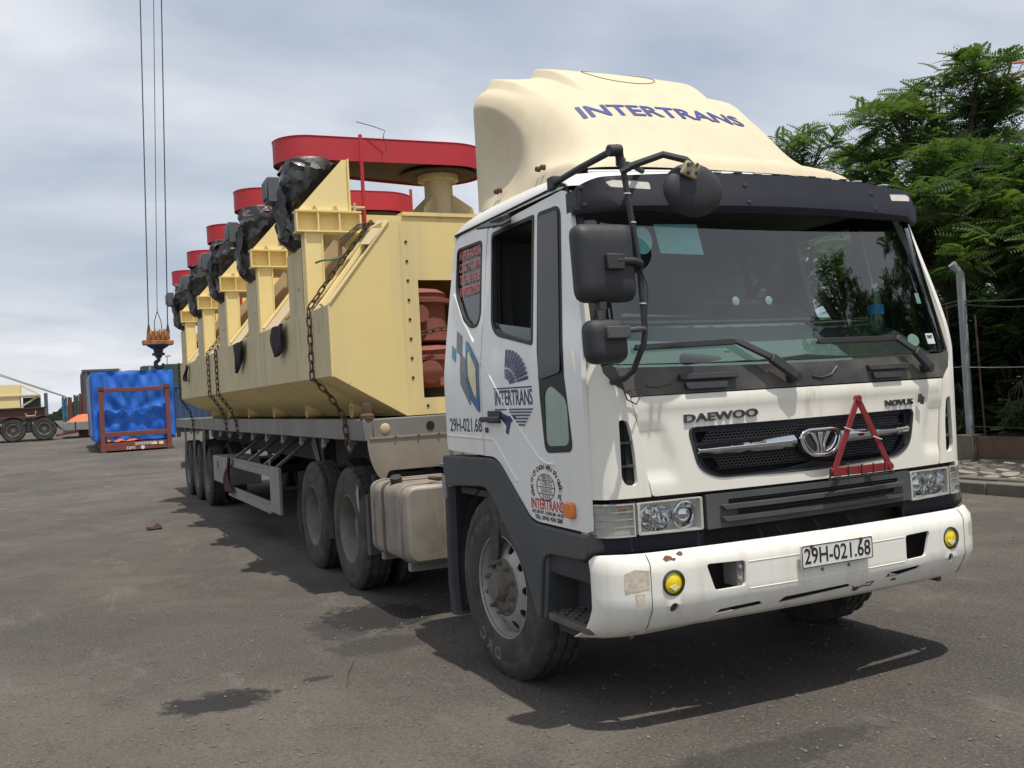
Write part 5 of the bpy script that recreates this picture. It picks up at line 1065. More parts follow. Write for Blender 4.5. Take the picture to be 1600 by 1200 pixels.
yb = [Y0+0.012, 4.55, 6.32, 8.5, 10.7, 12.9, Y1-0.012]
for s in (-1, 1):
    for a, b in zip(yb[:-1], yb[1:]):
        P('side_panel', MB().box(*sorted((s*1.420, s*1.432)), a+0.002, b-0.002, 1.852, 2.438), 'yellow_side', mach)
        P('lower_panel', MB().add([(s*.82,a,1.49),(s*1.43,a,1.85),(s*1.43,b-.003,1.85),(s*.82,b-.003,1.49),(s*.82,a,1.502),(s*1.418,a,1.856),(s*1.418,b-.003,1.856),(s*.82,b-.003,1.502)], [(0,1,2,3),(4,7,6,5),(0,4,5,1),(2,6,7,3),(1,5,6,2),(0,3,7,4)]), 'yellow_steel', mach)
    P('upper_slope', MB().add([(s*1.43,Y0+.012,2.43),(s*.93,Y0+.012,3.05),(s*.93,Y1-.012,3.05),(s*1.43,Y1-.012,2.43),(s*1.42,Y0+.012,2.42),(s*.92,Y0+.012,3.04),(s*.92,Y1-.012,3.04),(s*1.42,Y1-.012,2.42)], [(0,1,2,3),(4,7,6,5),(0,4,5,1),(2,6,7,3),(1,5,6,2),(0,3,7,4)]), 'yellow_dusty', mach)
    P('top_rail', MB().box(*sorted((s*.86, s*.95)), Y0+.012, Y1-.012, 3.02, 3.12), 'yellow_steel', mach)
    # front flange of the slope, a raised strip
    P('slope_flange', MB().bar((s*1.425, Y0+0.30, 2.46), (s*.90, Y0+0.30, 3.13), 0.03, 0.07, (0,1,0)), 'yellow_bracket', mach)
P('tank_shade_plate', MB().box(-0.86, 0.86, 5.6, Y1-0.02, 3.098, 3.106), 'yellow_steel', mach)  # plate added to dim the tank inside, left off near the front opening
P('floor_panel', MB().box(-0.80, 0.80, Y0+.012, Y1-.012, 1.489, 1.5), 'yellow_steel', mach)
for k in range(6):
    y = 4.9+k*1.75
    for s in (-1, 1):
        P('lifting_tube', MB().lathe([(0.065,0.0),(0.065,0.42),(0.055,0.42),(0.055,0.0),(0.065,0.0)], (s*0.62+(0 if s > 0 else -0.42), y, 1.552), 'X', 16), 'yellow_bracket', mach)
for s in (-1, 1):
    for b in yb[1:-1]: P('weld_seam', MB().tube([(s*1.4325, b+0.002*math.sin(z*40), z) for z in np.linspace(1.86, 2.43, 12)], 0.0045, 5), 'yellow_side', mach)
rd = random.Random(77)
for k in range(22):
    y_ = rd.uniform(4.1, 13.8); w_ = rd.uniform(0.03, 0.10); h_ = rd.uniform(0.15, 0.5); zt = rd.choice((2.43, 2.43, 2.2, 2.05))
    P('drip_mark', MB().grid([[(-1.4345, y_+w_*q+0.01*math.sin(t*4+k), zt-h_*t) for q in (-0.5*(1-.6*t), 0.5*(1-.6*t))] for t in np.linspace(0, 1, 5)]), 'drip_stain', mach)
for k in range(0):
    x_ = rd.uniform(-1.3, -0.75); zt = rd.uniform(2.0, 2.5)+0.3*(x_ > -1); h_ = rd.uniform(0.1, 0.35); w_ = rd.uniform(0.02, 0.05)
    P('drip_mark', MB().grid([[(x_+w_*q, Y0-0.0025, zt-h_*t) for q in (-0.5*(1-.6*t), 0.5*(1-.6*t))] for t in np.linspace(0, 1, 4)]), 'drip_stain', mach)
PITCH = 2.21
for i in range(5):
    y = 4.78+PITCH*i
    for s in ((-1,) if True else ()):
        # front post and its deep side plate
        post = MB().add([(-1.40,y,2.465),(-1.262,y,2.64),(-1.262,y,3.165),(-1.40,y,3.165),(-1.40,y+.012,2.465),(-1.262,y+.012,2.64),(-1.262,y+.012,3.165),(-1.40,y+.012,3.165)], [(0,1,2,3),(4,7,6,5),(0,4,5,1),(1,5,6,2),(2,6,7,3),(3,7,4,0)])
        post.box(-1.414,-1.40,y-0.012,y+0.13,2.45,3.165).box(-1.262,-1.250,y-0.012,y+0.13,2.655,3.165)
        du = P('drive_frame', post, 'yellow_bracket', mach)
        P('side_plate', MB().box(-1.414,-1.402,y+0.16,y+0.74,2.452,3.05).box(-1.402,-1.28,y+0.45,y+0.462,2.46,3.05), 'yellow_side', du)
        P('rear_post', MB().box(-1.40,-1.26,y+0.74,y+0.752,2.45,3.165), 'yellow_bracket', du)
        bx = MB().box(-1.485,-0.885,y-0.03,y+0.12,3.346,3.362).box(-1.485,-0.885,y-0.03,y+0.12,3.165,3.181).box(-1.478,-0.89,y+0.05,y+0.062,3.181,3.346)
        bm_ = P('cross_beam', bx, 'yellow_bracket', du)
        for x in (-1.478, -1.285, -1.09, -0.897): P('stiffener', MB().box(x-0.006, x+0.006, y-0.026, y+0.05, 3.181, 3.346), 'yellow_bracket', du)
        P('rear_beam', MB().box(-1.485,-0.885,y+0.62,y+0.77,3.165,3.362), 'yellow_bracket', du)
        tri_ = [(-1.46,3.362),(-0.99,3.362),(-0.99,3.835),(-1.03,3.835)]
        P('gusset', MB().prism(tri_, 'Y', y+0.02, y+0.034), 'yellow_bracket', du)
        P('gusset', MB().prism(tri_, 'Y', y+0.60, y+0.614), 'yellow_bracket', du)
        P('gusset_flange', MB().box(-0.99,-0.975,y-0.01,y+0.63,3.362,3.84), 'yellow_bracket', du)
        for x in (-1.31, -1.12): P('gusset_bolt', MB().cyl((x,y-0.005,3.362),(x,y-0.005,3.40), 0.014, n=8).cyl((x,y-0.005,3.362),(x,y-0.005,3.375), 0.024, n=6), 'steel_cream', du)
        P('adjuster', MB().cyl((-0.97,y+0.02,3.40),(-0.84,y+0.02,3.40), 0.016, n=8).box(-0.95,-0.93,y-0.01,y+0.05,3.362,3.44), 'steel_cream', du)
        # motor wrapped in black film
        mo = Vector((-1.33, y+0.37, 3.43)); rwm = []; rq = random.Random(90+i)
        ph_ = [rq.random()*6.28 for _ in range(6)]; NR, NA = 26, 40
        key = [(0,-1.25,.22),(.12,-1.25,.25),(.25,-1.29,.23),(.42,-1.39,.16),(.6,-1.44,.115),(.75,-1.43,.13),(.9,-1.40,.15),(.97,-1.38,.11),(1,-1.38,.05)]
        for j in range(NR):
            t = j/(NR-1); k0 = max(q for q in range(len(key)-1) if key[q][0] <= t+1e-9); k1 = k0+1; f_ = (t-key[k0][0])/(key[k1][0]-key[k0][0])
            cx = key[k0][1]*(1-f_)+key[k1][1]*f_; rad = key[k0][2]*(1-f_)+key[k1][2]*f_; z = 3.87-0.86*t; row = []
            for k in range(NA+1):
                a = 2*math.pi*(k % NA)/NA
                wob = 1+0.10*abs(math.sin(2.5*a+5*t+ph_[0]))+0.09*abs(math.sin(4.5*a-7*t+ph_[1]))-0.10*abs(math.sin(1.5*a+11*t+ph_[2]))+rq.uniform(-.045,.045)
                row.append((cx+rad*wob*math.cos(a), mo.y+min(rad, .23)*wob*math.sin(a), z+rq.uniform(-.012,.012)-0.06*math.cos(a)*t))
            row[-1] = row[0]; rwm.append(row)
        mw = MB().grid(rwm); mw.f.append(list(range((NR-1)*(NA+1), (NR-1)*(NA+1)+NA)))
        wr = P('motor_wrap', mw, 'black_wrap', du, smooth=28)
        P('film_collar', MB().grid([[(-1.25+(0.20+0.055*t+0.03*t*math.sin(5*a+i)+0.02*rq.random())*math.cos(a), mo.y+(0.19+0.04*t+0.02*rq.random())*math.sin(a), 3.895-(0.075+0.045*math.sin(3*a+i*2)+0.03*rq.random())*t) for a in np.linspace(0, 2*math.pi, 41)[:-1]]+[(-1.05, mo.y, 3.895-0.08*t)] for t in np.linspace(0, 1, 6)]), 'clear_wrap', du, smooth=25)
        P('terminal_box', MB().box(-1.66,-1.55,y+0.26,y+0.46,3.48,3.71).box(-1.68,-1.66,y+0.28,y+0.44,3.51,3.68), 'grey_box', du, bevel=0.012)
        fl_ = MB(); rw2 = []
        for t in np.linspace(0, 1, 9): rw2.append([(-1.57+0.03*math.sin(k*1.9+i+t*5)+0.05*t+rq.uniform(-.015,.015), y+0.16+0.055*k*(1-.25*t)+0.02*rq.random(), 3.60-0.46*t+0.04*math.sin(k*2.0+i)) for k in range(8)])
        P('loose_film', fl_.grid(rw2), 'black_wrap', du, smooth=35)
    # bearing housing and belt cover
    sxp, syp = 0.12, y+0.58
    P('deck_beam', MB().box(-0.88, 0.90, y+0.12, y+0.24, 3.12, 3.36).box(-0.88, 0.90, y+0.86, y+0.98, 3.12, 3.36).box(-0.45,0.72,y+0.10,y+1.02,3.36,3.395), 'yellow_steel', du)
    bh = P('bearing_housing', MB().lathe([(0.26,3.395),(0.26,3.425),(0.165,3.43),(0.145,3.55),(0.142,3.80),(0.205,3.81),(0.205,3.86),(0.10,3.865)], (sxp,syp,0), 'Z', 28).box(sxp-.34,sxp+.34,syp-.34,syp+.34,3.395,3.42), 'steel_cream', du, smooth=30)
    for k in range(4):
        a = math.pi/4+k*math.pi/2; c, sn = math.cos(a), math.sin(a)
        P('housing_rib', MB().add([(sxp+c*q+(-sn)*t*0.008, syp+sn*q+c*t*0.008, z) for t in (-1, 1) for q, z in ((0.14,3.42),(0.38,3.42),(0.36,3.50),(0.15,3.66))], [(0,1,2,3),(4,7,6,5),(0,4,5,1),(1,5,6,2),(2,6,7,3),(3,7,4,0)]), 'steel_cream', du)
    for k in range(8):
        a = 2*math.pi*k/8; P('flange_bolt', MB().cyl((sxp+.18*math.cos(a),syp+.18*math.sin(a),3.79),(sxp+.18*math.cos(a),syp+.18*math.sin(a),3.82), 0.014, n=6), 'steel_cream', du)
    # stadium-shaped cover, wider over the spindle
    c1, r1, c2, r2 = Vector((-1.24, y+0.51)), 0.30, Vector((0.14, y+0.62)), 0.47
    d_ = (c2-c1); an = math.atan2(d_.y, d_.x); off_ = math.asin((r2-r1)/d_.length); outl = []
    for t in np.linspace(an+math.pi/2+off_, an+3*math.pi/2-off_, 17): outl.append((c1.x+r1*math.cos(t), c1.y+r1*math.sin(t)))
    for t in np.linspace(an-math.pi/2-off_, an+math.pi/2+off_, 25): outl.append((c2.x+r2*math.cos(t), c2.y+r2*math.sin(t)))
    ins = [(p[0]*0.985-0.008, (p[1]-(y+.57))*0.98+(y+.57)) for p in outl]
    n = len(outl); mbc = MB()
    mbc.add([(p[0],p[1],3.875) for p in outl]+[(p[0],p[1],4.095) for p in outl], [(k,(k+1) % n,n+(k+1) % n,n+k) for k in range(n)]+[tuple(range(n,2*n))])
    cov_ = P('belt_cover', mbc, 'red_cover', du, smooth=40)
    P('cover_lip', MB().tube([(p[0],p[1],4.095) for p in outl], 0.006, 5, True), 'red_cover', du)
    P('cover_floor', MB().sheet(ins, [ell(sxp, syp, 0.20, 0.20, 20)], lambda u, v: (u, v, 3.90), (0,0,0.008), 0.4), 'cover_inside', du)
    P('belt_pulley', MB().lathe([(0.12,3.88),(0.36,3.885),(0.38,3.875),(0.38,3.86),(0.30,3.858),(0.12,3.866)], (sxp,syp,0), 'Z', 32), 'cover_inside', du)
    for (px_, py_) in ((-0.82, y+0.10), (0.42, y+0.02)): P('support_rod', MB().cyl((px_,py_,3.10),(px_,py_,4.10), 0.018, n=8), 'red_cover', du)
    P('slope_rib', MB().bar((-1.41,y-0.12,2.48),(-0.93,y-0.12,3.07), 0.02, 0.10, (0,1,0)).bar((-1.41,y+0.95,2.48),(-0.93,y+0.95,3.07), 0.02, 0.10, (0,1,0)), 'yellow_bracket', du)
    P('slope_gusset', MB().bar((-1.30,y+0.30,2.58),(-0.93,y+0.30,3.05), 0.34, 0.02, (0,1,0)), 'yellow_dusty', du)
P('slope_return', MB().add([(-0.892,Y0+.002,3.128),(-1.06,Y0+.002,2.92),(-1.06,Y0+.30,2.98),(-0.892,Y0+.30,3.19),(-0.892,Y0+.002,3.14),(-1.07,Y0+.002,2.93)], [(0,1,2,3),(3,2,5,4)]), 'yellow_dusty', mach)
P('cover_wire', MB().tube([(-0.60,4.86,4.09),(-0.585,4.85,4.0),(-0.58,4.85,3.93)], 0.004, 5).tube([(-0.60,4.88,4.09),(-0.57,4.9,4.16),(-0.68,4.92,4.20),(-0.83,4.95,4.24)], 0.004, 5), 'wire_dark', mach)
# red oxide castings carried inside the tank
for (x, y, r, z0, z1, lab) in ((-0.30, 4.75, 0.33, 1.72, 2.12, 'dull red ribbed casting low inside the tank front opening'), (-0.34, 4.85, 0.26, 2.14, 2.66, 'dull red drum casting standing above the others in the tank front opening'), (-0.72, 4.62, 0.17, 1.74, 2.06, 'small domed red casting at the left edge of the tank opening'), (0.35, 4.8, 0.32, 1.72, 2.5, 'tall dull red casting deep in the tank behind the cab')):
    t_ = thing('red_casting', (x, y, 1.51), lab, 'casting', 'red castings inside the tank')
    P('casting_body', MB().lathe([(r*.7,z0),(r,z0+.02),(r*.95,z0+.1),(r*.9,z1-.12),(r*.98,z1-.06),(r*.7,z1-.02),(r*.2,z1),(0.001,z1)], (x,y,0), 'Z', 26), 'red_oxide', t_)
    P('casting_flange', MB().lathe([(r*.9,z1-.16),(r*1.1,z1-.15),(r*1.1,z1-.11),(r*.9,z1-.10)], (x,y,0), 'Z', 26), 'red_oxide', t_)
    P('casting_foot', MB().box(x-r*.8, x+r*.8, y-r*.8, y+r*.8, 1.505, 1.54).cyl((x,y,1.54),(x,y,z0+.03), r*.5, n=14), 'chassis_dark', t_)
    P('casting_port', MB().cyl((x-r*.4,y-r*.8,z1-.26),(x-r*.4,y-r*1.15,z1-.26), r*.32, n=16), 'red_oxide', t_)
# ------------------------------------------------------------------ chains, strap, rags
lm = MB(); lk = [(0.030*math.cos(t)+(0.020 if math.cos(t) > 0 else -0.020), 0.021*math.sin(t), 0) for t in np.linspace(0, 2*math.pi, 13)[:-1]]
lm.tube(lk, 0.0075, 5, True); link_me = mesh_of(lm, 'link', 'chain_rust', 60)
def chain(path, label, sag=0):
    P_ = [Vector(p) for p in path]; t_ = thing('lashing_chain', tuple(P_[-1]), label, 'chain', 'lashing chains over the tank')
    seg = []; 
    for a, b in zip(P_[:-1], P_[1:]): seg.append((b-a).length)
    tot = sum(seg); d = 0; k = 0
    while d < tot:
        q = d; j = 0
        while j < len(seg)-1 and q > seg[j]: q -= seg[j]; j += 1
        dr = (P_[j+1]-P_[j]).normalized(); p = P_[j]+dr*q
        sdv = dr.orthogonal().normalized(); up = sdv.cross(dr)
        if k % 2: sdv, up = up, -sdv
        M_ = Matrix((dr, sdv, up)).transposed().to_4x4(); M_.translation = p-ORIG[t_.name]
        o = bpy.data.objects.new('link', link_me); COL.objects.link(o); o.parent = t_; o.matrix_local = M_
        d += 0.078; k += 1
    return t_
chain([(-0.95,4.36,3.16),(-1.12,4.42,2.94),(-1.30,4.55,2.68),(-1.452,4.62,2.46),(-1.452,4.62,1.86),(-1.34,4.50,1.70),(-1.26,4.35,1.50),(-1.262,4.30,1.30),(-1.25,4.28,1.24)], 'rusty lashing chain over the near front corner of the yellow tank')
chain([(-1.0,10.3,3.0),(-1.2,10.25,2.75),(-1.452,10.12,2.46),(-1.452,10.1,1.86),(-1.30,10.05,1.62),(-1.262,9.9,1.46),(-1.25,9.8,1.25)], 'rusty lashing chain hanging right of its twin midway along the yellow tank')
chain([(-1.0,11.1,3.0),(-1.2,11.0,2.75),(-1.452,10.92,2.46),(-1.452,10.9,1.86),(-1.30,10.85,1.62),(-1.262,10.8,1.46),(-1.25,10.75,1.25)], 'rusty lashing chain hanging left of its twin midway along the yellow tank')
chain([(-1.452,14.6,2.46),(-1.452,14.6,1.86),(-1.30,14.6,1.62),(-1.262,14.6,1.46),(-1.25,14.6,1.25)], 'rusty lashing chain at the far rear end of the yellow tank')
chain([(-0.64,4.30,2.12),(-0.52,4.33,2.20),(-0.35,4.36,2.24),(-0.05,4.4,2.26)], 'short slack chain across the red castings inside the tank')
gs = MB(); rws = []
for t in np.linspace(0, 1, 12):
    p = Vector((-0.90,4.50,3.18)).lerp(Vector((-1.36,4.66,2.86)), t)+Vector((0,0,-0.08*math.sin(t*math.pi)+0.02*math.sin(t*9))); rws.append([p+Vector((0,-.03,0)), p+Vector((0,.02,0.012))])
gs.grid(rws)
gst = solo('green_strap', gs, 'strap_green', (-1.0, 4.5, 3.0), 'frayed green webbing strap trailing from the top of the near chain', 'strap')
q = gst.modifiers.new('t', 'SOLIDIFY'); q.thickness = 0.01
wl = MB()
for k in range(3): wl.tube([(-0.90+0.03*k,4.45,3.20),(-1.0,4.50,3.19-0.02*k),(-1.15,4.58,3.06-0.03*k)], 0.007, 5)
P('strap_cord', wl, 'wire_dark', gst)
def rag(c, w_, h_, label, m='rag_dark', sd=0):
    rr = []; r_ = random.Random(sd)
    for i in range(9):
        t = i/8; wd = w_*(0.65+0.5*math.sin(t*2.4+sd))*(1-0.45*t)
        rr.append([(c[0]-0.03-0.028*math.sin(j*1.9+t*4)-0.02*t, c[1]-wd/2+wd*j/6+0.12*w_*math.sin(t*5+sd), c[2]-h_*t+(0.05*h_*math.sin(j*2.1+sd) if i in (0, 8) else 0)) for j in range(7)])
    o = solo('rag', MB().grid(rr), m, c, label, 'rag', 'dark rags hanging on the yellow tank', smooth=70, sub=1)
    s_ = o.modifiers.new('t', 'SOLIDIFY'); s_.thickness = 0.012; return o
rag((-1.445,5.85,2.42), 0.62, 0.30, 'dark rag hanging on the tank side nearest the front chain', sd=1)
rag((-1.445,8.15,2.42), 0.80, 0.36, 'dark rag hanging on the tank side, second from the front', sd=2)
rag((-1.445,13.35,2.40), 0.80, 0.26, 'dark rag hanging near the far end of the yellow tank', sd=4)
o = rag((-1.26,10.6,0.93), 0.75, 0.50, 'plum coloured rag slung over the grey side guard of the trailer', 'rag_plum', 5); o['group'] = 'rags on the trailer'
# ------------------------------------------------------------------ blue tarpaulin bundle on a flat rack
g0 = gz(34)
rk = thing('flat_rack', (-0.95, 37, g0), 'red brown flat rack container frame holding the blue wrapped load', 'flat rack')
for x in (-2.05, 0.22): P('corner_post', MB().box(x-0.08, x+0.08, 33.95, 34.10, g0+0.02, 2.64), 'rack_red', rk, bevel=0.01)
P('top_beam', MB().box(-1.97, 0.14, 33.97, 34.08, 2.47, 2.62), 'rack_red', rk, bevel=0.01)
P('mid_beam', MB().box(-1.97, 0.14, 33.97, 34.08, 0.85, 1.02), 'rack_red', rk, bevel=0.01)
P('sill', MB().box(-1.97, 0.14, 33.99, 34.12, g0+0.06, g0+0.34), 'rack_red', rk, bevel=0.01)
for x in (-2.05, 0.22):
    for z in (g0+0.06, 2.62): P('corner_casting', MB().box(x-0.10, x+0.10, 33.93, 34.13, z-0.07, z+0.07), 'container_brown', rk, bevel=0.01)
P('rack_floor', MB().box(-2.1, 0.27, 34.12, 39.9, g0+0.08, g0+0.36), 'rack_red', rk)
for x in (-2.05, 0.22): P('corner_post', MB().box(x-0.08, x+0.08, 39.75, 39.9, g0+0.02, 2.64), 'rack_red', rk)
P('rack_number', text_mb('200585 2', 0.13, lambda u, v: (-0.62+u, 33.985, g0+0.27+v), width=0.75, bold=0.003), 'plate_white', rk, smooth=None)
P('rack_number', text_mb('22P3', 0.13, lambda u, v: (-1.13+u, 33.985, g0+0.13+v), width=0.30, bold=0.003), 'plate_white', rk, smooth=None)
P('rack_panel', MB().box(-0.16, 0.0, 33.98, 33.99, g0+0.20, g0+0.31).box(-0.42, -0.22, 33.98, 33.99, g0+0.21, g0+0.30), 'plate_white', rk)
P('rack_disc', MB().cyl((-0.72,33.98,g0+0.13),(-0.72,33.99,g0+0.13), 0.07, n=18), 'plate_white', rk)
load = thing('wrapped_load', (-0.95, 37, g0+0.36), 'tall load wrapped in creased bright blue tarpaulin on the flat rack', 'load')
def crumple(x0, x1, z0, z1, y, nx, nz, amp, sd):
    r_ = np.random.default_rng(sd); ph = r_.random((7, 3))*6.28; rows_ = []
    fan = [(r_.uniform(-1, 1), r_.uniform(1.5, 4)) for _ in range(7)]
    for j in range(nz+1):
        row = []
        for i in range(nx+1):
            x = x0+(x1-x0)*i/nx; z = z0+(z1-z0)*j/nz; a = math.atan2(z-(z0+z1)*0.45, x-(x0+x1)/2); rr = math.hypot(x-(x0+x1)/2, z-(z0+z1)*0.45)
            d = sum(math.sin(k_*2.6*a+p_*3+1.5*rr)*0.5 for p_, k_ in fan)*min(1, rr)*0.30+sum(math.sin(x*(2+q*2.3)+ph[q,0]+z)*math.sin(z*(1.2+q*0.8)+ph[q,1]+1.3*x) for q in range(7))*0.22
            e = min(i, nx-i, j, nz-j)/2.0
            row.append((x, y+amp*d*min(1, e), z))
        rows_.append(row)
    return MB().grid(rows_)
P('tarp_front', crumple(-2.30, 0.48, g0+0.40, 3.24, 34.35, 44, 44, 0.10, 1), 'tarp_blue', load, smooth=80)
P('tarp_side', crumple(34.35, 39.2, g0+0.40, 3.24, 0, 40, 30, 0.10, 2).xf(Matrix(((0,-1,0,-2.30),(1,0,0,0),(0,0,1,0),(0,0,0,1)))), 'tarp_blue', load, smooth=80)
P('tarp_side', crumple(34.35, 39.2, g0+0.40, 3.24, 0, 30, 20, 0.10, 3).xf(Matrix(((0,1,0,0.48),(1,0,0,0),(0,0,1,0),(0,0,0,1)))), 'tarp_blue', load, smooth=80)
P('tarp_top', MB().grid([[(x, y, 3.24+0.03*math.sin(x*5)*math.sin(y*3)*(0 if x in (-2.30, 0.48) else 1)) for x in np.linspace(-2.30, 0.48, 12)] for y in np.linspace(34.35, 39.2, 14)]), 'tarp_blue', load, smooth=80)
P('tarp_back', MB().box(-2.28, 0.46, 39.15, 39.2, g0+0.4, 3.22), 'tarp_blue', load)
for k in range(5):
    x = -1.9+k*0.5; P('rope', MB().tube([(x, 34.27, 3.1-0.35*(k % 3)), (x+0.1*math.sin(k), 34.26, 2.2-0.3*(k % 2)), (x+0.15*math.cos(k*2), 34.27, 1.5)], 0.006, 5), 'rope_pale', load)
for k in range(7):
    y = 34.6+k*0.6; P('rope', MB().tube([(-2.39, y, 3.15), (-2.40, y+0.12, 2.0), (-2.39, y+0.04, 0.9)], 0.012, 5), 'rope_pale', load)
tb = MB(); rr = []
for j in range(6): rr.append([(-1.9+0.13*i, 34.15+0.05*j, g0+0.36+0.10*math.sin(i*1.7+j)*math.sin(j*0.6+.2)+0.05*random.random()) for i in range(10)])
solo('tarp_scrap', tb.grid(rr), 'tarp_orange', (-1.3, 34.3, g0+0.37), 'orange tarpaulin scrap lying on the sill of the flat rack', 'tarp', smooth=70)

# ------------------------------------------------------------------ crane hook block
hk = thing('crane_hook_block', (0.24, 36.5, 3.6), 'rusty orange crane hook block hanging from wire ropes above the blue load', 'crane hook')
P('sheave_cover', MB().prism(rpoly([(-0.20,4.50),(-0.16,4.80),(0.0,4.86),(0.48,4.86),(0.64,4.80),(0.68,4.50)], .06), 'Y', 36.30, 36.70), 'hook_orange', hk, bevel=0.02)
for x in (-0.08, 0.10, 0.28, 0.46): P('sheave', MB().cyl((x,36.5,4.68),(x+0.07,36.5,4.68), 0.27, n=24), 'hook_orange', hk, bevel=0.01)
P('counterweight', MB().prism(rpoly([(-0.34,4.32),(-0.36,4.50),(0.80,4.47),(0.78,4.30)], .03), 'Y', 36.22, 36.78), 'hook_orange', hk, bevel=0.02)
P('block_neck', MB().lathe([(0.46,4.32),(0.34,4.22),(0.20,4.14),(0.16,4.02),(0.24,3.98),(0.24,3.90),(0.13,3.88),(0.12,3.80)], (0.22,36.5,0), 'Z', 18), 'hook_dark', hk)
P('hook', MB().tube([(0.22,36.5,3.84),(0.22,36.5,3.72),(0.10,36.5,3.62),(0.10,36.5,3.48),(0.22,36.5,3.40),(0.36,36.5,3.46),(0.38,36.5,3.58)], [.08,.08,.09,.10,.10,.08,.04], 10), 'hook_dark', hk)
P('wire_rope', MB().tube([(-0.10,36.5,4.9),(0.23,36.5,18.0),(0.85,36.5,43)], 0.022, 6), 'wire_rope', hk)
P('wire_rope', MB().tube([(0.61,36.5,4.9),(1.03,36.5,18.1),(1.83,36.5,43)], 0.022, 6), 'wire_rope', hk)
P('wire_rope', MB().tube([(0.25,36.5,5.6),(0.735,36.5,18.1),(1.66,36.5,43)], 0.014, 6), 'wire_rope', hk)
for x in (-0.10, 0.61): P('rope_socket', MB().cyl((x,36.5,4.75),(x+0.01,36.5,5.12), 0.085, 0.03, n=12), 'hook_dark', hk)
for dx_ in (-0.12, 0.12): P('sling', MB().tube([(0.25,36.5,5.65),(0.25+dx_,36.45,5.25),(0.25+dx_*1.2,36.45,4.88)], 0.016, 6), 'wire_rope', hk)
# ------------------------------------------------------------------ lowbed trailer on the left
gL = gz(47)
lb = thing('lowbed_trailer', (-5.0, 47, gL), 'rusty brown lowbed trailer at the left edge of the yard', 'trailer')
P('main_beam', MB().box(-12, -4.0, 46.6, 48.6, 1.70, 2.16), 'container_brown', lb, bevel=0.02)
P('beam_flange', MB().box(-12, -3.96, 46.5, 48.7, 2.16, 2.22).box(-12, -3.98, 46.5, 48.7, 1.64, 1.70), 'chassis_dark', lb)
P('end_post', MB().box(-4.04, -3.88, 46.5, 46.7, 1.64, 2.86), 'container_grey', lb)
P('hand_rail', MB().tube([(-4.85,46.45,1.95),(-4.80,46.45,1.82),(-4.45,46.45,1.82),(-4.40,46.45,2.05)], 0.03, 6), 'steel_cream', lb)
def far_wheel(parent, x, y, z, r):
    w_ = P('wheel', MB().lathe([(r*.55,0.10),(r*.62,-0.02),(r*.9,-0.03),(r*.98,0.02),(r,0.08),(r,0.30),(r*.9,0.36)], (x,y,z), 'Y', 36), 'tyre_rubber', parent)
    P('rim', MB().lathe([(r*.55,0.10),(r*.56,-0.01),(r*.50,-0.01),(r*.46,0.10),(r*.40,0.16),(r*.2,0.14),(0.001,0.12)], (x,y,z), 'Y', 28), 'rim_dusty', w_)
    P('hub', MB().cyl((x,y+0.14,z),(x,y-0.02,z), r*.16, n=14), 'hub_dust_shade', w_)
for x in (-6.75, -5.39, -4.09): far_wheel(lb, x, 46.45, gL+0.54, 0.54)
for x in (-6.75, -5.39, -4.09): P('mudguard', MB().grid([[(x+0.62*math.cos(t), y, gL+0.54+0.62*math.sin(t)) for y in (46.4, 46.9)] for t in np.linspace(0.3, 2.84, 12)]), 'chassis_dark', lb)
P('suspension', MB().box(-7.2, -3.7, 46.9, 48.3, gL+0.4, gL+0.75).box(-4.9,-4.6,46.5,46.9,gL+0.45,1.66), 'chassis_dark', lb)
P('strut', MB().bar((-3.75,46.6,1.55),(-3.35,46.6,1.1), 0.10, 0.10), 'chassis_dark', lb)
yl = thing('steel_frame_load', (-6.5, 47.6, 2.22), 'pale yellow steel box frame with sloping braces on the lowbed', 'steel frame')
P('upper_panel', MB().box(-12, -5.03, 46.9, 48.4, 2.82, 3.32), 'yellow_bracket', yl)
P('lower_panel', MB().box(-12, -5.06, 46.9, 48.4, 2.24, 2.74), 'yellow_bracket', yl)
P('mid_flange', MB().box(-12, -4.2, 46.85, 48.45, 2.74, 2.82), 'steel_cream', yl)
P('brace', MB().bar((-5.03,46.95,3.28),(-4.24,46.95,2.82), 0.08, 0.08), 'yellow_bracket', yl)
P('brace', MB().bar((-5.03,47.6,3.28),(-4.24,47.6,2.82), 0.08, 0.08), 'yellow_bracket', yl)
P('brace', MB().bar((-5.05,46.95,2.26),(-4.24,46.95,2.76), 0.08, 0.08), 'steel_cream', yl)
P('grey_block', MB().box(-4.95,-4.2,47.3,48.3,2.23,2.70), 'container_grey', yl)
ld = thing('low_trailer', (-2.6, 47.6, gL), 'low grey platform trailer half hidden behind the blue load', 'trailer')
P('platform', MB().box(-3.30, 1.5, 46.8, 49.0, 1.02, 1.42), 'guard_grey', ld, bevel=0.02)
for x in (-2.75, -2.1, -1.3): P('platform_band', MB().box(x-0.03, x+0.03, 46.77, 46.8, 1.0, 1.44), 'chassis_dark', ld)
P('undercarriage', MB().box(-2.6, 1.2, 47.2, 48.6, gL+0.05, 1.02), 'container_brown', ld)
P('tow_arm', MB().bar((-3.6,46.9,gL+0.18),(-2.6,46.9,gL+0.32), 0.10, 0.10), 'rack_red', ld)
rr = []
for j in range(9): rr.append([(-3.1+0.16*i, 46.9+0.22*j, 1.43+0.36*math.sin(math.pi*i/9.0)*math.sin(math.pi*j/8.0)*(0.75+0.5*random.random())) for i in range(10)])
solo('tarp_heap', MB().grid(rr), 'tarp_orange', (-2.4, 47.8, 1.43), 'heap of orange tarpaulin on the low grey platform', 'tarp', smooth=40)
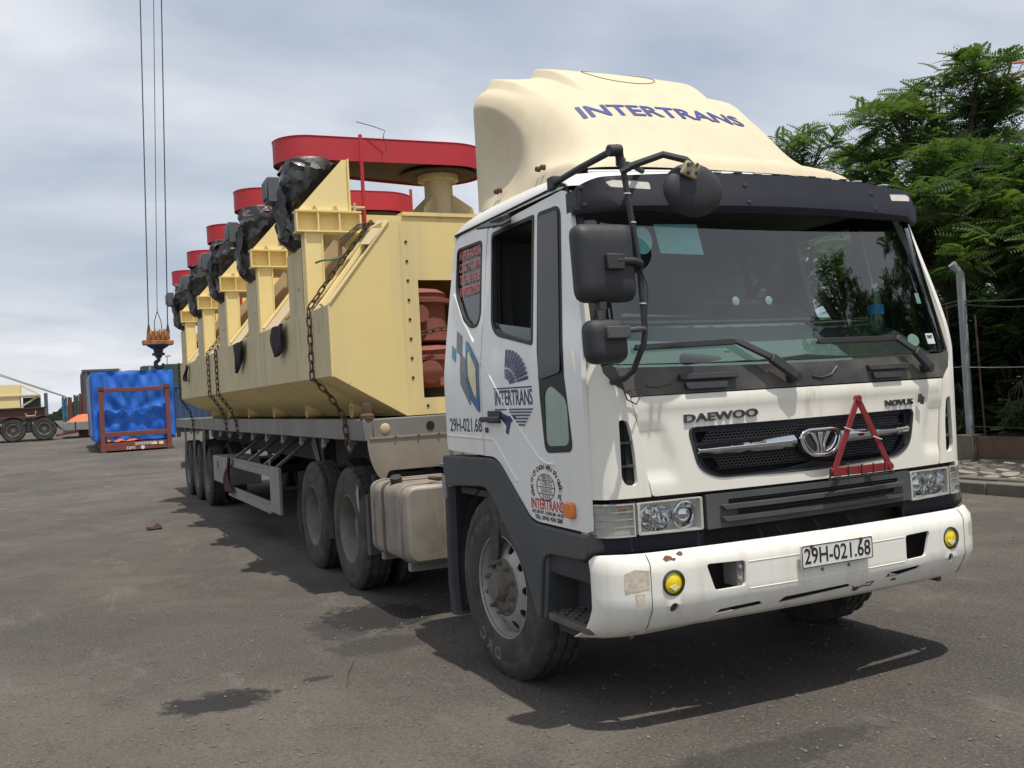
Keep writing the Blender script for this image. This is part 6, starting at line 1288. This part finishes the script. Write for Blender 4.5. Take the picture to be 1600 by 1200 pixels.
# ------------------------------------------------------------------ standing rack ends, containers and plant far behind
gB = gz(55)
def rack_end(x0, x1, zt, m, lab, y=55.0):
    t_ = thing('folded_rack_end', ((x0+x1)/2, y, gB), lab, 'rack end', 'rack ends standing behind the yard')
    P('post', MB().box(x0, x0+0.12, y, y+0.3, gB, zt), m, t_, bevel=0.01); P('post', MB().box(x1-0.12, x1, y, y+0.3, gB, zt-0.03), m, t_, bevel=0.01)
    P('panel', MB().box(x0+0.12, x1-0.12, y+0.08, y+0.2, gB, zt-0.1), m, t_)
    for k in range(3): P('rib', MB().box(x0+0.12, x1-0.12, y+0.02, y+0.08, gB+0.3+k*0.6, gB+0.38+k*0.6), m, t_)
rack_end(-3.26, -2.98, 2.82, 'container_teal', 'blue rack end leftmost in the group beyond the low trailer')
rack_end(-2.96, -2.74, 2.80, 'rack_red', 'brown rack end just right of the blue one', 55.4)
rack_end(-2.66, -2.40, 2.90, 'container_green', 'dark green rack end beyond the low trailer', 55.2)
rack_end(-2.38, -2.10, 2.97, 'container_brown', 'brown rack end beside the dark green one', 55.6)
def corr_box(name, x0, x1, y0, y1, z0, z1, m, lab, cat, grp=None):
    t_ = thing(name, ((x0+x1)/2, (y0+y1)/2, z0), lab, cat, grp)
    P('shell', MB().box(x0, x1, y0, y1, z0, z1), m, t_, bevel=0.02)
    n = max(2, int((x1-x0)/0.30))
    for k in range(n): P('corrugation', MB().box(x0+0.1+k*(x1-x0-0.2)/n, x0+0.1+(k+0.5)*(x1-x0-0.2)/n, y0-0.04, y0, z0+0.12, z1-0.12), m, t_)
    n = max(2, int((y1-y0)/0.30))
    for k in range(n): P('corrugation', MB().box(x0-0.04, x0, y0+0.1+k*(y1-y0-0.2)/n, y0+0.1+(k+0.5)*(y1-y0-0.2)/n, z0+0.12, z1-0.12), m, t_)
    P('top_rail', MB().box(x0-0.05, x1+0.05, y0-0.06, y0, z1-0.12, z1+0.01), m, t_); P('bottom_rail', MB().box(x0-0.05, x1+0.05, y0-0.06, y0, z0, z0+0.12), m, t_)
    return t_
corr_box('tall_container', -2.10, -0.2, 56.5, 62, gB, 4.33, 'container_grey', 'tall dark grey container standing behind the blue load', 'container')
corr_box('white_cabin', -1.2, 0.3, 63, 66, gz(64), 4.62, 'crane_white', 'white site cabin whose roof shows over the blue load', 'cabin')
corr_box('container', 1.75, 7.8, 46, 48.4, gz(46), 2.95, 'container_blue', 'blue container seen under the tank behind the trailer', 'container')
corr_box('container', 8.5, 14.5, 47, 49.4, gz(47), 2.95, 'container_green', 'green container beyond the trailer, right of the blue one', 'container')
pl_ = thing('green_plant', (2.0, 57, gz(57)), 'dark green mobile plant rising behind the blue load', 'machine')
P('plant_body', MB().box(2.2, 4.6, 56, 59, gz(57), 4.48), 'container_green', pl_, bevel=0.05)
P('plant_cab', MB().box(1.05, 1.95, 56, 57.5, gz(57), 4.42), 'container_green', pl_, bevel=0.05)
P('plant_arm', MB().bar((1.9,56,4.3),(2.6,56,3.3), 0.15, 0.2), 'container_teal', pl_); P('plant_rib', MB().box(1.4, 1.55, 55.9, 56, gz(57), 4.42), 'guard_grey', pl_)
fm = thing('lamp_mast', (2.5, 56.5, gz(56)), 'thin lamp mast above the green plant', 'mast')
P('pole', MB().cyl((2.5,56.5,gz(56)),(2.52,56.5,5.0), 0.025, n=8), 'galvanised', fm); P('lamp_head', MB().box(2.42,2.72,56.45,56.55,4.93,5.0), 'galvanised', fm)
for k, dz in enumerate((0.0, -0.09)):
    p0, p1 = Vector((-9.0, 47.5, 5.32+dz)), Vector((-3.05, 54.6, 2.82+dz*0.5))
    solo('stay_cable', MB().tube([p0, p0.lerp(p1, .5)+Vector((0,0,-.06)), p1], 0.018, 5), 'chain_rust', tuple(p1), ('upper' if k == 0 else 'lower')+' of two slack brown cables sloping down to the rack ends', 'cable', 'stay cables')
# far tree belt
r_ = np.random.default_rng(5); V_ = []; F_ = []
for k in range(2600):
    x = r_.uniform(-140, 60); y = r_.uniform(330, 380); h = 3.0+2.8*math.sin(x*0.09)+2.0*math.sin(x*0.23+1); z = 0.95+r_.random()*max(1.5, h); s_ = r_.uniform(0.6, 1.6); n = len(V_)
    a = r_.random()*6.28; V_ += [(x+s_*math.cos(a+q*1.57)*1.3, y, z+s_*math.sin(a+q*1.57)*0.8) for q in range(4)]; F_.append([n, n+1, n+2, n+3])
tbm = bpy.data.meshes.new('far_trees'); tbm.from_pydata(V_, [], F_); tbm.materials.append(MATS['leaf_dark']); fo = bpy.data.objects.new('far_trees', tbm); COL.objects.link(fo)
setp(fo, 'distant belt of trees along the horizon beyond the yard', 'trees', kind='stuff')
# small litter on the yard
lt = MB(); lt.grid([[(-2.42+0.05*i, 10.62+0.05*j, 0.012+0.05*math.sin(i*1.3+j)*math.sin(j*1.1)**2+0.02*random.random()) for i in range(5)] for j in range(5)])
solo('cloth_scrap', lt, 'rag_plum', (-2.35, 10.7, 0.0), 'crumpled dark red cloth scrap lying on the yard left of the trailer', 'scrap', smooth=70)
solo('steel_wire', MB().tube([(-2.05,1.72,0.006),(-1.98,1.95,0.012),(-1.86,2.25,0.006)], 0.003, 5), 'wire_dark', (-2.0,1.9,0), 'thin bent wire lying on the yard in front of the drive wheels', 'wire')

# ------------------------------------------------------------------ kerb, rubble strip, wall and fence on the right
kb = bpy.data.objects.new('kerb', None); COL.objects.link(kb); setp(kb, kind='structure'); ORIG[kb.name] = Vector((0,0,0))
y = -6.0; k = 0
while y < 30:
    ln = 0.9; P('kerb_stone', MB().box(7.12+0.015*random.random(), 7.36, y+0.006, y+ln-0.006, -0.05, 0.145+0.02*random.random()), 'concrete_old', kb, bevel=0.015); y += ln; k += 1
pv = bpy.data.objects.new('rubble_strip', None); COL.objects.link(pv); setp(pv, kind='structure'); ORIG[pv.name] = Vector((0,0,0))
P('strip_bed', MB().add([(7.36,-6,0.10),(8.55,-6,0.27),(8.55,30,0.27),(7.36,30,0.10)], [(0,1,2,3)]), 'concrete_old', pv)
P('strip_edge', MB().box(7.37, 7.50, -6, 30, 0.02, 0.185), 'concrete_old', pv, bevel=0.02)
smeshes = []
for q in range(8):
    n = random.randint(6, 8); o_ = [(0.26*(0.65+0.5*random.random())*math.cos(2*math.pi*t/n), 0.26*(0.65+0.5*random.random())*math.sin(2*math.pi*t/n)) for t in range(n)]
    smeshes.append(mesh_of(MB().prism(rpoly(o_, .05, 2), 'Z', -0.03, 0.03), 'paving_stone', 'stone_pale', 60))
yy = -2.0
while yy < 16:
    for x in (7.60, 7.82, 8.04, 8.26, 8.46):
        o = bpy.data.objects.new('paving_stone', random.choice(smeshes)); COL.objects.link(o); o.parent = pv
        o.location = (x+random.uniform(-.08,.08), yy+random.uniform(-.12,.12)+(0.15 if x in (7.82, 8.26) else 0), 0.10+(x-7.36)*0.143+random.uniform(-0.012,0.012)); o.rotation_euler = (0, -0.14, random.random()*6); k_ = random.uniform(0.28, 0.62); o.scale = (k_, k_, 1)
    yy += 0.30
wall = thing('low_wall', (8.7, 8, 0.2), 'low brown concrete wall with grey pillar under the wire fence', 'wall')
yps = [6.25-3.2*3+3.2*k for k in range(11)]
for a in yps:
    P('pillar', MB().box(8.52, 8.84, a-0.16, a+0.16, 0.15, 0.645), 'concrete_old', wall, bevel=0.012)
    P('wall_panel', MB().box(8.60, 8.78, a+0.162, a+3.038, 0.30, 0.62), 'concrete_brown', wall, bevel=0.01)
    P('wall_plinth', MB().box(8.57, 8.80, a+0.162, a+3.038, 0.15, 0.30), 'concrete_old', wall, bevel=0.01)
P('soil_bank', MB().grid([[(x, y_, 0.58+0.06*math.sin(x*3+y_*2)+0.05*random.random()) for x in (8.78, 9.3, 10, 12, 16, 24)] for y_ in np.linspace(-8, 40, 40)]), 'soil', None, kind='structure', smooth=70)
fnc = thing('wire_fence', (8.68, 8, 0.62), 'tall galvanised fence with cranked post and sagging wires behind the cab', 'fence')
for a in yps:
    P('post', MB().tube([(8.68,a,0.6),(8.665,a,3.03),(8.55,a+0.04,3.17)], 0.058, 14), 'galvanised', fnc)
    P('thin_post', MB().cyl((8.68,a+0.26,0.6),(8.68,a+0.28,2.62), 0.018, n=8), 'chain_rust', fnc)
    P('thin_post', MB().cyl((8.72,a-0.22,0.62),(8.70,a-0.18,2.4), 0.014, n=8), 'chain_rust', fnc)
for z, sg in ((2.60, 0.10), (2.55, 0.16), (1.62, 0.05), (0.75, 0.03)):
    for a in yps[:-1]:
        P('wire', MB().tube([(8.66, a+3.2*t, z+0.03*a/6-sg*4*t*(1-t)) for t in np.linspace(0, 1, 9)], 0.010 if z > 2.5 else 0.007, 5), 'wire_dark' if z > 2.56 or z < 1 else 'rope_pale' if z < 2 else 'wire_dark', fnc)
# ------------------------------------------------------------------ trees with feathery compound leaves
def frond_proto(nl=10, L_=0.42, ll=0.085, lw=0.024, droop=0.35, r=None):
    V_ = []; F_ = []
    for k in range(nl):
        t = (k+1.2)/(nl+0.6); x = L_*t; z = -droop*L_*t*t; e = ll*(0.55+0.75*math.sin(math.pi*min(1, t*0.9+0.12)))
        for s in (-1, 1):
            n = len(V_); fx = 0.35
            V_ += [(x, 0, z), (x+fx*e*0.45+lw*0.8, s*e*0.5, z-0.006), (x+fx*e, s*e, z-0.18*e), (x+fx*e*0.45-lw*0.8, s*e*0.5, z-0.006)]; F_.append((n, n+1, n+2, n+3))
    n = len(V_); V_ += [(0, -0.004, 0), (0, 0.004, 0), (L_, 0, -droop*L_)]; F_.append((n, n+1, n+2, n+2))
    return np.array(V_), np.array([f for f in F_[:-1]])
FV, FF = frond_proto()
def crown(points, r_, per, L_=(0.7, 1.25), upb=0.25):
    """points: (pos, outward dir) -> sprays of fronds; one numpy block"""
    allv = []; cnt = 0
    for p, d in points:
        m = per if isinstance(per, int) else r_.integers(*per)
        for q in range(m):
            a = r_.random()*6.283; dv = np.array([math.cos(a), math.sin(a), r_.normal(upb, 0.35)])+0.55*np.array(d); dv /= np.linalg.norm(dv)
            sdv = np.cross(dv, [0, 0, 1]); sdv /= (np.linalg.norm(sdv)+1e-6); rl = r_.normal(0, 0.5); up = np.cross(sdv, dv); s2 = sdv*math.cos(rl)+up*math.sin(rl); u2 = np.cross(s2, dv)
            k = r_.uniform(*L_); B = np.stack([dv, s2, u2])*k
            allv.append(FV@B+np.array(p)+r_.normal(0, 0.05, 3)); cnt += 1
    v = np.concatenate(allv); f = (FF[None]+(np.arange(cnt)*len(FV))[:, None, None]).reshape(-1, 4)
    return v, f
def np_mesh(name, v, f, m):
    me = bpy.data.meshes.new(name); nf, k = f.shape
    me.vertices.add(len(v)); me.vertices.foreach_set('co', v.astype(np.float32).ravel()); me.loops.add(nf*k); me.loops.foreach_set('vertex_index', f.astype(np.int32).ravel())
    me.polygons.add(nf); me.polygons.foreach_set('loop_start', np.arange(0, nf*k, k, dtype=np.int32)); me.update(calc_edges=True); me.validate(); me.materials.append(MATS[m]); return me
def tree(base, lab, clumps, sprays, per, m, sd, trunk_r=0.16, L_=(0.7, 1.25), name='tree', cat='tree', grp='trees behind the fence'):
    """clumps: (x, y, z, rx, rz) foliage pads held by limbs from one trunk"""
    r_ = np.random.default_rng(sd); t_ = thing(name, base, lab, cat, grp); b = Vector(base)
    mid = Vector((sum(c[0] for c in clumps)/len(clumps), sum(c[1] for c in clumps)/len(clumps), 0)); zlow = min(c[2] for c in clumps)
    fork = Vector((b.x*0.6+mid.x*0.4, b.y*0.6+mid.y*0.4, max(b.z+0.8, zlow*0.62)))
    tr = MB().tube([b-Vector((0,0,0.1)), b.lerp(fork, .5)+Vector((0.06,-0.05,0)), fork], [trunk_r*1.2, trunk_r, trunk_r*0.8], 10)
    P('trunk', tr, 'bark', t_)
    for c in clumps:
        e = Vector(c[:3]); mm = fork.lerp(e, .5)+Vector((r_.normal(0,.12), r_.normal(0,.12), 0.18*(e-fork).length))
        P('limb', MB().tube([fork, fork.lerp(mm, .55), mm, mm.lerp(e, .6), e], [trunk_r*.6, trunk_r*.5, trunk_r*.36, trunk_r*.22, 0.012], 6), 'bark', t_)
        for q in range(4):
            e2 = e+Vector((r_.normal(0, c[3]*.5), r_.normal(0, c[3]*.5), r_.normal(0, c[4]*.4))); P('twig', MB().tube([mm.lerp(e, .5), e2], [0.018, 0.006], 5), 'bark', t_)
    pts = []
    for c in clumps:
        for q in range(sprays):
            d = r_.normal(0, 1, 3); d /= np.linalg.norm(d); rad = r_.random()**0.45
            pts.append(((c[0]+c[3]*rad*d[0], c[1]+c[3]*rad*d[1], c[2]+c[4]*rad*d[2]-0.15*c[3]*rad*rad), (d[0], d[1], 0.4*d[2])))
    v, f = crown(pts, r_, per, L_); v = v-np.array(base)
    o = bpy.data.objects.new('crown', np_mesh('crown', v, f, m)); COL.objects.link(o); o.parent = t_
    return t_
def pads(c, n, rx, rz, pr, pz, sd):
    r_ = random.Random(sd); out_ = []
    for k in range(n):
        a = r_.random()*6.283; q = math.sqrt(r_.random()); out_.append((c[0]+rx*q*math.cos(a), c[1]+rx*q*math.sin(a), c[2]+rz*(r_.random()*2-1)*(1-0.5*q*q), pr*(0.7+0.6*r_.random()), pz*(0.7+0.6*r_.random())))
    return out_
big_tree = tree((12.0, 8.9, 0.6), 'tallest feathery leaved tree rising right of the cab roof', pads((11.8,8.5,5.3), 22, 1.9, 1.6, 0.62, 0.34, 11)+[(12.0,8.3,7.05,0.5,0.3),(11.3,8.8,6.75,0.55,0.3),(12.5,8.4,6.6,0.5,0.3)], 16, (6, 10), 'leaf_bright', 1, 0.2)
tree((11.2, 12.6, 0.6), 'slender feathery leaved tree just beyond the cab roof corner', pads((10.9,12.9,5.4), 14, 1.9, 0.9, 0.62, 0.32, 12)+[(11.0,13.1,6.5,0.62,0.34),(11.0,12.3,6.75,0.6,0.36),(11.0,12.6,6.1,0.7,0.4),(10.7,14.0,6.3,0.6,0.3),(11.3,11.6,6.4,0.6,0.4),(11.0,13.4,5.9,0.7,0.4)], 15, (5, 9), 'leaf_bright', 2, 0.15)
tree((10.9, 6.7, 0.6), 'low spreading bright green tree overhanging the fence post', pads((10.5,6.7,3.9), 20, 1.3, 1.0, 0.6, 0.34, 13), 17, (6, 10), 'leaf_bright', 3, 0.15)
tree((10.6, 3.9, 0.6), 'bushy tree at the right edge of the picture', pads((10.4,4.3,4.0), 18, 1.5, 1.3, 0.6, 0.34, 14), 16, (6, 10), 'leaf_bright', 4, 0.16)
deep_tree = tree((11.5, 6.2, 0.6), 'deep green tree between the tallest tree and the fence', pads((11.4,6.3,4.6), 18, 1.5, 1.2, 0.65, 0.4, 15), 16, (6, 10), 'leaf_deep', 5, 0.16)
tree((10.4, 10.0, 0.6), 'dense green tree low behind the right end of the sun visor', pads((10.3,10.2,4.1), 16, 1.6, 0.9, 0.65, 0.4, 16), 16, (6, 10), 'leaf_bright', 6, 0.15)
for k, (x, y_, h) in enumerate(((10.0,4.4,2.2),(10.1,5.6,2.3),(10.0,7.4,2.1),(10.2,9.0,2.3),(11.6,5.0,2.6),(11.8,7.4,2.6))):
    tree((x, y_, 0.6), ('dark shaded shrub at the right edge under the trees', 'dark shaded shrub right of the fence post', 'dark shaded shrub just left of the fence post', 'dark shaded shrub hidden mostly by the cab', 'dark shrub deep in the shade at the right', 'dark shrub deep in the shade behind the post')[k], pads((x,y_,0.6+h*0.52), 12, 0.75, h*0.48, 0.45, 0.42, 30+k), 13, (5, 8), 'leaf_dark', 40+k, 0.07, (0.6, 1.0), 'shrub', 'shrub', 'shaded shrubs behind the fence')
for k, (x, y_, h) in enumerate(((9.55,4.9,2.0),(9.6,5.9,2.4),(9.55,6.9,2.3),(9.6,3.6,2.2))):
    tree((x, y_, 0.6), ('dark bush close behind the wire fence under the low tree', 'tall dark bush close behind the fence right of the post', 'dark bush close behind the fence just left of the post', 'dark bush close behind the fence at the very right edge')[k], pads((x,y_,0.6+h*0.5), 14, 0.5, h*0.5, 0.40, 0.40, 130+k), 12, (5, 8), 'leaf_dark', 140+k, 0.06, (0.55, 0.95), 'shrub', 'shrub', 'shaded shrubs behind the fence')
sv = tree((8.98, 5.55, 0.6), 'small leafy bush growing on top of the low wall', pads((9.0,5.55,0.92), 7, 0.28, 0.22, 0.16, 0.14, 51), 9, (4, 6), 'leaf_bright', 60, 0.02, (0.25, 0.42), 'bush', 'bush', 'wall plants')
tree((8.98, 4.75, 0.6), 'scrubby low plant at the right edge on top of the wall', pads((9.0,4.75,0.85), 6, 0.3, 0.16, 0.16, 0.12, 52), 8, (4, 6), 'leaf_deep', 61, 0.02, (0.25, 0.42), 'bush', 'bush', 'wall plants')
tree((8.95, 6.6, 0.6), 'scrubby low plant beside the foot of the fence post', pads((8.95,6.6,0.82), 6, 0.3, 0.14, 0.16, 0.12, 53), 8, (4, 6), 'leaf_deep', 62, 0.02, (0.25, 0.40), 'bush', 'bush', 'wall plants')
# backdrop of more trees along the fence, farther off
for k, (x, y_) in enumerate(((13.5,17.5),(14.5,11.5),(14.8,6.0),(13.2,2.2))):
    tree((x, y_, 0.6), ('far tree beyond the slender one', 'broad dark tree behind the tallest tree', 'broad dark tree behind the bushy one', 'dark tree beyond the right edge')[k], pads((x,y_,3.4), 20, 1.9, 2.3, 0.8, 0.6, 70+k), 13, (5, 8), 'leaf_deep', 80+k, 0.18, (0.9, 1.5))
# the row of trees runs on along the fence and mirrors in the windscreen
for src, loc, rz, sc, lab in ((big_tree, (12.2, -2.2, 0.5), 1.9, 1.05, 'tree farther along the fence row, mirrored in the right of the windscreen'), (deep_tree, (11.2, -5.5, 0.3), 0.8, 1.1, 'tree of the fence row mirrored at the foot of the windscreen'), (big_tree, (13.5, -9.5, 0.3), 4.0, 1.2, 'tree at the far end of the fence row, mirrored in the windscreen centre')):
    c_ = copy_tree(src); c_.location = loc; c_.rotation_euler = (0, 0, rz); c_.scale = (sc, sc, sc); c_['label'] = lab
# ------------------------------------------------------------------ crane beyond the trees
cr_t = thing('harbour_crane', (44, 30, 0), 'red and white crane jib and green pipe boom behind the trees at top right', 'crane')
for q, (dy_, dz) in enumerate(((0, 0), (0, 0.7), (0.7, 0.35))):
    a, b = Vector((40, 32.5+dy_, 17.0+dz)), Vector((40, 20+dy_, 13.7+dz*1.0+0.0))
    for k in range(14): P('jib_chord', MB().cyl(a.lerp(b, k/14), a.lerp(b, (k+1)/14), 0.05, n=8), 'crane_red' if k % 2 else 'crane_white', cr_t)
for k in range(14):
    a, b = Vector((40, 32.5, 17.0)), Vector((40, 20, 13.7)); P('jib_lace', MB().cyl(a.lerp(b, k/14), a.lerp(b, (k+.5)/14)+Vector((0,0,.7)), 0.04, n=6).cyl(a.lerp(b, (k+.5)/14)+Vector((0,0,.7)), a.lerp(b, (k+1)/14), 0.04, n=6), 'crane_white', cr_t)
P('pipe_boom', MB().cyl((40,34,12.5),(40,26,15.2), 0.22, n=12), 'crane_green', cr_t)
P('pipe_boom', MB().cyl((41,34,11.8),(41,26,14.0), 0.16, n=12), 'crane_green', cr_t)
P('crane_tower', MB().box(43,45.5,29,31.5,0,12.8), 'crane_white', cr_t); P('crane_house', MB().box(42,46.5,27.5,31.8,9.5,12.6), 'container_green', cr_t)
